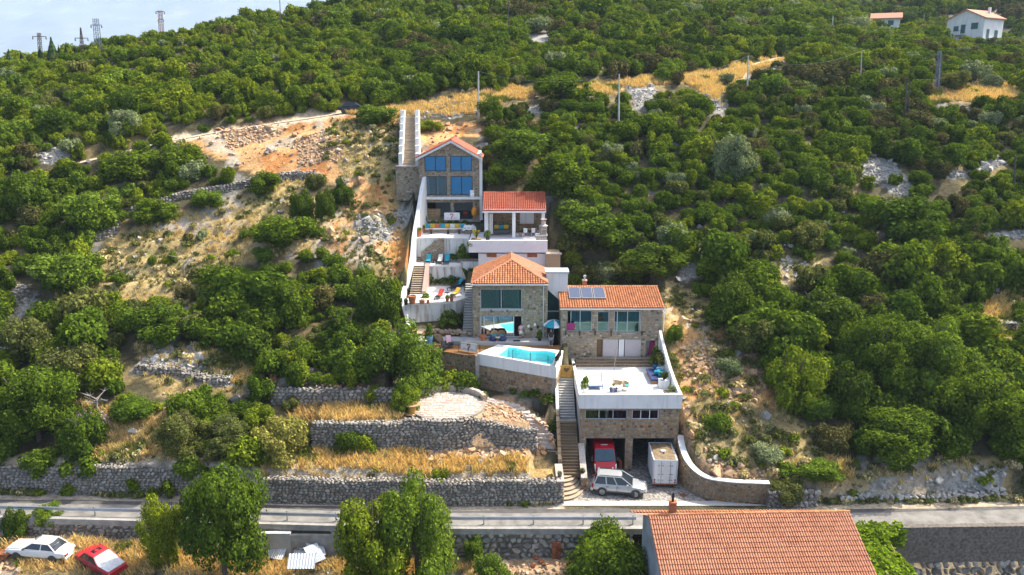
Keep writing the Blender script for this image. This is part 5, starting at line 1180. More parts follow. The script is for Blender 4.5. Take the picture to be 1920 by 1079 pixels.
# upper stairs to the track
us=thing('upper_stairway','long straight stairway with white stone parapets leading up to the dirt track','stairway',(-12.4,98.5,24))
pb_,pt_=W(767,311,98.3),W(768.5,216,109.0);n_=34
for i in range(n_):
    t0,t1=i/n_,(i+1)/n_;a_,b_=pb_.lerp(pt_,t0),pb_.lerp(pt_,t1);wd=.78-.08*t0
    MB().hexa([(a_.x-wd,a_.y,b_.z-.35),(a_.x+wd,a_.y,b_.z-.35),(b_.x+wd,b_.y+.02,b_.z-.35),(b_.x-wd,b_.y+.02,b_.z-.35),(a_.x-wd,a_.y,b_.z),(a_.x+wd,a_.y,b_.z),(b_.x+wd,b_.y+.02,b_.z),(b_.x-wd,b_.y+.02,b_.z)]).build('step',M['stepstone'],us)
for sd_ in(-1,1):
    for i in range(7):
        a_,b_=pb_.lerp(pt_,i/7),pb_.lerp(pt_,(i+1)/7);xo=sd_*(1.02-.08*i/7);top=b_.z+.55+.1
        MB().box(a_.x+xo-.24,a_.x+xo+.24,a_.y,b_.y-.01,a_.z-1.6,top-.12).box(a_.x+xo-.27,a_.x+xo+.27,a_.y+.03,b_.y-.05,top-.118,top).build('parapet',M['whitefloor'],us)
MB().box(pb_.x-1.6,pb_.x+1.5,pb_.y-.5,pb_.y,pb_.z-4.2,pb_.z-.1).build('landing_wall',M['mortar'],us);mb=MB();cladding(mb,(pb_.x-1.6,pb_.y-.5,pb_.z-4.2),(1,0,0),3.1,4.1,size=.26,seed=160);mb.build('stone_facing',M['housestone'],us,kind='stuff');MB().box(pb_.x-1.6,pb_.x+1.5,pb_.y-.55,pb_.y+.02,pb_.z-.09,pb_.z+.02).build('landing',M['flag'],us)
MB().pipe([(pb_.x+1.0,pb_.y-.5,pb_.z),(pb_.x+1.7,pb_.y-.6,pb_.z-.7),(pb_.x+2.2,pb_.y-.6,pb_.z-1.3)],.06,6).build('handrail',M['flag'],us)
# ------------------------------------------------------------------ foliage
def leaf_quads(P,Nn,size,r,fold=0.25):
    n=len(P);Nn=Nn/np.linalg.norm(Nn,axis=1,keepdims=True);a=np.cross(Nn,r.normal(size=(n,3)));a/=np.linalg.norm(a,axis=1,keepdims=True)+1e-9;b=np.cross(Nn,a)
    s=(size*r.uniform(.55,1.35,n))[:,None];w=s*r.uniform(.5,.9,(n,1))
    q=np.stack([P-a*s,P-b*w+Nn*s*fold*.4,P+a*s,P+b*w+Nn*s*fold*.4],1)
    return q.reshape(-1,3),np.arange(4*n).reshape(-1,4)
ICO=bmesh.new();bmesh.ops.create_icosphere(ICO,subdivisions=1,radius=1.0);ICO_V=np.array([v.co[:]for v in ICO.verts]);ICO_F=np.array([[v.index for v in f.verts]for f in ICO.faces]);ICO.free()
def crown_mesh(name,seed,mat,n=800,leaf=.13,lobes=9,h=1.35,low=0.15,core=.74,lobe_r=(.34,.56),open_=0.0,spread=1.0,wild=False):
    """crown of unit radius standing on z=0: lobes of leaf clumps round a darker inside of leaves"""
    r=np.random.RandomState(seed);C=[];Rr=[]
    for i in range(lobes):
        a=2*math.pi*(i*.382+r.rand()*.2);t=(i+.5)/lobes;rad=(.64*math.sqrt(t)if i else .05)*spread;rl=r.uniform(*lobe_r)
        z=low*h+(h-rl-low*h)*(1-t**1.4*.8)*r.uniform(.8,1.05);
        if wild:
            d_=r.normal(size=3);d_/=np.linalg.norm(d_);d_*=r.uniform(.35,1.0)*np.array([.82,.82,.5*h-.12]);rad,a,z=math.hypot(d_[0],d_[1]),math.atan2(d_[1],d_[0]),h*.56+d_[2]-(rl*.3)
        C.append((rad*math.cos(a),rad*math.sin(a),max(z,rl*.7)));Rr.append(rl)
    C=np.array(C);Rr=np.array(Rr);m=int(n*2.4);k=r.choice(lobes,m,p=Rr**2/(Rr**2).sum())
    d=r.normal(size=(m,3));d[:,2]=d[:,2]*.9+.18;d/=np.linalg.norm(d,axis=1,keepdims=True)
    bumps=1+.16*np.sin(d[:,0]*7+k)*np.cos(d[:,1]*6+2*k)+.1*np.sin(d[:,2]*11+k)
    P=C[k]+d*(Rr[k]*bumps*r.uniform(.86,1.10,m))[:,None]
    dist=np.linalg.norm(P[:,None]-C[None],axis=2)/Rr[None];dist[np.arange(m),k]=9
    keep=(dist.min(1)>.8)&(P[:,2]>.02)
    if open_:keep&=r.rand(m)>open_*(np.sin(P[:,0]*5+seed)*np.cos(P[:,1]*6)>.1)
    P=P[keep][:n];d=d[keep][:n]
    q,f=leaf_quads(P,d+r.normal(size=d.shape)*.55+np.array([0,0,.25]),leaf,r)
    V=[q];F=list(map(tuple,f));nv=len(q)
    for c,rl in zip(C,Rr):
        vv=ICO_V*(rl*core*r.uniform(.85,1.1,(len(ICO_V),1)))+c;vv[:,2]=np.maximum(vv[:,2],0.0)
        V.append(vv);F+=[tuple(x+nv for x in t)for t in ICO_F];nv+=len(vv)
    V=np.concatenate(V)
    if n>9000:V[:,:2]*=1.0/np.percentile(np.hypot(V[:,0],V[:,1]),94)
    me=bpy.data.meshes.new(name);me.from_pydata(V.tolist(),[],F);me.materials.append(mat);me.update();return me
KINDS_=['leaf_mid','leaf_dark','leaf_bright','leaf_olive','leaf_brown','leaf_lime','leaf_silver']
SHRUB={}
for i,k_ in enumerate(KINDS_):
    SHRUB[k_]=[crown_mesh('shrub',1000+i*20+j,M[k_],n=1900,leaf=.07,lobes=15+j*3,lobe_r=(.17,.42),h=1.1+.2*j,open_=.3 if k_ in('leaf_brown','leaf_olive','leaf_silver')else .12,core=.64,wild=True)for j in range(3)]
def gn_scatter(name,protos,P,S,RZ,KI,label,cat,tilt=None):
    """one object that sets out copies of the given meshes on its points"""
    hid=bpy.data.collections.new(name+'_kinds');
    for i,me in enumerate(protos):hid.objects.link(bpy.data.objects.new('%s_kind_%02d'%(name,i),me))
    me=bpy.data.meshes.new(name);me.vertices.add(len(P));me.vertices.foreach_set('co',np.asarray(P,dtype=np.float32).ravel())
    S=np.asarray(S,dtype=np.float32);S=np.repeat(S[:,None],3,1)if S.ndim==1 else S
    E=np.zeros((len(P),3),dtype=np.float32);E[:,2]=RZ
    if tilt is not None:E[:,:2]=tilt
    for nm,arr in(('copy_scale',S),('copy_turn',E)):
        a=me.attributes.new(nm,'FLOAT_VECTOR','POINT');a.data.foreach_set('vector',arr.ravel())
    a=me.attributes.new('copy_kind','INT','POINT');a.data.foreach_set('value',np.asarray(KI,dtype=np.int32))
    o=link(name,me);ng=bpy.data.node_groups.new(name+'_scatter','GeometryNodeTree')
    ng.interface.new_socket('Geometry',in_out='INPUT',socket_type='NodeSocketGeometry');ng.interface.new_socket('Geometry',in_out='OUTPUT',socket_type='NodeSocketGeometry')
    n,l=ng.nodes,ng.links;gi,go=n.new('NodeGroupInput'),n.new('NodeGroupOutput');ci=n.new('GeometryNodeCollectionInfo');ci.inputs['Collection'].default_value=hid;ci.inputs['Separate Children'].default_value=True;ci.inputs['Reset Children'].default_value=True
    ip=n.new('GeometryNodeInstanceOnPoints');ip.inputs['Pick Instance'].default_value=True
    s_=n.new('GeometryNodeInputNamedAttribute');s_.data_type='FLOAT_VECTOR';s_.inputs['Name'].default_value='copy_scale';t_=n.new('GeometryNodeInputNamedAttribute');t_.data_type='FLOAT_VECTOR';t_.inputs['Name'].default_value='copy_turn'
    e2=n.new('FunctionNodeEulerToRotation');l.new(t_.outputs['Attribute'],e2.inputs[0]);l.new(gi.outputs[0],ip.inputs['Points']);l.new(ci.outputs[0],ip.inputs['Instance']);l.new(s_.outputs['Attribute'],ip.inputs['Scale']);l.new(e2.outputs[0],ip.inputs['Rotation']);l.new(ip.outputs[0],go.inputs[0])
    k_=n.new('GeometryNodeInputNamedAttribute');k_.data_type='INT';k_.inputs['Name'].default_value='copy_kind';l.new(k_.outputs['Attribute'],ip.inputs['Instance Index'])
    md=o.modifiers.new('scatter','NODES');md.node_group=ng
    return tag(o,label,cat,kind='stuff')

# ------------------------------------------------------------------ single trees and large bushes
def lobed_tree(name,seed,mat,**kw):return crown_mesh(name,seed,mat,**kw)
TREE={}
for i,k_ in enumerate(KINDS_+['leaf_yellow']):
    TREE[k_]=[crown_mesh('crown',2000+i*20+j,M[k_],n=6500,leaf=.038,lobes=26+4*j,h=1.3+.3*j,lobe_r=(.15,.36),open_=.3 if k_ in('leaf_olive','leaf_silver','leaf_brown')else .15,core=.64,wild=True)for j in range(2)]
FINE={k_:crown_mesh('crown',2700+i,M[k_],n=14000,leaf=.026,lobes=34,h=1.6,lobe_r=(.14,.30),open_=.2,core=.6,wild=True)for i,k_ in enumerate(['leaf_silver','leaf_bright','leaf_lime','leaf_mid','leaf_olive'])}
ROUND=[crown_mesh('crown',2900+j,M['leaf_mid'],n=7000,leaf=.036,lobes=9,h=1.5,lobe_r=(.42,.58),core=.88)for j in range(2)]
def trunk_mesh(seed,limbs=5,bare=0):
    r=random.Random(seed);mb=MB();top=Vector((r.uniform(-.06,.06),r.uniform(-.06,.06),.45));mb.pipe([(0,0,-.25),(.02,.01,.1),top],.085,7,.06)
    for i in range(limbs):
        a=6.283*i/limbs+r.uniform(-.4,.4);p=top;q_=p+Vector((math.cos(a)*.28,math.sin(a)*.28,r.uniform(.18,.34)));e=q_+Vector((math.cos(a+r.uniform(-.5,.5))*.3,math.sin(a)*.3,r.uniform(.1,.35)));mb.pipe([p,q_,e],.05,5,.012)
        for b in range(2):mb.tube(q_,q_+Vector((r.uniform(-.25,.25),r.uniform(-.25,.25),r.uniform(.1,.35))),.02,4,.006)
    return mb
TRUNKS=[trunk_mesh(s).mesh('trunk',M['bark'])for s in range(3)]
tree_spots=[]
def tree(box,kind,label,name='tree',cat='tree',proto=None,trunk=True,stretch=1.0,drop=0.0,flat=1.0,group=None):
    u0,v0,u1,v1=box;p=hit((u0+u1)/2,v1);_,_,t=PROJ(p.x,p.y,p.z);wd=(u1-u0)/FPX*t;
    ang=math.atan2(CAMZ-p.z,p.y);ht=max(.5,((v1-v0)/FPX*t-wd*.32*math.sin(ang))/math.cos(ang))
    r=random.Random(int(u0*7+v0));me=proto or r.choice(TREE[kind]);hh=max(v.co.z for v in me.vertices)
    p.y+=wd*.30 if v1<1030 else-wd*.28;p.z=float(Hq(p.x,p.y))if abs(float(Hq(p.x,p.y))-p.z)<wd*.5 else p.z;base=Vector(p)
    ht=min(max(W(960,v0,p.y).z-p.z,wd*.42),wd*2.0);root=thing(name,label,cat,(p.x,p.y,p.z-.1),r.uniform(0,6.28),group)
    lift=0.03*ht if trunk and v1>1030 else-.12*ht
    link('crown',me,None,root,(0,0,lift),None,(wd/2*1.02,wd/2*.95*flat,(ht-lift)/hh*1.02))
    if trunk:link('trunk',r.choice(TRUNKS),None,root,(0,0,0),None,(wd*.42,wd*.42,ht*.9))
    tree_spots.append((p.x,p.y,wd/2));return root
T_=tree
T_((362,872,516,1066),'leaf_mid','tall dense green tree rising across the guardrail at lower left',proto=FINE['leaf_mid'])
T_((284,930,368,1052),'leaf_bright','yellow green bush left of the tall dense tree at the guardrail','bush','bush',proto=FINE['leaf_bright'])
T_((636,925,790,1090),'leaf_bright','yellow green fig tree in front of the road, left half of the pair',proto=FINE['leaf_bright'])
T_((716,898,862,1090),'leaf_lime','green fig tree in front of the road, right half of the pair',proto=FINE['leaf_lime'])
T_((1090,972,1172,1050),'leaf_dark','round clipped dark bush nearest the road beside the tiled roof','round_bush','bush',proto=ROUND[0],trunk=False)
T_((1056,1000,1210,1075),'leaf_dark','widest round dark bush beside the blue gable wall','round_bush','bush',proto=ROUND[1],trunk=False)
T_((1076,1045,1150,1085),'leaf_mid','small round bush in front of the widest round dark bush','round_bush','bush',proto=ROUND[0],trunk=False)
T_((868,1003,912,1046),'leaf_lime','small bright bush against the block wall under the road','bush','bush',trunk=False)
T_((884,1040,970,1092),'leaf_lime','leafy bright bush at the bottom edge below the block wall','bush','bush',trunk=False)
T_((-6,950,48,1022),'leaf_dark','blue green bush at the left edge behind the white wrecked car','bush','bush',trunk=False)
T_((38,975,116,1012),'leaf_mid','low grey green bush between the guardrail and the white wrecked car','bush','bush',trunk=False)
T_((-30,690,132,874),'leaf_mid','largest dense green tree above the roadside wall at the left edge',proto=FINE['leaf_mid'])
T_((96,768,192,874),'leaf_mid','lower green tree right of the largest tree at the left edge')
T_((200,750,290,806),'leaf_dark','dense rounded dark green bush on the pale grass at left','round_bush','bush',proto=ROUND[1],trunk=False)
T_((282,768,392,888),'leaf_olive','olive green scrub tree with bare twigs above the roadside wall',proto=FINE['leaf_olive'])
T_((370,785,478,890),'leaf_olive','olive green tree just right of the twiggy scrub tree',proto=FINE['leaf_olive'])
T_((458,778,574,886),'leaf_yellow','pale yellow arching shrub left of the dry grass terrace','shrub','shrub',trunk=False)
T_((445,755,512,812),'leaf_bright','bright green bush behind the pale arching shrub','bush','bush',trunk=False)
T_((610,796,694,858),'leaf_dark','dark ivy covered bush against the terrace stone wall','bush','bush',trunk=False)
T_((-10,590,110,700),'leaf_olive','olive tree with bare branches above the largest left tree')
T_((60,640,190,745),'leaf_olive','olive tree with a broken bare bough on the left slope')
T_((215,565,345,668),'leaf_mid','green tree left of the white scree on the left slope')
T_((350,490,470,590),'leaf_mid','broad green tree in the middle of the left slope')
T_((490,520,590,635),'leaf_mid','green tree left of the dark trees by the boundary wall')
T_((590,575,690,685),'leaf_dark','dark green tree above the fallen tiled roof')
T_((655,515,760,630),'leaf_dark','dark green tree close beside the white boundary wall')
T_((676,606,826,758),'leaf_lime','big rounded fresh green tree beside the wooden deck',proto=FINE['leaf_lime'])
T_((728,720,790,782),'leaf_bright','small yellow green bush at the edge of the paved patio','bush','bush',trunk=False)
T_((505,630,600,700),'leaf_mid','green tree behind the fallen roof')
T_((455,415,600,500),'leaf_mid','wide green tree below the excavated earth bank')
T_((535,352,592,424),'leaf_dark','leftmost of three dense dark bushes under the excavated slope','bush','bush')
T_((585,350,632,420),'leaf_dark','middle one of three dense dark bushes under the excavated slope','bush','bush')
T_((618,328,664,396),'leaf_dark','rightmost of three dense dark bushes under the excavated slope','bush','bush')
T_((345,358,420,412),'leaf_lime','round green bush hugging the climbing dry stone wall','bush','bush',trunk=False)
T_((226,374,338,440),'leaf_mid','wide round bush in front of the climbing dry stone wall','bush','bush',trunk=False)
T_((90,356,222,460),'leaf_lime','light green tree left of the climbing dry stone wall')
T_((36,468,190,578),'leaf_lime','light green tree beside the tumbled wall at left')
T_((-10,318,92,430),'leaf_mid','green tree at the left edge above the tumbled wall')
T_((285,262,382,335),'leaf_mid','green tree under the left end of the dirt track')
T_((170,285,300,360),'leaf_mid','dark green tree left of the dirt track')
T_((455,318,530,380),'leaf_mid','green bush at the foot of the excavated rocks','bush','bush')
T_((184,204,258,275),'leaf_silver','round silvery green tree above the left end of the track')
T_((660,152,750,198),'leaf_lime','light green fig at the bend of the dirt track')
T_((1028,388,1150,482),'leaf_lime','fresh green tree right of the pavilion')
T_((1042,445,1200,535),'leaf_mid','dense green tree behind the white stair block')
T_((1160,450,1300,545),'leaf_dark','dark green tree behind the solar panel house')
T_((905,240,1048,340),'leaf_lime','bright tree right of the gabled house roof')
T_((905,300,1000,372),'leaf_mid','green tree between gabled house and pavilion roof')
T_((985,280,1130,400),'leaf_mid','tall green tree above the pavilion roof')
T_((1338,248,1425,355),'leaf_silver','silvery domed tree on the slope right of the middle')
T_((1620,360,1800,490),'leaf_mid','broad leafy green tree below the white scree at right')
T_((1592,590,1722,770),'leaf_mid','tall green tree in the dense right hand wood',proto=FINE['leaf_mid'])
T_((1690,600,1838,775),'leaf_lime','large sunlit green tree left of the concrete slab',proto=FINE['leaf_lime'])
T_((1615,768,1782,915),'leaf_mid','large rounded green tree above the pale rubble bank',proto=FINE['leaf_mid'])
T_((1772,690,1925,862),'leaf_mid','big green tree at the right edge above the rubble bank',proto=FINE['leaf_mid'])
T_((1440,650,1560,800),'leaf_bright','upright yellow green tree beside the orange rubble')
T_((1540,680,1650,810),'leaf_dark','dark green tree behind the upright yellow green tree')
T_((1305,510,1440,635),'leaf_dark','dark tree above the orange rubble right of the houses')
T_((1365,590,1480,690),'leaf_olive','olive green tree over the right end of the rubble')
T_((1470,540,1640,665),'leaf_dark','wide dark tree in the middle of the right wood')
T_((1440,890,1520,955),'leaf_olive','grey green bush over the driveway wall end','bush','bush',trunk=False)
T_((1500,885,1600,950),'leaf_lime','bright trailing bush between driveway wall and rubble bank','bush','bush',trunk=False)
T_((1410,840,1490,890),'flower_' if False else 'leaf_silver','pale flowering bush on the slope above the driveway wall','bush','bush',trunk=False)
T_((1345,670,1410,720),'leaf_silver','pale flowering bush on the orange rubble','bush','bush',trunk=False)
T_((1766,130,1832,178),'leaf_olive','umbrella shaped olive tree on the straw bench at right')
T_((890,180,950,245),'leaf_mid','green tree just right of the pole above the gabled house')
T_((1000,135,1120,210),'leaf_mid','dense green tree under the dirt track left of the tall pole')
T_((655,205,745,245),'leaf_lime','green bush row under the parked black car','bush','bush',trunk=False)
T_((780,222,835,252),'leaf_bright','green bush right of the upper stairway','bush','bush',trunk=False)
T_((1228,660,1290,700),'leaf_olive','olive bush outside the roof terrace wall','bush','bush',trunk=False)
T_((1245,605,1285,650),'leaf_mid','green bush at the right corner of the solar panel house','bush','bush',trunk=False)

# cypresses and conifers on the left skyline
def conifer_mesh(seed,slim=True):
    r=np.random.RandomState(seed);n=900;h=r.uniform(0,1,n)**.85;a=r.uniform(0,6.283,n)
    rad=(np.sin(np.clip(h*1.05+.05,0,1)*math.pi)**.6 if slim else(1-h)*(1+.25*np.sin(h*40)))*r.uniform(.75,1.05,n)
    P=np.stack([rad*np.cos(a)*.5,rad*np.sin(a)*.5,h],1);q,f=leaf_quads(P,np.stack([np.cos(a),np.sin(a),.3+0*a],1)+r.normal(size=(n,3))*.3,.06,r)
    mb=MB();mb.lathe((0,0,0),[(.12,0),(.36 if slim else .42,.25),(.3 if slim else .26,.6),(.03,.97)],8);V=np.concatenate([q,np.array(mb.v)]);F=list(map(tuple,f))+[tuple(i+len(q)for i in t)for t in mb.f]
    me=bpy.data.meshes.new('crown');me.from_pydata(V.tolist(),[],F);me.materials.append(M['cypress']);return me
CYP,CON=conifer_mesh(1),conifer_mesh(2,False)
def skyline_tree(u,v0,v1,wpx,label,me,name):
    Y=148.0;p=W(u,v1,Y);q_=W(u,v0,Y);_,_,t=PROJ(p.x,p.y,p.z);p.z=min(p.z,float(Hq(p.x,p.y)))-.2
    root=thing(name,label,'tree',p);link('crown',me,None,root,None,None,(wpx/FPX*t,wpx/FPX*t,q_.z-p.z));MB().tube((0,0,-.5),(0,0,.6),.2,6).put('trunk','bark',root)
skyline_tree(20,94,124,20,'dark spreading conifer nearest the left edge on the skyline',CON,'conifer');skyline_tree(99,72,100,27,'broad dark conifer between two pylons on the skyline',CON,'conifer')
skyline_tree(2,106,124,8,'slim cypress cut by the left edge of the picture',CYP,'cypress');skyline_tree(42,97,118,7,'slim cypress left of the crossarm pylon',CYP,'cypress');skyline_tree(77,88,110,9,'slim cypress at the foot of the crossarm pylon',CYP,'cypress')
skyline_tree(124,84,99,6,'slim cypress just left of the trestle pylon',CYP,'cypress');skyline_tree(142,85,98,6,'slim cypress directly before the trestle pylon',CYP,'cypress');skyline_tree(161,87,99,7,'slim cypress just right of the trestle pylon',CYP,'cypress');skyline_tree(111,84,99,6,'slim cypress touching the broad conifer',CYP,'cypress')

# ------------------------------------------------------------------ shrubs all over the hill
def jitter_grid(x0,x1,y0,y1,s,seed):
    r=np.random.RandomState(seed);gx,gy=np.meshgrid(np.arange(x0,x1,s),np.arange(y0,y1,s),indexing='ij');n=gx.size
    return gx.ravel()+r.uniform(-.5,.5,n)*s,gy.ravel()+r.uniform(-.5,.5,n)*s,r
big_zone=[[(1290,470),(1480,540),(1920,500),(1920,870),(1640,900),(1560,800),(1440,700),(1340,600)],[(0,560),(480,600),(480,760),(0,870)]]
SH=[]
for(y0,y1,s,sd)in((62,116,1.55,1),(116,152,1.8,2),(152,345,2.4,3)):
    x,y,r=jitter_grid(-190,215,y0,y1,s,300+sd);z=Hq(x,y);u,v,t=PROJ(x,y,z)
    k=(u>-480)&(u<2400)&(v>-60)&(v<1100)&~built(x,y);x,y,z,u,v,t=x[k],y[k],z[k],u[k],v[k],t[k];n=len(x);p=r.rand(n)
    keep=np.ones(n,bool)
    for nm,dens in(('sparse',.30),('earth',.05),('weedy',.10),('straw',.05),('scree',.03),('rubble',.05),('wallclear',.0),('dust',0)):
        zz=zone_of(x,y,z,nm);keep&=~zz|(p<dens)
    dt,_=track_at(x,y);keep&=(dt>2.0)
    gaps=vnoise(x,y,5.5,71)+.5*vnoise(x,y,2.1,72);keep&=(gaps>.30)|(p<.4)
    bigm=np.zeros(n,bool)
    for pz in big_zone:bigm|=inpoly(u,v,pz)
    keep&=~bigm|(r.rand(n)<.72)
    for(tx_,ty_,tr_)in tree_spots:keep&=np.hypot(x-tx_,y-ty_)>tr_*.55
    rad=np.where((x<-35)&(y>132),.72,1.0)*s*r.uniform(.55,1.2,n)*np.where(r.rand(n)<.12,1.45,1.0)*np.where(bigm,1.55,1.0)
    ut,vt_,_=PROJ(x,y,z+rad*1.15)
    for nm in('earth','straw','scree','rubble','wallclear','dust'):
        for pz in Z[nm]:keep&=~((inpoly(ut,vt_,pz)|inpoly(ut,vt_*.5+v*.5,pz))&(r.rand(n)<.92)&(v<940))
    spz=zone_of(x,y,z,'sparse');rad=np.where(spz,rad*.75,rad)
    hum=vnoise(x,y,13,73)+.55*(r.rand(n)-.5);sp_=np.digitize(hum,[.14,.34,.55,.76,.86]);pick=np.array([4,1,0,2,3,0])[sp_]
    pick=np.where(r.rand(n)<.04,4,pick);pick=np.where(r.rand(n)<.05,6,pick);pick=np.where(r.rand(n)<.10,5,pick)
    pick=np.where((u<700)&(v<300)&(r.rand(n)<.35),2,pick);pick=np.where(bigm&(r.rand(n)<.5),0,pick)
    for i in np.nonzero(keep)[0]:SH.append((x[i],y[i],z[i],rad[i],KINDS_[pick[i]],u[i],v[i],t[i],r.randint(3),r.uniform(0,6.28),r.uniform(.75,1.15)))
SH.sort(key=lambda q_:-(q_[3]/q_[7])*(1 if-20<q_[5]<1940 and-10<q_[6]<1079 else .01))
WORD={'leaf_mid':'mid green','leaf_dark':'dark green','leaf_bright':'yellow green','leaf_olive':'olive green','leaf_brown':'brownish','leaf_lime':'fresh green','leaf_silver':'silvery'}
MARKS=[(661,205,'the parked black car'),(765,260,'the upper stairway'),(845,270,'the gabled house roof'),(965,375,'the pavilion roof'),(1060,510,'the white stair block'),(1150,540,'the solar panel roof'),(897,180,'the pole behind the gabled house'),(1160,190,'the tallest pale pole'),(1402,145,'the pole by the straw strip'),
 (1561,55,'the pole high on the hill'),(1615,135,'the thin pole on the right slope'),(1700,190,'the close pair of dark poles'),(1757,130,'the blue lattice mast'),(1825,60,'the white hill house'),(1660,40,'the small hill house'),(1902,330,'the dark leaning pole'),(1640,320,'the white scree at right'),(1495,505,'the scree patch in the right wood'),(1315,505,'the scree above the solar panel house'),(1890,635,'the concrete slab'),(1390,680,'the orange rubble'),
 (1690,840,'the rounded tree above the rubble bank'),(1750,680,'the large sunlit tree'),(1270,640,'the terrace side wall'),(1350,890,'the curved driveway wall'),(1700,930,'the pale rubble bank'),(180,900,'the left roadside wall'),(243,780,'the round dark bush on the pale grass'),(60,790,'the largest left tree'),(340,690,'the white scree at left'),(520,710,'the fallen roof'),(640,775,'the upper dry grass terrace'),(835,760,'the round patio'),
 (750,560,'the white boundary wall'),(540,290,'the excavated rocks'),(320,375,'the climbing dry stone wall'),(25,585,'the tumbled wall at left'),(220,240,'the silvery tree above the track'),(75,90,'the crossarm pylon'),(183,60,'the tallest lattice pylon'),(302,40,'the rust toned pylon'),(526,30,'the thin pole at the top left'),(953,35,'the thin pole at the top middle'),(400,540,'the broad middle tree on the left slope'),(700,175,'the fig at the track bend'),(1380,300,'the silvery domed tree'),(1710,420,'the broad leafy tree below the scree'),(1070,175,'the green tree under the track')]
def where(u,v):
    m=min(MARKS,key=lambda q_:(q_[0]-u)**2+(q_[1]-v)**2*1.6);du,dv=u-m[0],v-m[1]
    far_='well ' if math.hypot(du,dv)>150 else ''
    return far_+(('right of ' if du>0 else 'left of ')if abs(du)>abs(dv)*1.3 else('below ' if dv>0 else 'above '))+m[2]
cl_s={}
for q_ in SH[:290]:cl_s.setdefault((WORD[q_[4]],where(q_[5],q_[6])),[]).append(q_)
for(wds,wh),qs in cl_s.items():
    ranks=['']if len(qs)==1 else(['larger ','smaller ']if len(qs)==2 else(['largest ','middle sized ','smallest ']if len(qs)==3 else['largest ']+[w_+' largest ' for w_ in 'second third fourth fifth sixth seventh eighth ninth tenth eleventh'.split()][:len(qs)-2]+['smallest ']+['']*max(0,len(qs)-12)))
    for q_,rk_ in zip(qs,ranks):
        o=link('shrub',SHRUB[q_[4]][q_[8]],None,None,(q_[0],q_[1],q_[2]-.15),(0,0,q_[9]),(q_[3]*(1.75-q_[10])*.95,q_[3]*q_[10],q_[3]*(.6+.35*q_[10])));tag(o,'%s%s shrub %s'%(rk_,wds,wh),'shrub','maquis shrubs on the hillside','thing')
rest=SH[290:]
allp=[me for k_ in KINDS_ for me in SHRUB[k_]]
gn_scatter('maquis_shrubs',allp,[(q_[0],q_[1],q_[2]-.15)for q_ in rest],[(q_[3]*(1.75-q_[10])*.95,q_[3]*q_[10],q_[3]*(.6+.35*q_[10]))for q_ in rest],[q_[9]for q_ in rest],[KINDS_.index(q_[4])*3+q_[8]for q_ in rest],'green maquis shrubs covering the whole hillside','shrubs')

# ------------------------------------------------------------------ grass, weeds, loose rock
def tuft_mesh(name,seed,mat,n=16,h=.5,spread=.28):
    r=np.random.RandomState(seed);V=[];F=[]
    for i in range(n):
        a=r.uniform(0,6.28);b=np.array([math.cos(a),math.sin(a),0]);o=r.normal(size=3)*.09;o[2]=-.05;hh=h*r.uniform(.5,1.15);t=b*spread*r.uniform(.2,1.3);c=np.array([-b[1],b[0],0])*.022
        k=len(V);V+=[o-c,o+c,o+t*.45+[0,0,hh*.65]+c*.8,o+t+[0,0,hh],o+t*.45+[0,0,hh*.65]-c*.8];F.append((k,k+1,k+2,k+3,k+4))
    me=bpy.data.meshes.new(name);me.from_pydata([tuple(v)for v in V],[],F);me.materials.append(mat);return me
TUFT=[tuft_mesh('tuft',5,M['straw']),tuft_mesh('tuft',6,M['straw'],20,.6),tuft_mesh('tuft',7,M['straw_pale'],18,.55),tuft_mesh('tuft',8,M['weed'],20,.5,.35),tuft_mesh('tuft',9,M['leaf_bright'],18,.45,.35)]
WEED=[crown_mesh('weed',3100+j,M['weed'],n=160,leaf=.2,lobes=4,h=1.0,core=.3,open_=.3)for j in range(2)]+[crown_mesh('weed',3110,M['leaf_bright'],n=160,leaf=.2,lobes=4,h=1.0,core=.3),crown_mesh('weed',3111,M['leaf_olive'],n=160,leaf=.2,lobes=4,h=1.0,core=.3),crown_mesh('weed',3112,M['straw_pale'],n=160,leaf=.2,lobes=4,h=.9,core=.2)]
def spots(zone,s,seed,drop=0.0,ylim=(48,150),clear_track=1.2):
    x,y,r=jitter_grid(-75,125,ylim[0],ylim[1],s,seed);z=Hq(x,y);u,v,t=PROJ(x,y,z)
    k=(u>-40)&(u<1960)&(v>-20)&(v<1110)&~built(x,y,BUILT[:-2]if zone=='rubble' else BUILT);x,y,z=x[k],y[k],z[k]
    if zone=='ground':m=np.ones(len(x),bool)
    else:
        m=np.zeros(len(x),bool)
        for zn in zone.split('+'):m|=zone_of(x,y,z,zn)
        if zone=='straw':m&=~zone_of(x,y,z,'rubble')
    if clear_track:m&=track_at(x,y)[0]>clear_track
    m&=r.rand(len(x))>drop;return np.stack([x[m],y[m],z[m]],1),r
P,r_=spots('straw',.34,401,.12);n=len(P);pat=vnoise(P[:,0],P[:,1],3.0,81)+.5*vnoise(P[:,0],P[:,1],1.2,82)
ki=np.where(pat>1.0,np.where(r_.rand(n)<.5,3,4),np.where(pat>.7,r_.randint(0,3,n),r_.randint(0,2,n)))
gn_scatter('dry_grass',TUFT,P,r_.uniform(.7,1.5,n),r_.uniform(0,6.28,n),ki,'golden dry grass on the terraces and along the track','grass')
P,r_=spots('sparse+weedy',.55,402,.25);n=len(P);pat=vnoise(P[:,0],P[:,1],4.0,83)
ki=np.where(pat>.62,3,np.where(pat>.4,2,r_.randint(0,4,n)))
gn_scatter('mixed_grass',TUFT,P,r_.uniform(.5,1.2,n),r_.uniform(0,6.28,n),ki,'patchy straw and grey green grass on the open slope','grass')
P,r_=spots('sparse+weedy',1.4,403,.45);n=len(P);Pz,r2=spots('weedy',1.0,404,.3);P=np.concatenate([P,Pz]);n=len(P)
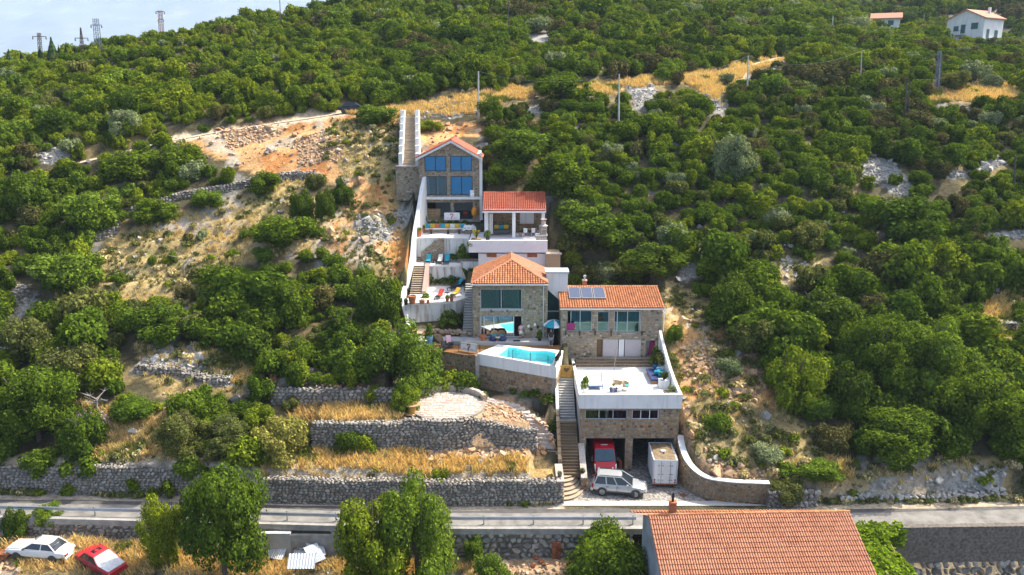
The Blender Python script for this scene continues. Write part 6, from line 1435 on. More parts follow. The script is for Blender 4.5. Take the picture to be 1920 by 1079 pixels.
gn_scatter('weeds',WEED,P,r_.uniform(.25,.75,n),r_.uniform(0,6.28,n),r_.randint(0,5,n),'low weeds scattered over the earth and rubble','weeds')
def rockset(name,zone,s,seed,kinds,lo,hi,label,drop=.1,ylim=(48,150),lift=.0,big=.06):
    P,r_=spots(zone,s,seed,drop,ylim);n=len(P)
    if not n:return
    sc=r_.uniform(lo,hi,n)*np.where(r_.rand(n)<big,2.2,1);S=np.stack([sc*r_.uniform(.8,1.4,n),sc,sc*r_.uniform(.6,1.0,n)],1);P[:,2]+=sc*.12+lift
    gn_scatter(name,kinds,P,S,r_.uniform(0,6.28,n),r_.randint(0,len(kinds),n),label,'rocks',np.stack([r_.uniform(-.5,.5,n),r_.uniform(-.5,.5,n)],1))
rockset('scree_stones','scree',.34,411,STONES['scree'],.24,.5,'white limestone scree lying in patches on the slope',.08)
rockset('ochre_rubble','rubble',.36,412,STONES['earthrock'],.2,.5,'orange stained rubble spilled on the slope',.08)
rockset('excavated_rocks','earth',.8,413,STONES['earthrock'],.2,.6,'ochre rocks on the excavated earth slope',.6,big=.12)
rockset('scattered_stones','sparse+weedy',1.1,414,STONES['scree'],.15,.42,'pale stones scattered between the grass',.6)
rockset('limestone_outcrops','ground',3.2,415,STONES['drystone'],.3,.9,'grey limestone boulders between the shrubs',.55,(62,230))
rockset('verge_stones','straw',1.1,416,STONES['scree'],.15,.45,'pale stones lying in the dry grass',.6)
# green strip of weeds along the foot of the roadside walls
P=[];r_=np.random.RandomState(9)
for x in np.arange(-58,3.5,.28):
    if vnoise(np.array([x]),np.array([0.0]),3.0,91)[0]>.35:P.append((x,float(yk(x))+3.75+r_.uniform(-.12,.15),0))
for x in np.arange(21.5,60,.3):P.append((x,float(yk(x))+3.9+r_.uniform(-.3,.3),0.0))
n=len(P);gn_scatter('verge_weeds',WEED,P,r_.uniform(.2,.55,n),r_.uniform(0,6.28,n),r_.randint(0,5,n),'weeds growing along the foot of the roadside walls','weeds')
# ------------------------------------------------------------------ vehicles (local x forward, y left, z up)
def wheel(par,x,y,r,w=.2,spokes=5,side=1,steer=0.0):
    wh=MB().lathe((0,0,0),[(r*.62,-w/2),(r*.93,-w/2),(r,-w/2+.03),(r,w/2-.03),(r*.93,w/2),(r*.62,w/2)],18,'Y').build('wheel',M['rubber'],par,local=True,smooth=True);wh.location=(x,y,r);wh.rotation_euler=(0,0,steer)
    mb=MB();o=side*w*.46;mb.lathe((0,o,0),[(r*.66,-.02),(r*.66,.015),(r*.58,.02),(r*.58,-.02)],16,'Y');mb.lathe((0,o,0),[(r*.16,-.03),(r*.14,.025)],10,'Y')
    for k in range(spokes):
        a=6.283*k/spokes;c,s=math.cos(a),math.sin(a);mb.hexa([(c*r*.1-s*z_*r,o+d_,s*r*.1+c*z_*r)if i<4 else(c*r*.6-s*z_*r,o+d_,s*r*.6+c*z_*r)for i,(z_,d_)in enumerate([(-.09,-.02),(.09,-.02),(.09,.018),(-.09,.018)]*2)])
    mb.put('rim','steel',wh)
def body_loft(st,w,n=5):
    """st: (x, bottom, belt, half width) from tail to nose"""
    rings=[]
    for x,b,t,hw in st:
        rings.append([(x,-hw*.90,b),(x,-hw*.985,b+.10),(x,-hw,b+(t-b)*.55),(x,-hw*.965,t-.07),(x,-hw*.90,t),(x,0,t+.035),(x,hw*.90,t),(x,hw*.965,t-.07),(x,hw,b+(t-b)*.55),(x,hw*.985,b+.10),(x,hw*.90,b)])
    return MB().loft(rings)
def rounded(o):
    m=o.modifiers.new('round','SUBSURF');m.levels=1;m.render_levels=2;return o
def greenhouse(root,paint,b,t,z0,z1,hw0,hw1,pillars,roofmat=None,tint='carglass',sun=False):
    """cabin: b = (rear x, front x) at the belt, t = the same at the roof"""
    B=[(b[0],-hw0,z0),(b[1],-hw0,z0),(b[1],hw0,z0),(b[0],hw0,z0)];Tt=[(t[0],-hw1,z1),(t[1],-hw1,z1),(t[1],hw1,z1),(t[0],hw1,z1)]
    V=lambda p:Vector(p)
    for nm,i,j in(('side_window',0,1),('windscreen',1,2),('side_window',2,3),('rear_window',3,0)):
        MB().add([B[i],B[j],Tt[j],Tt[i]],[(0,1,2,3)]).build(nm,M[tint],root,local=True)
    mb=MB()
    for i in range(4):mb.tube(B[i],Tt[i],.045,6)
    for f0,f1 in pillars:
        for y0,y1 in((-hw0,-hw1),(hw0,hw1)):mb.tube((b[0]+(b[1]-b[0])*f0,y0,z0),(t[0]+(t[1]-t[0])*f1,y1,z1),.038,6)
    for i,j in((0,1),(2,3)):mb.tube(Tt[i],Tt[j],.045,6);mb.tube(B[i],B[j],.03,6)
    mb.build('pillars',M[paint],root,local=True)
    rr=[[(x,-w_,z)for w_ in()]for x,z in()];rings=[]
    for f,dz,k in((-.02,-.03,.96),(.08,.03,1.0),(.5,.055,1.02),(.9,.03,1.0),(1.02,-.03,.96)):
        x=t[0]+(t[1]-t[0])*f;rings.append([(x,-hw1*k-.02,z1-.03),(x,-hw1*k*.9,z1+dz),(x,0,z1+dz+.03),(x,hw1*k*.9,z1+dz),(x,hw1*k+.02,z1-.03)])
    MB().loft(rings).build('roof',M[roofmat or paint],root,local=True,smooth=False)
def arches(root,xs,hw,r,col='plastic'):
    mb=MB()
    for x in xs:
        for s in(-1,1):mb.lathe((x,s*(hw-.015),r),[(r*1.16,-.03),(r*1.16,.03)],18,'Y')
    mb.build('wheel_arch',M[col],root,local=True,kind='stuff')
def boxpart(root,nm,mat,*bx):
    for b in bx:MB().box(*b).build(nm,M[mat],root,local=True)
# silver four by four
c=WZ(1163,931,0);suv=thing('suv','silver five door off-road car parked across the driveway','car',(c.x,c.y+.75,.015),R(-9))
st=[(-2.30,.62,.90,.78),(-2.22,.42,1.02,.90),(-1.6,.36,1.06,.93),(-.4,.34,1.05,.94),(.62,.34,1.03,.94),(1.15,.36,1.00,.93),(1.75,.40,.93,.90),(2.12,.46,.84,.82),(2.26,.56,.72,.70)]
rounded(body_loft(st,.94).build('body',M['silver'],suv,local=True,smooth=True))
greenhouse(suv,'silver',(-2.12,1.12),(-1.86,.16),1.04,1.70,.86,.66,[(.32,.34),(.33,.35),(.60,.66)])
arches(suv,(-1.42,1.40),.935,.37);[wheel(suv,x,s*.84,.37,.24,5,s,R(-16)if x>0 else 0)for x in(-1.42,1.40)for s in(-1,1)]
boxpart(suv,'roof_rail','plastic',(-1.7,.2,-.66,-.62,1.76,1.80),(-1.7,.2,.62,.66,1.76,1.80));boxpart(suv,'side_trim','plastic',(-2.0,2.0,-.955,-.925,.34,.44),(-2.0,2.0,.925,.955,.34,.44))
boxpart(suv,'bumper','silver',(2.18,2.34,-.76,.76,.42,.62),(-2.42,-2.2,-.82,.82,.42,.64));boxpart(suv,'headlight','lamp',(2.06,2.24,-.74,-.44,.68,.82),(2.06,2.24,.44,.74,.68,.82));boxpart(suv,'grille','plastic',(2.2,2.275,-.4,.4,.62,.76))
boxpart(suv,'tail_light','redlamp',(-2.31,-2.16,-.9,-.68,.72,.98),(-2.31,-2.16,.68,.9,.72,.98));boxpart(suv,'mirror','silver',(.62,.78,-1.08,-.92,1.05,1.2),(.62,.78,.92,1.08,1.05,1.2));boxpart(suv,'door_handle','plastic',(-.2,-.02,-.965,-.94,.88,.92),(-1.05,-.87,-.965,-.94,.88,.92))
boxpart(suv,'door_seam','plastic',(-.22,-.205,-.952,-.942,.46,1.03),(.80,.815,-.948,-.938,.46,1.02),(-1.06,-1.045,-.95,-.94,.6,1.03))
# red van in the garage
p=WZ(1137,906,0);van=thing('van','red panel van parked nose out in the left garage bay','van',(p.x,67.2,.02),R(-90))
rings=[]
for x,b,t,hw,tw in[(-2.6,.45,2.42,.98,.92),(-2.55,.35,2.50,1.0,.94),(.6,.32,2.52,1.0,.93),(1.12,.32,2.36,1.0,.90),(1.85,.32,1.42,1.0,.96),(2.3,.34,1.12,.97,.92),(2.56,.40,.84,.88,.84),(2.62,.48,.62,.78,.74)]:
    rings.append([(x,-hw,b),(x,-hw,b+(t-b)*.5),(x,-tw,t-.12),(x,-tw*.9,t),(x,tw*.9,t),(x,tw,t-.12),(x,hw,b+(t-b)*.5),(x,hw,b)])
MB().loft(rings).put('body','red',van)
ws_=lambda f,y,o=.03:(1.14+.69*f+o*.8,y,2.34-.92*f+o*.6)
MB().add([ws_(.04,-.84),ws_(.97,-.93),ws_(1.0,0,.07),ws_(.97,.93),ws_(.04,.84)],[(0,1,2,3,4)]).build('windscreen',simple('van_windscreen',(.03,.07,.09),.06,spec=.8),van,local=True)
for s in(-1,1):
    MB().add([(.35,s*1.012,1.4),(1.6,s*1.012,1.4),(1.1,s*.965,2.15),(.35,s*.965,2.15)],[(0,1,2,3)]).put('side_window','carglass',van)
    MB().hexa([(2.2,s*.62,.80),(2.62,s*.55,.72),(2.45,s*.93,.72),(2.1,s*1.0,.85),(2.15,s*.62,1.2),(2.38,s*.55,1.08),(2.3,s*.93,1.06),(2.0,s*1.0,1.3)]).put('headlight','lamp',van)
    boxpart(van,'mirror','plastic',(1.45,1.6,min(s*1.05,s*1.25),max(s*1.05,s*1.25),1.35,1.7));MB().tube((1.4,s*.95,1.42),(1.85,s*.4,1.38),.02).put('wiper','plastic',van)
    MB().hexa([(2.1,s*.5,.3),(2.7,s*.45,.3),(2.5,s*.98,.3),(2.0,s*1.02,.3),(2.1,s*.5,.6),(2.72,s*.45,.56),(2.52,s*.99,.6),(2.0,s*1.03,.72)]).put('bumper_corner','plastic',van)
boxpart(van,'bumper','red',(2.5,2.68,-.45,.45,.34,.58));boxpart(van,'licence_plate','whitepaint',(2.68,2.70,-.22,.22,.42,.54));boxpart(van,'grille','plastic',(2.52,2.64,-.5,.5,.6,.68))
boxpart(van,'roof_light','lamp',(.7,.8,-.3,.3,2.52,2.56))
[wheel(van,x,s*.88,.34,.22,5,s)for x in(-1.7,1.75)for s in(-1,1)]
# white box trailer
trl=thing('box_trailer','white box trailer with weathered brown roof parked in the right bay','trailer',(13.28,64.9,.02),R(-2))
TW,TL,TB,TH=1.02,1.75,.42,2.62
MB().box(-TW,TW,-TL,TL,TB,TH).put('body','whitepaint',trl)
MB().box(-TW+.1,TW-.1,-TL+.12,TL-.1,TH+.002,TH+.03).build('roof_panel',simple('weathered_brown_roof',(.20,.145,.08),.85,var=.4,scale=2.5),trl,local=True)
mb=MB();
for x in(-TW,TW):mb.tube((x,-TL,TH),(x,TL,TH),.05,6).tube((x,-TL,TB),(x,-TL,TH),.045,6)
for y in(-TL,TL):mb.tube((-TW,y,TH),(TW,y,TH),.05,6)
mb.build('edge_trim',M['lightgrey'],trl,local=True,kind='stuff')
for a_,b_ in((-.68,-.04),(-.02,.60)):MB().box(a_ if a_>-.5 else-.66,b_,-TL-.03,-TL-.004,TB+.08,TH-.12).put('rear_door','offwhite',trl)
for x in(-.36,.42):
    MB().box(x,x+.025,-TL-.05,-TL-.032,TB,TH-.1).put('lock_bar','dark',trl)
for x in(-.62,-.3,.3,.5):
    for z in(.75,1.3,2.1):boxpart(trl,'hinge','dark',(x,x+.16,-TL-.048,-TL-.031,z,z+.035))
mb=MB()
for z in np.arange(TB+.1,TH-.05,.13):
    for x in(-TW+.08,TW-.08):mb.obox((x,-TL-.012,z),(.035,.02,.035))
for x in np.arange(-TW+.15,TW-.1,.13):mb.obox((x,-TL-.012,TH-.05),(.035,.02,.035))
mb.build('red_rivets',M['redlamp'],trl,local=True,kind='stuff')
for s in(-1,1):
    for z in(.55,.78):MB().lathe((s*(TW-.14),-TL-.03,z),[(.07,-.02),(.07,.02)],12,'Y').put('tail_light','redlamp',trl)
boxpart(trl,'roof_vent','whitepaint',(-.18,.2,-.25,.05,TH+.03,TH+.14));boxpart(trl,'vent_lid','dark',(-.04,.08,-.5,-.38,TH+.03,TH+.1));boxpart(trl,'chassis','dark',(-.85,.85,-TL+.05,TL-.05,.28,TB));boxpart(trl,'rear_bumper','rust',(-.95,.95,-TL-.06,-TL+.05,.30,.40))
for s in(-1,1):
    for y in(.1,):wh=MB().lathe((s*.9,y,.29),[(.18,-.1),(.29,-.09),(.29,.09),(.18,.1)],16,'X').put('wheel','rubber',trl)
MB().pipe([(-.4,TL,.4),(0,TL+1.2,.4),(.4,TL,.4)],.04).put('drawbar','dark',trl)
# wrecks in the grass
def sedan(name,label,loc,rz,paint,tilt,L=4.7,hood=None,roofmat=None,front=True,tint='carglass'):
    r_=thing(name,label,'car',loc,0,'wrecked cars in the grass');r_.rotation_euler=(tilt[0],tilt[1],rz)
    k=L/4.7;st=[(-2.34*k,.52,.80,.74),(-2.26*k,.40,.90,.84),(-1.5*k,.30,.95,.88),(0,.26,.93,.90),(1.0*k,.28,.92,.89),(1.9*k,.34,.86,.85),(2.26*k,.42,.80,.80),(2.33*k,.5,.72,.74)]
    rounded(body_loft(st,.88).build('body',M[paint],r_,local=True,smooth=True));greenhouse(r_,paint,(-1.55*k,.95*k),(-.98*k,.28*k),.93,1.40,.80,.62,[(.45,.42)],roofmat,tint)
    hd=MB().add([(1.0*k,-.76,.965),(2.2*k,-.70,.865),(2.25*k,0,.885),(2.2*k,.70,.865),(1.0*k,.76,.965),(1.02*k,0,.985)],[(0,1,2,5),(5,2,3,4)]).build('hood',M[hood or paint],r_,local=True)
    boxpart(r_,'bumper','plastic' if not front else paint,(2.25*k,2.42*k,-.8,.8,.40,.52),(-2.44*k,-2.28*k,-.8,.8,.40,.52));boxpart(r_,'headlight','lamp',(2.27*k,2.345*k,-.72,-.42,.58,.72),(2.27*k,2.345*k,.42,.72,.58,.72));boxpart(r_,'tail_light','redlamp',(-2.36*k,-2.29*k,-.76,-.42,.60,.76),(-2.36*k,-2.29*k,.42,.76,.60,.76))
    boxpart(r_,'mirror','plastic',(.72*k,.84*k,.86,1.02,.95,1.06));boxpart(r_,'door_seam','plastic',(-.32,-.305,-.915,-.895,.36,.9),(.72,.735,-.91,-.89,.36,.9));boxpart(r_,'door_handle','steel',(-.25,-.08,-.92,-.9,.78,.81))
    arches(r_,(-1.35*k,1.4*k),.885,.31);[wheel(r_,x,s*.78,.30,.18,8,s)for x in(-1.35*k,1.4*k)for s in(-1,1)];return r_
p=WZ(66,1036,-1.2);wsd=sedan('wrecked_car','abandoned white saloon car sunk in dry grass',(p.x,p.y+.75,float(Hq(p.x,p.y+.8))-.12),R(-6)+math.pi,'carwhite',(R(3),R(-2),0),5.0)
boxpart(wsd,'front_panel','dark',(2.3,2.36,-.5,.5,.52,.74));MB().obox((-1.25,.25,1.17),(.9,.12,.02),(0,R(38),0)).put('rear_window_strip','whitepaint',wsd)
p=WZ(181,1056,-1.5);rsd=sedan('wrecked_car','abandoned red hatchback with bare grey bonnet sunk in dry grass',(p.x,p.y+.7,float(Hq(p.x,p.y+.7))-.1),R(-31),'carred',(R(5),R(3),0),4.3,'hood',tint='carglass')
MB().box(-.55,-.15,-.35,.35,1.455,1.475).put('sunroof','carblack',rsd);boxpart(rsd,'front_panel','carred',(2.13,2.2,-.7,.7,.42,.76));MB().add([(.30,-.58,1.42),(.92,-.76,.965),(.92,.76,.965),(.30,.58,1.42)],[(0,1,2,3)]).build('clouded_windscreen',simple('clouded_windscreen_glass',(.52,.53,.53),.3,var=.2),rsd,local=True)
# black car on the track
p=hit(661,213);bcar=sedan('parked_car','black car parked on the dirt track',(p.x,p.y+.6,p.z+.05),R(8),'carblack',(0,R(-1),0),4.3);bcar['group']='';del bcar['group']
# ------------------------------------------------------------------ plants in pots, furniture, people
PLANT=[crown_mesh('plant_leaves',4000+i,M[k_],n=260,leaf=.16,lobes=5,h=1.3,core=.45,open_=.2)for i,k_ in enumerate(['leaf_mid','leaf_dark','leaf_lime','leaf_bright','leaf_silver'])]
def blades(name,mat,n,h,spread,seed,w=.05):
    r=random.Random(seed);mb=MB()
    for i in range(n):
        a=6.283*i/n+r.uniform(-.3,.3);b=Vector((math.cos(a),math.sin(a),0));c=Vector((-b.y,b.x,0))*w;hh=h*r.uniform(.6,1.1);s=spread*r.uniform(.5,1.1)
        mb.add([c*-1,c,b*s*.5+c*.8+Vector((0,0,hh*.75)),b*s+Vector((0,0,hh*.8)),b*s*.5-c*.8+Vector((0,0,hh*.75))],[(0,1,2,3,4)])
    return mb.mesh(name,M[mat],fix=False)
AGAVE=blades('plant_leaves','leaf_yellow',22,.9,.6,1);SPIKY=blades('plant_leaves','leaf_dark',26,1.1,.8,2)
def pot(name,label,loc,r,h,mat='terracotta',plant=None,ph=.6,pr=None,cat='flower pot',group=None,square=False):
    root=thing(name,label,cat,loc,0,group)
    if square:MB().box(-r,r,-r*.8,r*.8,0,h).build('planter_box',M[mat],root,local=True)
    else:MB().lathe((0,0,0),[(r*.68,0),(r*.92,h*.8),(r,h*.82),(r,h),(r*.84,h),(r*.8,h*.86)],16).build('pot_body',M[mat],root,local=True)
    MB().lathe((0,0,h*.82),[(r*.8,0),(r*.78,.02)],12).put('soil','darkwood',root)
    if plant is not None:
        pr=pr or r*1.3;hh=max(v.co.z for v in plant.vertices);link('plant',plant,None,root,(0,0,h*.85),None,(pr,pr,ph/hh))
    return root
def plant(name,label,loc,r,h,me,cat='plant',group=None):
    root=thing(name,label,cat,loc,0,group);hh=max(v.co.z for v in me.vertices);link('foliage',me,None,root,(0,0,0),None,(r,r,h/hh));MB().tube((0,0,-.15),(0,0,h*.5),.04,5).put('stem','bark',root);return root
def lounger(label,loc,rz,towel=None,group='sun loungers on the terraces',back=38):
    root=thing('sun_lounger',label,'sun lounger',loc,rz,group);mb=MB()
    mb.box(-.95,.95,-.31,-.27,.26,.31).box(-.95,.95,.27,.31,.26,.31);mb.put('frame','dark',root)
    for x in(-.8,.8):
        for y in(-.29,.29):MB().box(x-.025,x+.025,y-.02,y+.02,0,.26).put('leg','dark',root)
    a=R(back);s=MB()
    for i in range(9):s.box(-.95+i*.135,-.95+i*.135+.10,-.27,.27,.312,.332)
    s.build('seat_slats',M['dark'],root,local=True,kind='stuff');b=MB()
    for i in range(5):b.obox((.27+math.cos(a)*(.08+i*.14),0,.33+math.sin(a)*(.08+i*.14)),(.1,.54,.02),(0,-a,0))
    b.build('backrest',M['dark'],root,local=True,kind='stuff')
    if towel:
        t=MB().obox((.27+math.cos(a)*.36,0,.36+math.sin(a)*.36),(.76,.5,.05),(0,-a,0));t.box(-.35,.27,-.25,.25,.335,.375);t.build('cushion',M[towel],root,local=True,kind='stuff')
    return root
def cushion(label,loc,mat,size=(.5,.18,.42),rx=-.25,group=None,name='cushion'):
    mb=MB();sx,sy,sz=size;mb.loft([[(-sx/2*k,y,-sz/2*k),(sx/2*k,y,-sz/2*k),(sx/2*k,y,sz/2*k),(-sx/2*k,y,sz/2*k)]for y,k in((-sy/2,.82),(-sy*.2,1),(sy*.2,1),(sy/2,.82))])
    o=mb.build(name,M[mat],None);o.location=(loc[0],loc[1],loc[2]+sz/2);o.rotation_euler=(rx,0,0);return tag(o,label,'cushion',group,'thing')
def chair(label,loc,rz,mat='wicker',group=None,name='armchair'):
    root=thing(name,label,'chair',loc,rz,group)
    MB().box(-.28,.28,-.28,.28,.36,.44).build('seat',M[mat],root,local=True)
    arc=[(math.cos(a)*.34,math.sin(a)*.34)for a in[R(-10)+R(200)*i/10 for i in range(11)]]
    mb=MB();mb.loft([[(x,y,.42),(x*1.12,y*1.12,.42),(x*1.2,y*1.2,.66+.25*max(0,y*2.6)),(x*1.1,y*1.1,.66+.25*max(0,y*2.6))]for x,y in arc]);mb.build('backrest',M[mat],root,local=True)
    for x in(-.24,.24):
        for y in(-.24,.24):MB().tube((x,y,.38),(x*1.1,y*1.1,0),.022,6).put('leg','wood',root)
    MB().box(-.24,.24,-.22,.24,.44,.5).put('seat_pad','turquoise',root);return root
def table(label,loc,w,d,h,top='wood',leg='whitepaint',round_=False,name='table'):
    root=thing(name,label,'table',loc)
    if round_:MB().lathe((0,0,h-.04),[(w/2,0),(w/2,.04),(.01,.045)],18).build('tabletop',M[top],root,local=True);MB().tube((0,0,0),(0,0,h-.04),.05).build('leg',M[leg],root,local=True)
    else:
        MB().box(-w/2,w/2,-d/2,d/2,h-.05,h).build('tabletop',M[top],root,local=True)
        for x in(-w/2+.08,w/2-.08):
            for y in(-d/2+.08,d/2-.08):MB().box(x-.05,x+.05,y-.05,y+.05,0,h-.05).build('leg',M[leg],root,local=True)
    return root
def banner(label,p0,p1,h,hook=True):
    p0,p1=Vector(p0),Vector(p1);root=thing('banner',label,'banner',p0);ax=(p1-p0);w=ax.length;ax.normalize();up=Vector((0,0,1));nn=ax.cross(up)
    c=lambda a,b,o=0:ax*a+up*b+nn*o
    vs_=[];n=10
    for i in range(n+1):
        s=.015*math.sin(i*1.4);vs_+=[c(w*i/n,0,s),c(w*i/n,h,s*.5)]
    MB().add(vs_,[(2*i,2*i+2,2*i+3,2*i+1)for i in range(n)]).put('cloth','whitepaint',root)
    k=h;cx=w*.5;pts=[(cx-.20*k,.62*k),(cx-.17*k,.74*k),(cx-.03*k,.82*k),(cx+.12*k,.76*k),(cx+.16*k,.62*k),(cx+.08*k,.50*k),(cx-.05*k,.42*k),(cx-.05*k,.16*k)]
    mb=MB()
    for a_,b_ in zip(pts[:-1],pts[1:]):
        d=Vector((b_[0]-a_[0],b_[1]-a_[1])).normalized()*.005;q_=Vector((-d.y,d.x)).normalized()*.055*k;mb.add([c(a_[0]-q_.x,a_[1]-q_.y,.03),c(b_[0]-q_.x,b_[1]-q_.y,.03),c(b_[0]+q_.x,b_[1]+q_.y,.03),c(a_[0]+q_.x,a_[1]+q_.y,.03)],[(0,1,2,3)])
    mb.put('red_emblem','logored',root)
    mb=MB();r_=random.Random(2)
    for i in range(11):
        a_=w*.16+w*.68*i/11
        if abs(a_-cx)<.1*k:continue
        hh=k*r_.uniform(.10,.2);mb.add([c(a_,.16*k,.03),c(a_+w*.035,.16*k,.03),c(a_+w*.035,.16*k+hh,.03),c(a_,.16*k+hh,.03)],[(0,1,2,3)])
    mb.build('grey_print',M['logogrey'],root,local=True,kind='stuff');return root
def person(label,loc,rz,h,top,bottom,hair='hair',shoes='whitepaint',armpose=0.0):
    root=thing('person',label,'person',loc,rz);k=h/1.75
    J={'hip':(0,0,.95),'chest':(0,-.01,1.28),'neck':(0,0,1.48),'head':(0,.02,1.62),'crown':(0,.01,1.72)}
    vs_=[J['hip'],J['chest'],J['neck'],J['head'],J['crown']];rd=[.145,.15,.055,.095,.07];ed=[(0,1),(1,2),(2,3),(3,4)]
    for s in(-1,1):
        n=len(vs_);vs_+=[(s*.19,0,1.42),(s*.25,.02+.05*armpose,1.14),(s*.24,.10+.16*armpose,.92+.1*armpose),(s*.235,.13+.2*armpose,.83+.12*armpose)];rd+=[.062,.045,.034,.03];ed+=[(1,n),(n,n+1),(n+1,n+2),(n+2,n+3)]
        n=len(vs_);vs_+=[(s*.10,0,.86),(s*.11,.02,.50),(s*.11,-.02,.09),(s*.115,.10,.035)];rd+=[.09,.062,.04,.036];ed+=[(0,n),(n,n+1),(n+1,n+2),(n+2,n+3)]
    me=bpy.data.meshes.new('body');me.from_pydata([tuple(c*k for c in v)for v in vs_],ed,[]);me.materials.append(M['skin']);bo=link('body',me,None,root)
    bm=bmesh.new();bm.from_mesh(me);sk=bm.verts.layers.skin.verify()
    for v,r in zip(bm.verts,rd):v[sk].radius=(r*k,r*k)
    bm.verts.ensure_lookup_table();bm.verts[0][sk].use_root=True;bm.to_mesh(me);bm.free()
    bo.modifiers.new('skin','SKIN');sd_=bo.modifiers.new('smooth','SUBSURF');sd_.levels=1;sd_.render_levels=2
    ring=lambda z,rx,ry,y=0:[(rx*k*math.cos(a),(y+ry*math.sin(a))*k,z*k)for a in[6.283*i/12 for i in range(12)]]
    MB().loft([ring(.92,.185,.15),ring(1.12,.165,.14),ring(1.32,.20,.165),ring(1.44,.20,.12),ring(1.50,.09,.08)]).build('shirt',M[top],root,local=True,smooth=True)
    for s in(-1,1):
        MB().tube((s*.17*k,0,1.45*k),(s*.245*k,.02*k,1.2*k),.085*k,10,.07*k).build('sleeve',M[top],root,local=True,smooth=True);MB().loft([[(s*.1*k+.12*k*math.cos(a),.12*k*math.sin(a),z*k)for a in[6.283*i/10 for i in range(10)]]for z in(.95,.58)]).build('shorts_leg',M[bottom],root,local=True,smooth=True)
        MB().ell((s*.113*k,.05*k,.045*k),(.055*k,.14*k,.05*k),10,6).build('shoe',M[shoes],root,local=True,smooth=True)
        mb=MB()
        for f in range(4):mb.pipe([(s*(.22+f*.011)*k,(.13+.2*armpose+.0)*k,(.83+.12*armpose)*k),(s*(.215+f*.014)*k,(.15+.2*armpose)*k,(.77-.008*(1.5-abs(f-1.5))+.12*armpose)*k),(s*(.215+f*.013)*k,(.165+.2*armpose)*k,(.735-.01*(1.5-abs(f-1.5))+.12*armpose)*k)],.009*k,5)
        mb.pipe([(s*.222*k,(.13+.2*armpose)*k,(.85+.12*armpose)*k),(s*.20*k,(.165+.2*armpose)*k,(.80+.12*armpose)*k)],.010*k,5);mb.put('fingers','skin',root)
        MB().ell((s*.036*k,.113*k,1.635*k),(.011*k,.008*k,.009*k),6,4).put('eye','dark',root);MB().ell((s*.098*k,.01*k,1.62*k),(.014*k,.025*k,.035*k),6,4).put('ear','skin',root)
    MB().ell((0,0,.93*k),(.19*k,.15*k,.10*k),12,6).build('waistband',M[bottom],root,local=True,smooth=True);MB().ell((0,.122*k,1.605*k),(.014*k,.022*k,.028*k),6,4).put('nose','skin',root);MB().ell((0,.108*k,1.562*k),(.026*k,.008*k,.008*k),6,4).put('mouth','coral',root)
    MB().ell((0,-.02*k,1.665*k),(.108*k,.112*k,.098*k),12,8).build('hair',M[hair],root,local=True,smooth=True);return root

# --- garage roof terrace
fz=TF+.003
def at(u,v,z):return WZ(u,v,z)
p=at(1150,737,fz);rt=pot('striped_planter','white and navy striped planter holding a tall bare agave stalk',(p.x,p.y+.2,fz),.34,.62,'whitepaint',AGAVE,.35,.4,'planter')
for i in range(6):MB().obox((.335*math.cos(R(210+i*24)),.335*math.sin(R(210+i*24)),.3),(.05,.07,.5),(0,0,R(210+i*24))).put('stripe','navy',rt)
mb=MB();mb.pipe([(0,0,.4),(.03,.02,2.2),(.16,.05,4.1),(.2,.05,4.6)],.045,6,.012);r_=random.Random(5)
for i in range(7):z=3.2+i*.2;s=1 if i%2 else-1;mb.pipe([(.08+.02*i,.03,z),(.08+s*.22,.03,z+.12)],.012,4)
mb.build('flower_stalk',M['palebark'],rt,local=True,kind='stuff')
p=at(1159,727,fz);chair('cream wicker armchair right of the striped planter',(p.x,p.y,fz),R(160),group='wicker armchairs on the roof terrace');p=at(1175,733,fz);chair('cream wicker armchair turned away, closest to the terrace front wall',(p.x,p.y+.15,fz),R(60),group='wicker armchairs on the roof terrace');p=at(1166,737,fz);table('low white table between the wicker armchairs',(p.x-.1,p.y+.3,fz),.55,.55,.45,'whitepaint','whitepaint',True)
p=at(1111,733,fz);db=thing('daybed','blue framed white daybed beside the front wall of the roof terrace','daybed',(p.x,p.y+.9,fz))
MB().box(-.95,.95,-.62,.62,.26,.34).put('frame','bluewood',db);MB().box(-.9,.9,-.58,.58,.34,.50).put('mattress','whitepaint',db)
for x in(-.97,.97):
    for y in(-.6,.6):MB().box(x-.035,x+.035,y-.035,y+.035,0,1.25 if y>0 else .7).put('post','bluewood',db)
p=at(1097,737,fz);pot('potted_bush','leafy potted plant at the left front corner of the roof terrace',(p.x+.05,p.y+.2,fz),.26,.4,'whitepaint',PLANT[2],1.3,.45,'potted plant')
p=at(1085,700,fz);pot('stone_bowl','small dark bowl on the left wall of the roof terrace',(GX0+.0,p.y,7.43),.16,.18,'dark',None,cat='bowl')
p=at(1233,697,fz);sb_=thing('lounge_bench','navy cushioned pallet bench along the right terrace wall','bench',(GX1-1.15,72.6,fz))
MB().box(-.55,.85,-1.6,1.3,.0,.3).put('base','wood',sb_);MB().box(-.6,.85,-1.65,1.35,.3,.48).put('mattress','navy',sb_)
for i,(dx,dy)in enumerate([(.45,-.9),(.45,-.2),(.1,-.5),(.5,.6)]):cushion(['turquoise cushion at the near end of the navy bench','turquoise cushion in the middle of the navy bench','turquoise cushion lying forward on the navy bench','pale blue cushion at the far end of the navy bench'][i],(GX1-1.15+dx,72.6+dy,fz+.49),'turquoise' if i<3 else 'bluepot',(.55,.2,.5),.2+.2*i,'turquoise cushions on the navy bench')
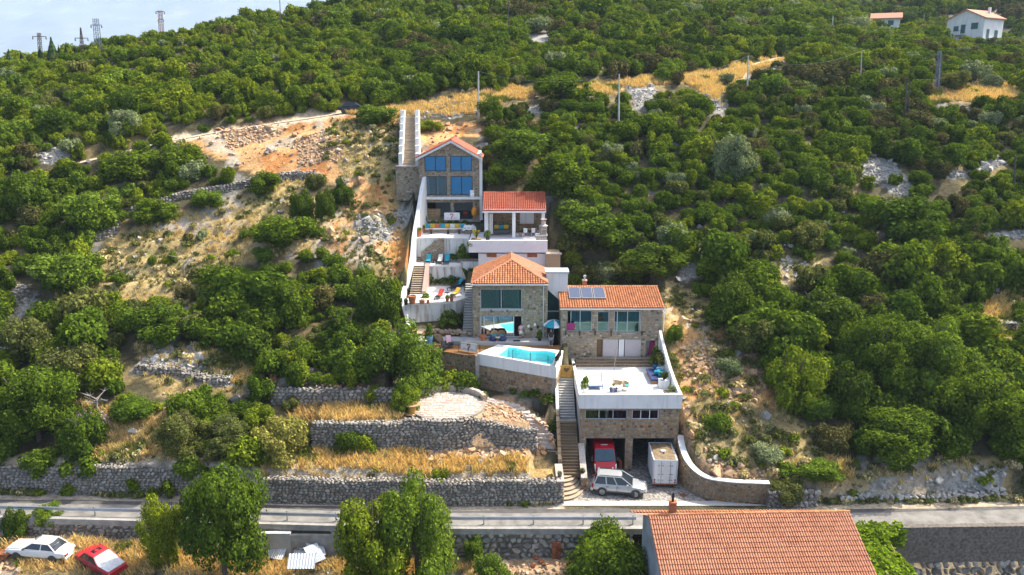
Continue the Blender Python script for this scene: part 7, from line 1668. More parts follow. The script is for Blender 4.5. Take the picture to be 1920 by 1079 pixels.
pot('white_planter_box','square white planter with dark spiky plant against the right terrace wall',(GX1-.72,70.2,fz),.46,.75,'white',SPIKY,.9,.6,'planter',square=True);pot('clay_urn','dark clay bowl near the right front corner of the terrace',(GX1-.85,68.2,fz),.3,.4,'riser',None);pot('potted_bush','grey green potted plant in the right front corner of the terrace',(GX1-.5,67.6,fz),.25,.35,'whitepaint',PLANT[4],1.0,.45,'potted plant')
pot('blue_pot','tall dark plant in a blue pot in front of the house wall at right',(GX1-.6,75.4,fz),.28,.5,'blue',PLANT[1],2.0,.5,'potted plant')
q_=W(1221,668,77.6);fb=thing('covered_table','plum covered upright table leaning in the white alcove','table',(q_.x+.1,77.75,7.17));MB().extr([(-.45,-.15,.1),(.45,-.15,.1),(.35,-.15,1.5),(-.2,-.15,1.5)],(0,.25,0)).put('cover','magenta',fb);MB().box(-.4,-.34,-.1,.05,0,.1).put('leg','dark',fb);MB().box(.34,.4,-.1,.05,0,.1).put('leg','dark',fb)
o=MB().box(XU(1062.5,77.1,10),XU(1077,77.1,10),77.02,77.06,ZV(619.5,77.05),ZV(606,77.05)).build('plum_cloth',M['magenta'],label='plum coloured cloth hanging at the left balcony window',cat='cloth',kind='thing')
for u in(1061,1087,1116,1146,1204):
    z=ZV(626,77.0);MB().box(XU(u,77,10)-.05,XU(u,77,10)+.05,76.95,77.15,z-.2,z+.25).build('wall_lamp',M['dark'],h3)
# --- between the houses
p=at(1037,634,8.5);um=thing('parasol','turquoise and white striped parasol between the two stone houses','parasol',(XU(1038,78.3,10),78.3,8.3));n=12;RR=1.05
for i in range(n):
    a0,a1=6.283*i/n,6.283*(i+1)/n;mb=MB();mb.add([(0,0,2.55),(RR*.55*math.cos(a0),RR*.55*math.sin(a0),2.38),(RR*.55*math.cos(a1),RR*.55*math.sin(a1),2.38),(RR*math.cos(a0),RR*math.sin(a0),2.05),(RR*math.cos(a1),RR*math.sin(a1),2.05),(RR*math.cos(a0),RR*math.sin(a0),1.88),(RR*math.cos(a1),RR*math.sin(a1),1.88)],[(0,1,2),(1,3,4,2),(3,5,6,4)]);mb.build('canopy_panel',M['turquoise' if i%3 else 'whitepaint'],um,local=True)
MB().tube((0,0,0),(0,0,2.6),.03).put('pole','steel',um)
p=at(1033,649.5,8.43);person('person in dark shirt and pale denim shorts standing under the turquoise parasol',(p.x,p.y+.1,8.43),R(180),1.78,'dark','denim')
p=at(976.5,636,8.803);person('person in pink top and white shorts standing at the glass door',(p.x,p.y+.12,8.803),R(35),1.62,'pinkcloth','offwhite',shoes='wood',armpose=.4)
pot('potted_bush','dark pot with green plant at the right corner of the pool house front',(XU(1012,77.6,9),77.6,8.8),.22,.35,'dark',PLANT[0],.8,.35,'potted plant');pot('clay_pot','square terracotta pot left of the glass door',(XU(905.5,77.7,9),77.75,8.8),.36,.55,'terracotta',None)
for i,u in enumerate((924,943)):
    root=thing('pouffe',['round navy pouffe left of the little glass table','round navy pouffe right of the little glass table'][i],'stool',(XU(u,77.6,9),77.6,8.8));MB().lathe((0,0,0),[(.3,0),(.36,.12),(.36,.3),(.28,.4),(.02,.42)],14).build('seat',M['navy'],root,local=True,smooth=True);MB().lathe((0,0,-.0),[(.25,0),(.25,.02)],10).put('base','dark',root)
table('little glass table between two navy pouffes',(XU(933.5,77.4,9),77.4,8.8),.5,.5,.42,'lightgrey','wood',True);chair('wooden chair against the glass door, left',(XU(927,78.0,9),77.95,8.8),R(0),'palewood','chairs by the glass door','chair');chair('wooden chair against the glass door, right',(XU(940,78.0,9),77.95,8.8),R(0),'wood','chairs by the glass door','chair')
MB().box(XU(962,77.5,9),XU(975,77.5,9),77.3,77.7,8.803,8.825).build('door_mat',M['dark'],label='black door mat in front of the open glass door',cat='mat',kind='thing')
o=thing('wall_wreath','group of white and dark masks hung on the stone house wall','wall decoration',(XU(1000,78.4,10),78.43,10.0))
for i,(dx,dz)in enumerate([(-.5,.1),(-.2,-.25),(.15,.25),(.45,.0)]):MB().ell((dx,-.05,dz),(.13,.05,.17),8,6).build('mask',M['whitepaint' if i%2==0 else 'dark'],o,local=True)
# --- deck
dzz=8.43;b0=W(864,657,75.5);b1=W(895,659.5,74.6);banner('white banner with a red hook emblem tied to the deck railing',(b0.x,75.45,8.5),(b1.x,74.55,8.5),.95)
rl_=thing('deck_railing','thin black wire railing with slim posts along the wooden deck','railing',(-6,75.4,8.4))
for x,y in[(-8.3,75.85),(-7.0,75.5),(-5.3,75.05),(-4.3,74.6),(-3.5,74.25)]:MB().tube((x,y,8.35),(x,y,9.4),.022,6).build('post',M['dark'],rl_)
MB().pipe([(x,y,9.38)for x,y in[(-8.3,75.85),(-7.0,75.5),(-5.3,75.05),(-4.3,74.6),(-3.5,74.25)]],.012,5).build('top_wire',M['dark'],rl_)
p=at(842,648,dzz);lounger('lounger with pale pink cushion on the wooden deck',(p.x,p.y,dzz),R(100),'pinkcloth','loungers on the deck');p=at(836,655,dzz);lounger('dark folded lounger on the deck in front of the pink one',(p.x,p.y,dzz),R(60),'dark','loungers on the deck',5)
rk=MB();rk.add([(v.co.x*1.5,v.co.y*1.2,v.co.z*1.5)for v in STONES['earthrock'][1].vertices],[tuple(p_.vertices)for p_ in STONES['earthrock'][1].polygons]);p=at(820,645,dzz);o=rk.build('boulder',M['riser'],label='large brown boulder on the deck left of the loungers',cat='boulder',kind='thing');o.location=(p.x,p.y+.3,8.7)
p=at(806,645,dzz);pot('blue_barrel','pale blue barrel with a leafy plant at the left end of the deck',(p.x,p.y,8.3),.33,.95,'bluepot',PLANT[2],1.5,.5,'barrel');p=at(821,653,dzz);table('small wooden bench by the boulder on the deck',(p.x,p.y,dzz),.6,.35,.4,'wood','wood',name='small_bench')
for i,(u,v,r,h,k_,lb)in enumerate([(965,738,.6,.7,0,'leftmost small green bush at the foot of the pool wall'),(985,744,.6,.6,2,'bright small bush at the foot of the pool wall'),(1005,748,.7,.8,1,'dark bush at the foot of the pool wall'),(1030,754,.75,.8,1,'dark bush in the corner of pool wall and stairs'),(908,752,.55,.9,2,'green plant at the right rim of the patio')]):p=hit(u,v);plant('pool_wall_bush',lb,(p.x,p.y,p.z),r,h,PLANT[k_],'bush')
# --- court garden
for i,(u,v,r,h,k_,lb)in enumerate([(845,618,1.15,1.9,1,'big dark bush below the lower sun terrace wall'),(862,608,.7,1.7,1,'dark upright bush beside the stair passage'),(785,610,.8,1.0,2,'light green bush in the left corner of the court'),(800,603,.6,.9,2,'light green bush under the stained terrace wall'),(815,610,.5,1.4,4,'thin silvery shrub in front of the terrace wall'),(803,630,.5,1.0,0,'green shrub beside the blue barrel')]):
    p=at(u,v,8.9);plant('court_shrub',lb,(p.x,p.y,float(Hq(p.x,p.y))+.05),r,h,PLANT[k_],'shrub')
lst=[];r_=random.Random(8)
for i in range(60):
    t=i/59;x=-10.9+6.6*t;y=79.9+.5*math.sin(t*3)-t*.3+r_.uniform(-.25,.25);lst.append(((x,y,8.75+r_.uniform(-.1,.35)),(r_.uniform(-.5,.5),)*3,(r_.uniform(.35,.8),r_.uniform(.35,.6),r_.uniform(.3,.6))))
rkb=thing('court_rock_border','low rough border of pale rocks edging the court garden','rock border',(-7.5,79.8,8.5));stones_parts(lst,'earthrock',rkb,4)
# --- lower sun terrace
z=T1+.003
for u,v,r,h,pl_,lb in[(773,570,.46,.85,None,'largest terracotta pot with a bare stick at the left of the sun terrace'),(791,570,.34,.38,None,'wide terracotta bowl on the sun terrace edge'),(802.5,570,.18,.38,None,'smallest terracotta pot on the sun terrace edge'),(838.5,566,.22,.5,0,'terracotta pot left of its twin at the terrace corner'),(846.5,566,.23,.52,1,'terracotta pot right of its twin at the terrace corner'),(761,572,.25,.5,4,'dark pot squeezed against the white boundary wall')]:
    p=at(u,v,z);rt=pot('clay_pot',lb,(p.x,p.y+.1,z),r,h,'terracotta' if u>762 else 'dark',PLANT[pl_]if pl_ is not None else None,.3,r,group='pots on the lower sun terrace')
    if u==773:MB().tube((0,0,.6),(.05,0,2.6),.03,5,.015).put('stick','palebark',rt)
p=at(824,559,z);lounger('lounger with red towel in the middle of the lower sun terrace',(p.x,p.y,z),R(75),'redcloth');p=at(853,556,z);lounger('lounger with yellow towel at the corner of the lower sun terrace',(p.x,p.y,z),R(62),'yellow')
for i,(u,v,tw,lb)in enumerate([(851,543,None,'bare dark lounger behind the yellow one'),(858,539,'turquoise','lounger with turquoise towel beside the bare dark ones'),(866,536,None,'bare dark lounger nearest the palm plant'),(872,533,'lime','dark lounger with lime towel at the back of the sun terrace')]):p=at(u,v,z);lounger(lb,(p.x,p.y,z),R(58),tw)
p=at(838,560,z);table('small round black bistro table between red and yellow loungers',(p.x,p.y+.3,z),.55,.55,.6,'dark','dark',True)
for i,(u,v,r,h,k_,lb)in enumerate([(805,529,.75,1.3,2,'pale green shrub at the left of the terrace planter'),(818,528,.4,.7,0,'small plant beside the pale green shrub'),(832,528,.6,.9,1,'blue green shrub in the middle of the terrace planter'),(847,527,.7,1.2,0,'olive shrub at the right of the terrace planter'),(858,530,.6,.9,1,'dark low shrub at the end of the terrace planter')]):p=W(u,v,89.85);plant('planter_shrub',lb,(p.x,89.9,T1+.05),r,h,PLANT[k_],'shrub')
p=W(880,535,88.9);plant('palm','dark spiky palm plant at the corner of the stone house roof',(p.x,88.9,T1),1.0,2.3,SPIKY)
# --- middle terrace
z=T2+.003
for u,tw,lb in[(803,'turquoise','lounger with turquoise towel at the left of the middle terrace'),(825,'offwhite','lounger with white towel in the middle of the middle terrace'),(838,'turquoise','lounger with turquoise towel at the right of the middle terrace')]:lounger(lb,(XU(u,91.2,14.2),91.1,z),R(86),tw,back=50)
table('small dark table between the loungers of the middle terrace',(XU(815,91.2,14),91.3,z),.5,.4,.4,'dark','dark')
for i,(u,r,h,k_,lb)in enumerate([(867,.65,1.9,2,'tall rounded green shrub against the white terrace wall'),(848,.5,.7,1,'dark low shrub left of the tall rounded shrub'),(857,.4,.6,1,'smallest dark shrub left of the tall rounded shrub'),(877,.6,.8,1,'dark low shrub right of the tall rounded shrub')]):plant('planter_shrub',lb,(XU(u,92.0,14.5),92.0,T2+.3),r,h,PLANT[k_],'shrub')
# --- cushion terrace
z=T3+.003;bx=lambda u:XU(u,95.8,17)
bn=thing('long_bench','long masonry bench with a row of coloured cushions','bench',(bx(835),95.8,T3));MB().box(bx(797),bx(872),95.5,96.3,T3,T3+.42).build('seat',M['mortar'],bn);MB().box(bx(796.5),bx(872.5),95.45,96.3,T3+.423,T3+.52).build('seat_pad',M['offwhite'],bn);MB().box(bx(796),bx(873),96.32,96.6,T3,T3+.95).build('backrest',M['stained'],bn)
cols=[(795,'lime','pale lime cushion at the left end'),(802.5,'turquoise','pale turquoise cushion, second from the left end'),(811,'yellow','yellow cushion left of the coral one'),(820,'coral','coral red cushion'),(830,'turquoise','turquoise cushion right of the coral one'),(838.5,'yellow','small yellow cushion beside the turquoise one'),(848,'offwhite','cream cushion'),(857,'yellow','mustard yellow cushion right of the cream one'),(868,'turquoise','bright turquoise cushion at the right end')]
for u,c_,lb in cols:cushion(lb+' of the long bench',(bx(u),96.12,T3+.53),c_,(.56,.2,.46),-.2,'cushions on the long bench')
for i,(u,lb)in enumerate([(808,'left'),(840,'middle'),(861,'right')]):
    root=thing('stool',lb+' one of three black stools with red seats before the bench','stool',(XU(u,94.9,17),94.9,z),0,'stools before the long bench');MB().lathe((0,0,.5),[(.24,0),(.26,.06),(.02,.08)],12).put('seat','coral',root);MB().lathe((0,0,0),[(.16,0),(.10,.25),(.16,.5)],10).put('base','dark',root)
for u,v,r,h,k_,lb in[(786,444,.36,.75,3,'front terracotta pot at the left end of the cushion terrace'),(793,437,.32,.6,3,'back terracotta pot at the left end of the cushion terrace'),(785,428,.28,.6,4,'white pot with purple plant beside the boundary wall')]:p=at(u,v,z);pot('clay_pot',lb,(p.x,p.y,z),r,h,'terracotta' if v>430 else 'whitepaint',PLANT[k_],.5,.35,group='pots on the cushion terrace')
tb=thing('covered_table','table under a crumpled white sheet at the right end of the bench','table',(XU(883,95.2,17.4),95.2,z));MB().box(-.9,.5,-.5,.5,.68,.74).put('tabletop','wood',tb)
for x in(-.8,.4):
    for y in(-.4,.4):MB().box(x-.04,x+.04,y-.04,y+.04,0,.68).put('leg','wood',tb)
r_=random.Random(3);vs_=[]
for i in range(9):
    for j in range(6):e=i in(0,8)or j in(0,5);vs_.append((-1.0+1.65*i/8,-.6+1.2*j/5,(.80+r_.uniform(0,.22))if not e else .5+r_.uniform(-.1,.1)))
o=MB().add(vs_,[(i*6+j,(i+1)*6+j,(i+1)*6+j+1,i*6+j+1)for i in range(8)for j in range(5)]).build('white_sheet',M['whitepaint'],label='crumpled white sheet thrown over the table by the bench',cat='sheet',kind='thing');o.location=tb.location
b0,b1=XU(833,96.8,18.7),XU(862,96.8,18.7);banner('white banner with a red curl emblem hung before the loggia',(b0,96.75,18.1),(b1,96.75,18.1),.88)
sc=thing('slatted_counter','pale wooden slatted bar counter in the left loggia bay','counter',(XU(810,97.0,18.5),97.9,UF))
for i in range(6):MB().box(-.95,.95,-.3,-.26,.1+i*.19,.1+i*.19+.11).put('slat','palewood',sc)
for x in(-.95,0,.9):MB().box(x,x+.06,-.257,-.2,0,1.2).put('post','palewood',sc)
MB().box(-1.0,1.0,-.35,.3,1.22,1.28).put('top','palewood',sc)
hg=thing('hanging_chair','orange egg shaped hanging chair at the right of the loggia','hanging chair',(XU(889.5,96.9,19),96.85,18.4));MB().lathe((0,0,0),[(.05,0),(.34,.35),(.38,.8),(.2,1.2),(.05,1.35)],12).build('basket',M['orange'],hg,local=True,smooth=True);MB().pipe([(0,0,1.3),(-.1,0,2.2),(-.25,0,2.5)],.03,5).put('rope','palebark',hg)
for i,(u,h,k_)in enumerate([(795,1.6,3),(812,.7,2),(826,.8,3),(843,.6,0),(856,.6,1),(872,.7,0)]):plant('loggia_plant',['tall yellowish plant at the left loggia pillar','light green plant behind the pale turquoise cushion','yellow green plant behind the coral cushion','green plant behind the small yellow cushion','dark plant behind the cream cushion','green plant behind the turquoise cushion at the right'][i],(XU(u,96.8,17.8),96.9,T3+.7),.42,h,PLANT[k_])
fp_=thing('loggia_sofa','dark sofa with red cushions deep in the right loggia bay','sofa',(XU(872,98.5,18.3),98.6,UF));MB().box(-1.2,1.0,-.4,.4,.0,.42).put('seat','dark',fp_);MB().box(-1.2,1.0,.4,.6,.0,.85).put('backrest','dark',fp_);MB().box(-.2,.3,.1,.38,.43,.8).put('red_cushion','redcloth',fp_)
p=W(885,362,96.9);o=thing('white_chair','white rounded chair on the balcony slab of the gabled house','chair',(p.x,97.0,bz_));MB().lathe((0,0,0),[(.25,0),(.3,.3),(.22,.42)],10).put('seat','whitepaint',o);MB().obox((0,.18,.55),(.5,.06,.5)).put('backrest','whitepaint',o)
# --- pavilion terrace
z=KF+.003;sx_=lambda u,y:XU(u,y,17.3)
so=thing('pavilion_sofa','grey wicker sofa under the tiled pavilion','sofa',(sx_(941,94),94.0,z));MB().loft([[(x*k,y,zz_)for x,y,zz_ in((-.95,-.45,.12),(.95,-.45,.12),(.95,.45,.12),(-.95,.45,.12))]if k<1 else[(-1.05,-.5,.5),(1.05,-.5,.5),(1.05,.5,.5),(-1.05,.5,.5)]for k in(.9,1)]).put('base','greycloth',so);MB().box(-1.0,1.0,-.45,.4,.5,.6).put('seat_pad','greycloth',so);MB().box(-1.05,1.05,.4,.52,.5,1.1).put('backrest','greycloth',so)
for u,c_,lb in[(931,'yellow','yellow cushion at the left'),(939.5,'turquoise','turquoise cushion in the middle'),(949,'yellow','yellow cushion at the right')]:cushion(lb+' of the grey pavilion sofa',(sx_(u,94.2),94.2,z+.61),c_,(.58,.2,.5),-.2,'cushions on the pavilion sofa')
table('wooden dining table under the right half of the pavilion',(sx_(994,93.6),93.6,z),1.5,.9,.76,'palewood','wood')
for i,(u,y,rz)in enumerate([(985,92.9,180),(1000,92.9,180),(979,93.9,90),(1008,93.7,-90)]):
    root=thing('dining_chair',['white dining chair at the front left of the wooden table','white dining chair at the front right of the wooden table','black dining chair with lime frame left of the wooden table','white dining chair at the right end of the wooden table'][i],'chair',(sx_(u,y),y,z),R(rz),'dining chairs in the pavilion');m_='whitepaint' if i!=2 else 'dark'
    MB().box(-.22,.22,-.22,.22,.42,.47).build('seat',M[m_],root,local=True);MB().box(-.22,.22,.19,.23,.47,.95).build('backrest',M[m_ if i!=2 else 'lime'],root,local=True)
    for x in(-.2,.2):
        for y_ in(-.2,.2):MB().box(x-.02,x+.02,y_-.02,y_+.02,0,.42).build('leg',M[m_],root,local=True)
for i in range(3):
    root=thing('log_stool',['left pale log stool by the pavilion column','middle pale log stool by the pavilion column','right pale log stool by the pavilion column'][i],'stool',(sx_(969+i*5.5,92.6),92.5+.3*(i%2),z),0,'log stools by the pavilion column');MB().lathe((0,0,0),[(.2,0),(.22,.2),(.2,.42)],10).put('trunk_seat','flag',root);MB().lathe((0,0,.42),[(.19,0),(.02,.02)],10).put('seat_top','palewood',root)
pot('planter_agave','yellow green agave in a long planter left of the pavilion',(sx_(893,89.2),89.2,KF),.55,.4,'riser',AGAVE,1.1,.9,'planter',square=True);pot('potted_bush','round dark potted bush at the left pavilion column',(sx_(914.5,90),90.0,KF),.28,.4,'dark',PLANT[1],.9,.42,'potted plant');plant('bright_bush','bright lime bush spilling over the left end of the parapet',(sx_(886,88.6),88.6,16.4),.7,.8,PLANT[3])
o=thing('white_curtain','white curtain tied back at the left pavilion column','curtain',(sx_(917,92.6),92.5,KF));mb=MB();curtain(mb,-.05,.45,0,.3,2.7,.1,.06);mb.put('cloth','offwhite',o);MB().tube((-.1,0,2.72),(.55,0,2.72),.02).put('rod','steel',o)
# --- patio
pt=thing('round_patio','round paved patio of pale irregular flagstones with a low rim','patio',(-5.9,68.6,5.4));MB().lathe((-5.9,68.6,5.2),[(3.45,0),(3.45,.32),(.02,.32)],32).build('bed',M['mortar'],pt)
r_=random.Random(6);fl=[]
y=-3.2
while y<3.2:
    h=r_.uniform(.32,.5);x=-3.3+r_.uniform(-.3,0)
    while x<3.3:
        w=r_.uniform(.34,.66)
        if math.hypot(x+w/2,y+h/2)<3.2:
            j=lambda:r_.uniform(.012,.06);q_=[(x+j(),y+j()),(x+w-j(),y+j()),(x+w-j()*.3,y+h*.5),(x+w-j(),y+h-j()),(x+j(),y+h-j())]
            MB().prism([(a-5.9,b+68.6)for a,b in q_],5.5,5.545+r_.uniform(-.012,.012)).build('paving_stone',M['flag'],pt)
        x+=w
    y+=h
mb=MB();r_=random.Random(7)
for i in range(30):
    a=R(20)+R(150)*i/30;mb.obox((-5.9+3.5*math.cos(a),68.6+3.5*math.sin(a),5.75),(.36,.38,.6+r_.uniform(-.08,.08)),(0,0,a+math.pi/2))
mb.build('rim_stones',M['flag'],pt,kind='stuff')
p=at(772,775,5.5);cr_=thing('cable_reel','wooden cable reel used as a table at the left of the patio','cable reel',(p.x,p.y+.3,5.4));MB().lathe((0,0,.82),[(.75,0),(.75,.06),(.02,.07)],20).put('top_disc','palewood',cr_);MB().lathe((0,0,.06),[(.36,0),(.36,.76)],16).put('drum','gatewood',cr_);MB().lathe((0,0,0),[(.75,0),(.75,.06)],20).put('bottom_disc','palewood',cr_)
ph=thing('footpath','pale stone footpath with shallow steps curving from the patio to the stairway','footpath',(0,67,4))
for i in range(22):
    t=i/21;u,v=np.interp(t,[0,.3,.5,.62,1],[905,965,1005,1015,1042]),np.interp(t,[0,.3,.5,.62,1],[748,762,790,805,868]);zz_=np.interp(t,[0,.3,.5,1],[5.4,5.0,4.3,1.35]);p=at(u,v,zz_)
    hh=float(Hq(p.x,p.y));MB().obox((p.x,p.y,zz_-.12),(1.25,.62,.34),(0,0,.25-.5*t)).build('step',M['flag'],ph)
lst=[];r_=random.Random(12)
for i in range(120):
    t=r_.random();sd_=r_.choice((-1,1));u,v=np.interp(t,[0,.5,1],[915,1000,1040]),np.interp(t,[0,.5,1],[752,795,872]);zz_=np.interp(t,[0,.5,1],[5.2,4.2,1.3]);p=at(u,v,zz_);lst.append(((p.x+sd_*r_.uniform(.75,1.1),p.y+r_.uniform(-.3,.3),zz_+.05),(r_.uniform(-.4,.4),)*3,(r_.uniform(.25,.5),r_.uniform(.25,.4),r_.uniform(.22,.4))))
stones_parts(lst,'earthrock',ph,12)
rb3=thing('rubble_bank','bank of loose ochre stones between the patio wall and the footpath','rubble',(0,67,5));lst=[];r_=random.Random(15)
for i in range(230):
    x,y=r_.uniform(-2.6,3.0),r_.uniform(65.5,70.2);z=float(Hq(x,y));d_=r_.uniform(.18,.46)*(1.5 if i%17==0 else 1);lst.append(((x,y,z+d_*.1),(r_.uniform(-.5,.5),r_.uniform(-.5,.5),r_.uniform(0,3)),(d_*1.2,d_,d_*.8)))
stones_parts(lst,'earthrock',rb3,15)
p=at(1046,865,1.4);pot('orange_pot','orange glazed pot at the foot of the stair side wall',(p.x,p.y,1.3),.27,.6,'orange',None);p=at(1042,770,4.4);pot('clay_pot','terracotta pot at the top of the footpath against the stair wall',(p.x-.1,p.y,4.5),.25,.4,'terracotta',PLANT[0],.4,.3);p=at(1036,812,3.0);plant('path_bush','dense green bush between footpath and stairway',(p.x,p.y+.3,2.8),.75,1.5,PLANT[0],'bush')
pot('hanging_basket','black basket hung on the garage stub wall',(6.1,63.3,1.3),.25,.3,'dark',PLANT[1],.3,.25);pot('black_urn','small dark urn on the roadside wall pier',(4.0,61.2,2.1),.22,.35,'riser',PLANT[4],.25,.25)
# red bricks stacked by the garage pillar
bs=thing('brick_stack','small stack of red bricks beside the middle garage pillar','brick stack',(9.95,66.9,0))
for i in range(9):
    for j in range(2):MB().box(9.72+j*.16,9.87+j*.16,66.75,67.1,.015+i*.1,.105+i*.1).build('brick',M['brickred'],bs)
# ------------------------------------------------------------------ foreground house with the large tiled roof
fh=thing('foreground_house','grey rendered house under a wide weathered orange tiled roof','house',(17.4,51,-3));FR_=R(2.6)
rl_,rr2=W(1215,967,52.6),W(1592,960.5,53.3)
e0=WZ(1241,1092,1.05);
rz2=rl_.z;sl_y=5.9;drop_=2.72
ridge0=Vector((rl_.x,rl_.y,rl_.z));ridge1=Vector((rr2.x,rr2.y,rr2.z));axr=(ridge1-ridge0).normalized();dn=Vector((axr.y,-axr.x,0)).normalized()
ev0,ev1=ridge0+dn*sl_y+Vector((0,0,-drop_)),ridge1+dn*sl_y+Vector((0,0,-drop_));bk0,bk1=ridge0-dn*1.6+Vector((-1.0,0,-.62)),ridge1-dn*.5+Vector((0,0,-.2))
MB().add([ev0,ev1,ridge1,ridge0,bk0,bk1],[(0,1,2,3),(3,2,5,4)]).build('roof',M['tile_pale'],fh)
tiled(fh,ev0,ev1,ridge0,'tile_pale',76,16,seed=20,nparts=0)
nn=axr.cross((ridge0-ev0).normalized())
# the 300 largest tiles are parts, the rest one joined part
tiles_=[o for o in fh.children if o.name.startswith('roof_tiles')]
for o in tiles_:bpy.data.objects.remove(o)
def near_tiles():
    global_cells=[]
    tiled(fh,ev0,ev1,ridge0,'tile_pale',80,16,seed=20,nparts=300,clip=lambda a_,b_:b_>1.0)
near_tiles();tiled(fh,ev0,ev1,ridge0,'tile_pale',80,16,seed=21,clip=lambda a_,b_:b_<=1.0)
tiled(fh,bk1,bk0,ridge1,'tile_orange',70,4,seed=22)
n=34
for i in range(n):
    a_,b_=ridge0.lerp(ridge1,i/n)+Vector((0,0,.05)),ridge0.lerp(ridge1,(i+1.1)/n)+Vector((0,0,.05));MB().tube(a_,b_,.13,8,.11).build('ridge_tile',M['tile_orange'],fh)
gw=[ridge0+Vector((.12,0,-.1)),bk0+Vector((1.0,0,-.12)),bk0+Vector((1.0,0,-6)),ev0+Vector((.12,0,-6)),ev0+Vector((.12,0,-.1))]
M['patchy']=simple('patchy_blue_grey_render',(.20,.21,.22),.9,c2=(.36,.40,.45),scale=.9,bump=.2)
MB().extr(gw,(.3,0,0)).build('gable_wall',M['patchy'],fh);MB().extr([ev0+Vector((.3,.3,-.15)),ev1+Vector((-.3,.3,-.15)),ev1+Vector((-.3,.3,-5)),ev0+Vector((.3,.3,-5))],(0,.3,0)).build('front_wall',M['patchy'],fh);MB().extr([g+Vector((ridge1.x-ridge0.x-.5,.7,0))for g in gw],(.3,0,0)).build('gable_wall',M['patchy'],fh)
cc=ridge0.lerp(ridge1,.125)+dn*-.35;fc=thing('red_chimney','square red brick chimney with a black pipe on the foreground roof','chimney',(cc.x,cc.y,cc.z-.4));MB().box(-.24,.24,-.24,.24,0,1.25).put('stack','brickred',fc);MB().box(-.27,.27,-.27,.27,1.25,1.31).put('cap','brickred',fc);MB().lathe((0,0,1.31),[(.09,0),(.09,.32),(.13,.34),(.1,.5),(.05,.7)],10).put('pipe','dark',fc)
for i in range(12):
    for j in range(3):pass
# vine covered pergola right of it
vp=thing('vine_pergola','vivid green vine carpeting a pergola beside the foreground roof','vine',(28,54,-1));r=np.random.RandomState(17);n=5200
a_=r.rand(n);b_=r.rand(n);xl=np.interp(b_,[0,1],[25.4,24.9]);xr=31.0+0*b_;X=xl+(xr-xl)*a_;Y=50.0+7.0*b_;
X=np.where(b_<.2,X,X);Zp=-1.35+1.3*b_+.35*vnoise(X,Y,.9,18)+.2*vnoise(X,Y,.35,19)+r.uniform(-.12,.1,n)
xr2=np.interp(Y,[50,55.2,56.2,57.0],[29.9,29.0,30.6,30.9]);k=X<xr2;P=np.stack([X,Y,Zp],1)[k];q,f=leaf_quads(P,np.array([0,-.25,1.0])+r.normal(size=P.shape)*.45,.15,r)
link('leaves',np_mesh('leaves',q,f,M['leaf_vine']),None,vp,(-28,-54,1))
n=700;X=r.uniform(28.2,30.9,n);Y=56.35-r.uniform(0,.25,n);Zp=.1-r.rand(n)**1.6*1.5;q,f=leaf_quads(np.stack([X,Y,Zp],1),np.array([0,-1,.3])+r.normal(size=(n,3))*.4,.15,r);link('hanging_leaves',np_mesh('hanging_leaves',q,f,M['leaf_vine']),None,vp,(-28,-54,1))
for x in(25.6,27.4,29.2):
    MB().tube((x,50.2,-1.4),(x,56.4,-.2),.05).build('beam',M['wood'],vp);MB().tube((x,50.6,-5),(x,50.6,-1.35),.06).build('post',M['wood'],vp)
lr=thing('lower_red_roof','edge of a dark red roof in the bottom right corner','roof',(36,53.2,-5.3));q0,q1=WZ(1742,1079,-4.9),WZ(1930,1066,-4.9);MB().hexa([(q0.x,q0.y-3,-6.2),(q1.x+2,q1.y-3,-6.2),(q1.x+2,q1.y-.2,-5.0),(q0.x,q0.y-.1,-5.0),(q0.x,q0.y-3,-6.1),(q1.x+2,q1.y-3,-6.1),(q1.x+2,q1.y-.2,-4.9),(q0.x,q0.y-.1,-4.9)]).build('roof_sheet',simple('dark_red_sheet',(.16,.03,.03),.6),lr);MB().box(q0.x,q1.x+2,q0.y-3,q1.y-1.5,-8,-6.0).build('wall',M['concrete'],lr)

# ------------------------------------------------------------------ scrap in front of the road
def sheetpile(label,lst,nm='zinc_sheets'):
    for c,w,l,rot,lb in lst:
        root=thing('corrugated_sheet',lb,'metal sheet',c,0,label);root.rotation_euler=rot;vs_=[];n=28
        for i in range(n+1):
            z=.022*math.sin(i*2.1);vs_+=[(-w/2+w*i/n,-l/2,z),(-w/2+w*i/n,l/2,z)]
        MB().add(vs_,[(2*i,2*i+2,2*i+3,2*i+1)for i in range(n)]).put('sheet','sheet',root);mb=MB();mb.box(-w/2,w/2,-l/2,-l/2+.05,-.07,-.03).box(-w/2,w/2,l/2-.05,l/2,-.07,-.03);MB().box(-w/2,-w/2+.05,-l/2+.06,l/2-.06,-.07,-.03).put('side_rail','rust',root);mb.build('rust_rail',M['rust'],root,local=True,kind='stuff')
g=lambda u,v,dz:(lambda p:(p.x,p.y,p.z+dz*.4))(WZ(u,v,-1.9))
sheetpile('zinc sheets dumped below the road',[
    (g(524,1026,.45),1.5,2.3,(R(32),R(4),R(-12)),'left leaning zinc sheet with rusty lower edge'),(g(511,1026,.35),.5,2.2,(R(32),R(2),R(-12)),'narrow grey strip beside the left leaning zinc sheet'),
    (g(574,1026,.5),1.7,2.0,(R(30),R(-3),R(-8)),'back zinc sheet of the right heap'),(g(592,1032,.62),1.3,1.7,(R(24),R(3),R(25)),'twisted zinc sheet at the right of the heap'),(g(590,1042,.5),1.2,1.6,(R(28),R(2),R(42)),'zinc sheet sliding off the right of the heap'),(g(566,1056,.42),2.1,1.2,(R(36),R(2),R(4)),'front zinc sheet of the right heap')])
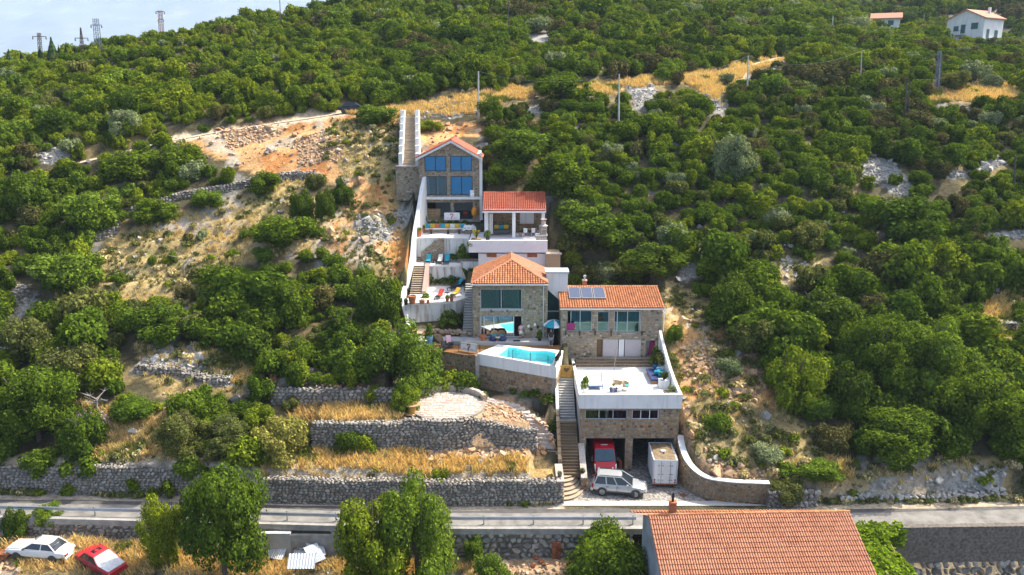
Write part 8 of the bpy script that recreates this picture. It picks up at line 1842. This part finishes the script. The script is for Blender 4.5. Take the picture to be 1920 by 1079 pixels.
def frame(label,c,w,l,rot):
    root=thing('rusty_gate',label,'metal frame',c,0,None);root.rotation_euler=rot
    for a_,b_ in(((-w/2,-l/2,0),(w/2,-l/2,0)),((-w/2,l/2,0),(w/2,l/2,0)),((-w/2,-l/2,0),(-w/2,l/2,0)),((w/2,-l/2,0),(w/2,l/2,0)),((-w/2,-l/2,0),(w/2,l/2,0)),((w/2,-l/2,0),(-w/2,l/2,0))):MB().tube(a_,b_,.03,5).put('bar','rust',root)
frame('rusty crossed frame lying on the zinc sheets',g(568,1026,.72),1.3,1.0,(R(30),0,R(-5)));frame('rusty crossed gate standing at the bottom edge before the fig tree',g(760,1078,.3),1.2,.9,(R(85),0,R(4)))
bp=thing('red_brick_pile','tall stack of old red tiles against the block wall under the road','brick pile',(lambda p:(p.x,p.y,-2.75))(WZ(1043,1050,-2.7)));r_=random.Random(31)
for i in range(16):
    for j in range(2):MB().obox((-.17+j*.34+r_.uniform(-.04,.04),r_.uniform(-.05,.05),.06+i*.105),(.33,.4,.085),(r_.uniform(-.1,.1),r_.uniform(-.1,.1),r_.uniform(-.2,.2))).put('tile','brickred',bp)
for i,(u,v)in enumerate([(1005,1050),(1014,1056),(1021,1060),(1000,1062)]):
    p=WZ(u,v,-2.6);o=link('broken_brick',STONES['brickred'][i],None,None,(p.x,p.y,float(Hq(p.x,p.y))+.12),(.3*i,.4,i),(.6,.45,.4));tag(o,['broken red brick nearest the block wall','broken red brick leaning on its neighbour','broken red brick at the right of the scatter','broken red brick furthest left in the grass'][i],'brick','broken bricks in the grass','thing')
p=WZ(4,1034,-1.3);dr_=thing('rusty_drum','rusty wheel rims lying at the left edge of the picture','wheel rim',(p.x,p.y,float(Hq(p.x,p.y))+.1))
for i in range(2):MB().lathe((.2*i,.1*i,.25+i*.2),[(.42,-.1),(.48,-.1),(.48,.1),(.42,.1),(.36,.04),(.36,-.04)],16).put('rim','rust',dr_)
# fallen roof
fr2=thing('fallen_roof','collapsed triangular heap of red tiles and rubble','ruin',(hit(520,730).x,70.6,6.4));r_=random.Random(41);lst=[]
tl,tr_,bl,br=W(515,683,73.2),W(537,683,73.2),W(495,733,70.2),W(545,733,70.2)
MB().add([tl,tr_,br,bl,(tl.x,73.4,6.3),(tr_.x,73.4,6.3),(br.x,70.3,6.3),(bl.x,70.3,6.3)],[(0,1,2,3),(0,4,5,1),(1,5,6,2),(2,6,7,3),(3,7,4,0)]).build('heap',M['terracotta'],fr2)
for i in range(150):
    a_,b_=r_.random(),r_.random();p=tl.lerp(tr_,a_).lerp(bl.lerp(br,a_),b_);lst.append((p+Vector((0,-.02,.05)),(r_.uniform(-.6,.6),r_.uniform(-.6,.6),r_.uniform(0,3)),(r_.uniform(.2,.45),r_.uniform(.2,.35),r_.uniform(.1,.25))))
stones_parts(lst[:75],'brickred',fr2,41);stones_parts(lst[75:],'earthrock',fr2,42)
rb=thing('rubble_row','row of red tile rubble along the top of the upper stone wall','rubble',(-14,69.6,6.7));lst=[]
for i in range(130):
    u=r_.uniform(592,692);p=W(u,734-r_.random()**2*12,69.6+r_.random()*.8);lst.append((p,(r_.uniform(-.6,.6),r_.uniform(-.6,.6),r_.uniform(0,3)),(r_.uniform(.2,.42),r_.uniform(.2,.35),r_.uniform(.15,.28))))
stones_parts(lst[:90],'earthrock',rb,43);stones_parts(lst[90:],'brickred',rb,44)
bm_=thing('broken_beams','grey broken roof timbers lying between tile heap and rubble row','timber',(W(570,728,70.4).x,70.4,6.5))
for i,(dx,dz,ln,a_)in enumerate([(-.6,.3,2.2,.25),(.1,.45,2.0,.1),(.5,.3,1.6,.5),(-.2,.6,1.2,1.2)]):MB().obox((dx,.1*i,dz),(ln,.12,.12),(0,-a_,.3*i-.4)).put('beam','dry_wood',bm_)
# dead trees
def deadtree(label,u,v,h,seed):
    p=hit(u,v);root=thing('dead_tree',label,'dead tree',p,0,'bare dead trees on the left slope');r_=random.Random(seed);tk=MB();tk.pipe([(0,0,-.2),(.1,0,h*.3),(.15,.05,h*.45)],.10,6,.07);tk.put('trunk','palebark',root)
    for i in range(8):
        a_=r_.uniform(0,6.28);q_=Vector((.12,0,h*r_.uniform(.25,.45)));e1_=q_+Vector((math.cos(a_),math.sin(a_),r_.uniform(.2,.9)))*h*.28;e2_=e1_+Vector((math.cos(a_+r_.uniform(-.8,.8)),math.sin(a_),r_.uniform(-.1,.8)))*h*.24;mb=MB().pipe([q_,e1_,e2_],.05,5,.012)
        for k in range(2):mb.tube(e1_,e1_+Vector((r_.uniform(-.3,.3),r_.uniform(-.3,.3),r_.uniform(0,.4)))*h*.4,.02,4,.006)
        mb.put('branch','palebark',root)
deadtree('bare pale dead tree left of the round dark bush',182,772,2.6,1);deadtree('bare forked dead tree among the olive trees',118,700,4.6,2);deadtree('bare dead bough sticking out of the left trees',150,660,3.2,3);deadtree('thin bare dead tree in the middle of the grassy slope',345,520,3.6,4);deadtree('bare dead tree at the left edge',10,680,3.4,5)

# ------------------------------------------------------------------ poles, pylons, wires
def pole(u0,v0,u1,v1,label,mat='pole',r=.13,name='utility_pole',Y=None,arms=0):
    if Y is None:b=hit(u1,v1);
    else:b=W(u1,v1,Y)
    t=W(u0,v0,b.y);root=thing(name,label,'utility pole',b,0,'poles on the hillside');d=t-b;MB().tube((0,0,-.4),d,r,8,r*.7).build('shaft',M[mat],root,local=True)
    top=d
    return Vector(t)
pA=pole(897,134,897,224,'pale pole behind the gabled house roof');pB=pole(1161,139,1160,236,'tallest pale pole right of the middle of the hill');pC=pole(1403,105,1401,186,'pale pole where the straw strip ends');pD=pole(1616,95,1613,170,'thin pale pole between silver tree and dark poles',r=.1)
pE=pole(1562,30,1560,76,'pale pole high on the hill left of the small house',r=.14);pF=pole(953,-10,954,72,'thin pole rising out of the top edge in the middle','oldpole',.1);pG=pole(524,-10,527,56,'thin pole rising out of the top edge at left','oldpole',.1);pH=pole(1700,152,1697,232,'left dark weathered pole of the close pair','oldpole',.12);pI=pole(1706,150,1703,226,'right dark weathered pole of the close pair','oldpole',.12);pJ=pole(1904,292,1901,362,'dark leaning pole at the right edge','oldpole',.14);pK=pole(1733,26,1731,54,'short lamp pole left of the white house',r=.12);pM=pole(1674,24,1673,56,'short pole in front of the small house',r=.1)
def wire(a_,b_,label,sag=1.2):
    pts=[a_.lerp(b_,i/14)+Vector((0,0,-sag*4*(i/14)*(1-i/14)))for i in range(15)];MB().pipe([p-a_ for p in pts],.013,4).build('wire',M['pole'],None);o=bpy.context.scene.collection.objects[-1];o.location=a_;tag(o,label,'cable',None,'thing')
wire(pC,W(1282,146,pC.y-6),'slack cable running left from the pole at the end of the straw strip',.3);wire(pC,pD,'slack cable between two pale poles on the right slope',1.6);wire(pB,pA,'thin cable between the tall pole and the pole behind the gabled house',1.2)
def lattice(u,v0,v1,w_px,label,arms=((.12,1.0),),mat='bluegrey',lean=0.0,legs=True,Y=150.0,top=.35,name='lattice_pylon'):
    b=W(u,v1,Y);t=W(u+lean,v0,Y);H_=t.z-b.z;b.z-=2.0;H_+=2.0;_,_,tt=PROJ(b.x,b.y,b.z);w=w_px/FPX*tt;root=thing(name,label,'pylon',b,0,'pylons on the skyline');n=9;dxl=(t.x-b.x)
    mb=MB();cor=lambda s,k,f:Vector((s*w/2*(1-(1-top)*f)+dxl*f,k*w/2*(1-(1-top)*f),H_*f))
    for s in(-1,1):
        for k in(-1,1):mb.tube(cor(s,k,0),cor(s,k,1),.05,5)
    mb.build('legs',M[mat],root,local=True,kind='stuff');mb=MB()
    for i in range(n):
        for k in(-1,1):
            mb.tube(cor(-1,k,i/n),cor(1,k,(i+1)/n),.025,4);mb.tube(cor(1,k,i/n),cor(-1,k,(i+1)/n),.025,4)
        for s in(-1,1):mb.tube(cor(s,-1,i/n),cor(s,1,(i+1)/n),.025,4)
    mb.build('bracing',M[mat],root,local=True,kind='stuff')
    for f,wa in arms:MB().box(dxl*(1-f)-wa,dxl*(1-f)+wa,-.06,.06,H_*(1-f)-.05,H_*(1-f)+.06).build('crossarm',M[mat],root,local=True)
    for f,wa in arms:
        for s in(-1,1):MB().lathe((dxl*(1-f)+s*wa*.95,0,H_*(1-f)-.5),[(.07,0),(.12,.2),(.06,.42)],6).put('insulator','oldpole',root)
lattice(75,62,110,6,'dark tapering pylon with one long crossarm at far left',((.10,1.25),),'oldpole',-2,top=.7);lattice(154,52,101,9,'open trestle pylon with pointed top and crossarm',((.28,1.2),),'oldpole',-3,top=.12);lattice(184,35,86,10,'tallest leaning lattice pylon on the left skyline',((.17,1.0),),'bluegrey',-5,top=.7)
lattice(302,20,56,7,'rust toned lattice pylon with short arms, middle of the skyline',((.04,.9),(.3,.55),(.8,.8)),'rust',-2,Y=172,top=.8);lattice(381,40,51,4,'small pylon top peeping over the bushes',((.3,.5),),'oldpole',0,Y=180,top=.6);lattice(412,31,43,4,'small blue pylon top highest on the left ridge',((.1,.6),),'bluegrey',0,Y=184,top=.7)
pl_=hit(1755,172);lattice(1757,96,171,8,'blue lattice mast with pale pole on the right straw bench',((.12,.35),),'bluegrey',5,Y=pl_.y,top=.6,name='lattice_mast');pole(1765,97,1760,168,'pale pole strapped beside the blue lattice mast',r=.1,Y=pl_.y)

# ------------------------------------------------------------------ far houses on the upper right
wc=W(1840,85,226);wh=thing('white_hill_house','white two storey house with pale red roof and side balcony on the hill','house',wc,R(-58));Wd_,Ln_,Hb,He=10.2,9.6,1.6,7.2;wx0=-Wd_
MB().box(wx0,0,0,Ln_,-1.5,Hb+He-1.6).put('wall','white',wh)
pkz=Hb+He-1.6+2.3;ez_=Hb+He-1.6
MB().extr([(wx0,0,ez_),(0,0,ez_),(wx0/2,0,pkz-.12)],(0,Ln_,0)).put('gable','white',wh)
for s,nm in((0,'a'),(1,'b')):
    xe=wx0-.5 if s==0 else .5;MB().hexa([(xe,-.5,ez_-.3),(wx0/2,-.5,pkz-.1),(wx0/2,Ln_+.5,pkz-.1),(xe,Ln_+.5,ez_-.3),(xe,-.5,ez_-.05),(wx0/2,-.5,pkz+.15),(wx0/2,Ln_+.5,pkz+.15),(xe,Ln_+.5,ez_-.05)]).put('roof','tile_hill',wh)
MB().box(wx0/2+1.7,wx0/2+2.3,Ln_*.75,Ln_*.75+.6,pkz-1,pkz+.8).put('chimney','white',wh)
for(x0,x1,z0,z1,nm,mt)in[(-8.2,-6.9,4.0,5.3,'window','teal'),(-6.2,-5.0,3.2,5.6,'balcony_door','teal'),(-3.4,-1.6,4.3,5.9,'window','teal'),(-6.3,-4.9,.6,2.3,'door','interior')]:
    f_=MB().box(x0-.08,x1+.08,-.06,-.01,z0-.08,z1+.08).build(nm,M['lightgrey'],wh,local=True);MB().box(x0,x1,-.1,-.062,z0,z1).build('pane',M[mt],f_,local=True)
for(y0,y1,z0,z1)in[(1.6,2.9,1.6,4.2),(5.6,7.2,1.6,4.0),(1.6,2.6,-1.2,.6),(5.4,6.4,-1.2,.6)]:
    f_=MB().box(.01,.06,y0-.08,y1+.08,z0-.08,z1+.08).put('window','lightgrey',wh);MB().box(.062,.1,y0,y1,z0,z1).put('pane','teal',f_)
MB().box(-7.4,-4.4,-1.5,-.11,2.9,3.15).put('balcony','white',wh)
for x in np.arange(-7.4,-4.3,.5):MB().box(x,x+.05,-1.5,-1.45,3.15,4.1).put('railing_bar','dark',wh)
MB().box(-7.4,-4.4,-1.5,-1.45,4.1,4.16).put('handrail','dark',wh);MB().extr([(-9.9,-1.4,.2),(-7.4,-1.4,2.9),(-7.4,-1.4,3.15),(-9.9,-1.4,.6)],(0,1.2,0)).put('outer_stair','white',wh)
MB().box(.11,1.5,.3,Ln_,1.2,1.42).put('front_balcony','white',wh);MB().box(-4.2,-.1,-2.2,-.11,-1.5,1.3).put('stone_annex','palegrey',wh)
for y in(.8,4.8,8.8):MB().box(1.2,1.4,y,y+.2,-1.5,1.2).put('pillar','white',wh)
sh_=W(1660,50,222);s2=thing('small_hill_house','small house with orange tiled roof half hidden in shrubs on the hill','house',(sh_.x,222,sh_.z),R(-24));MB().box(-3.4,3.4,0,5,-1,2.0).put('wall','offwhite',s2)
for y0,y1,z0,z1 in((-.6,2.5,1.9,3.4),(2.5,5.6,3.4,1.9)):MB().hexa([(-3.9,y0,z0),(3.9,y0,z0),(3.9,y1,z1),(-3.9,y1,z1),(-3.9,y0,z0+.2),(3.9,y0,z0+.2),(3.9,y1,z1+.2),(-3.9,y1,z1+.2)]).put('roof','tile_hill',s2)
f_=MB().box(.4,2.0,-.06,-.01,.2,1.6).put('window','whitepaint',s2);MB().box(.5,1.9,-.1,-.062,.3,1.5).put('pane','teal',f_)
plant('hill_vine','bright vine over the terrace of the white hill house',(wc.x-3.2,223.5,wc.z+.7),2.8,1.3,TREE['leaf_bright'][0],'vine')
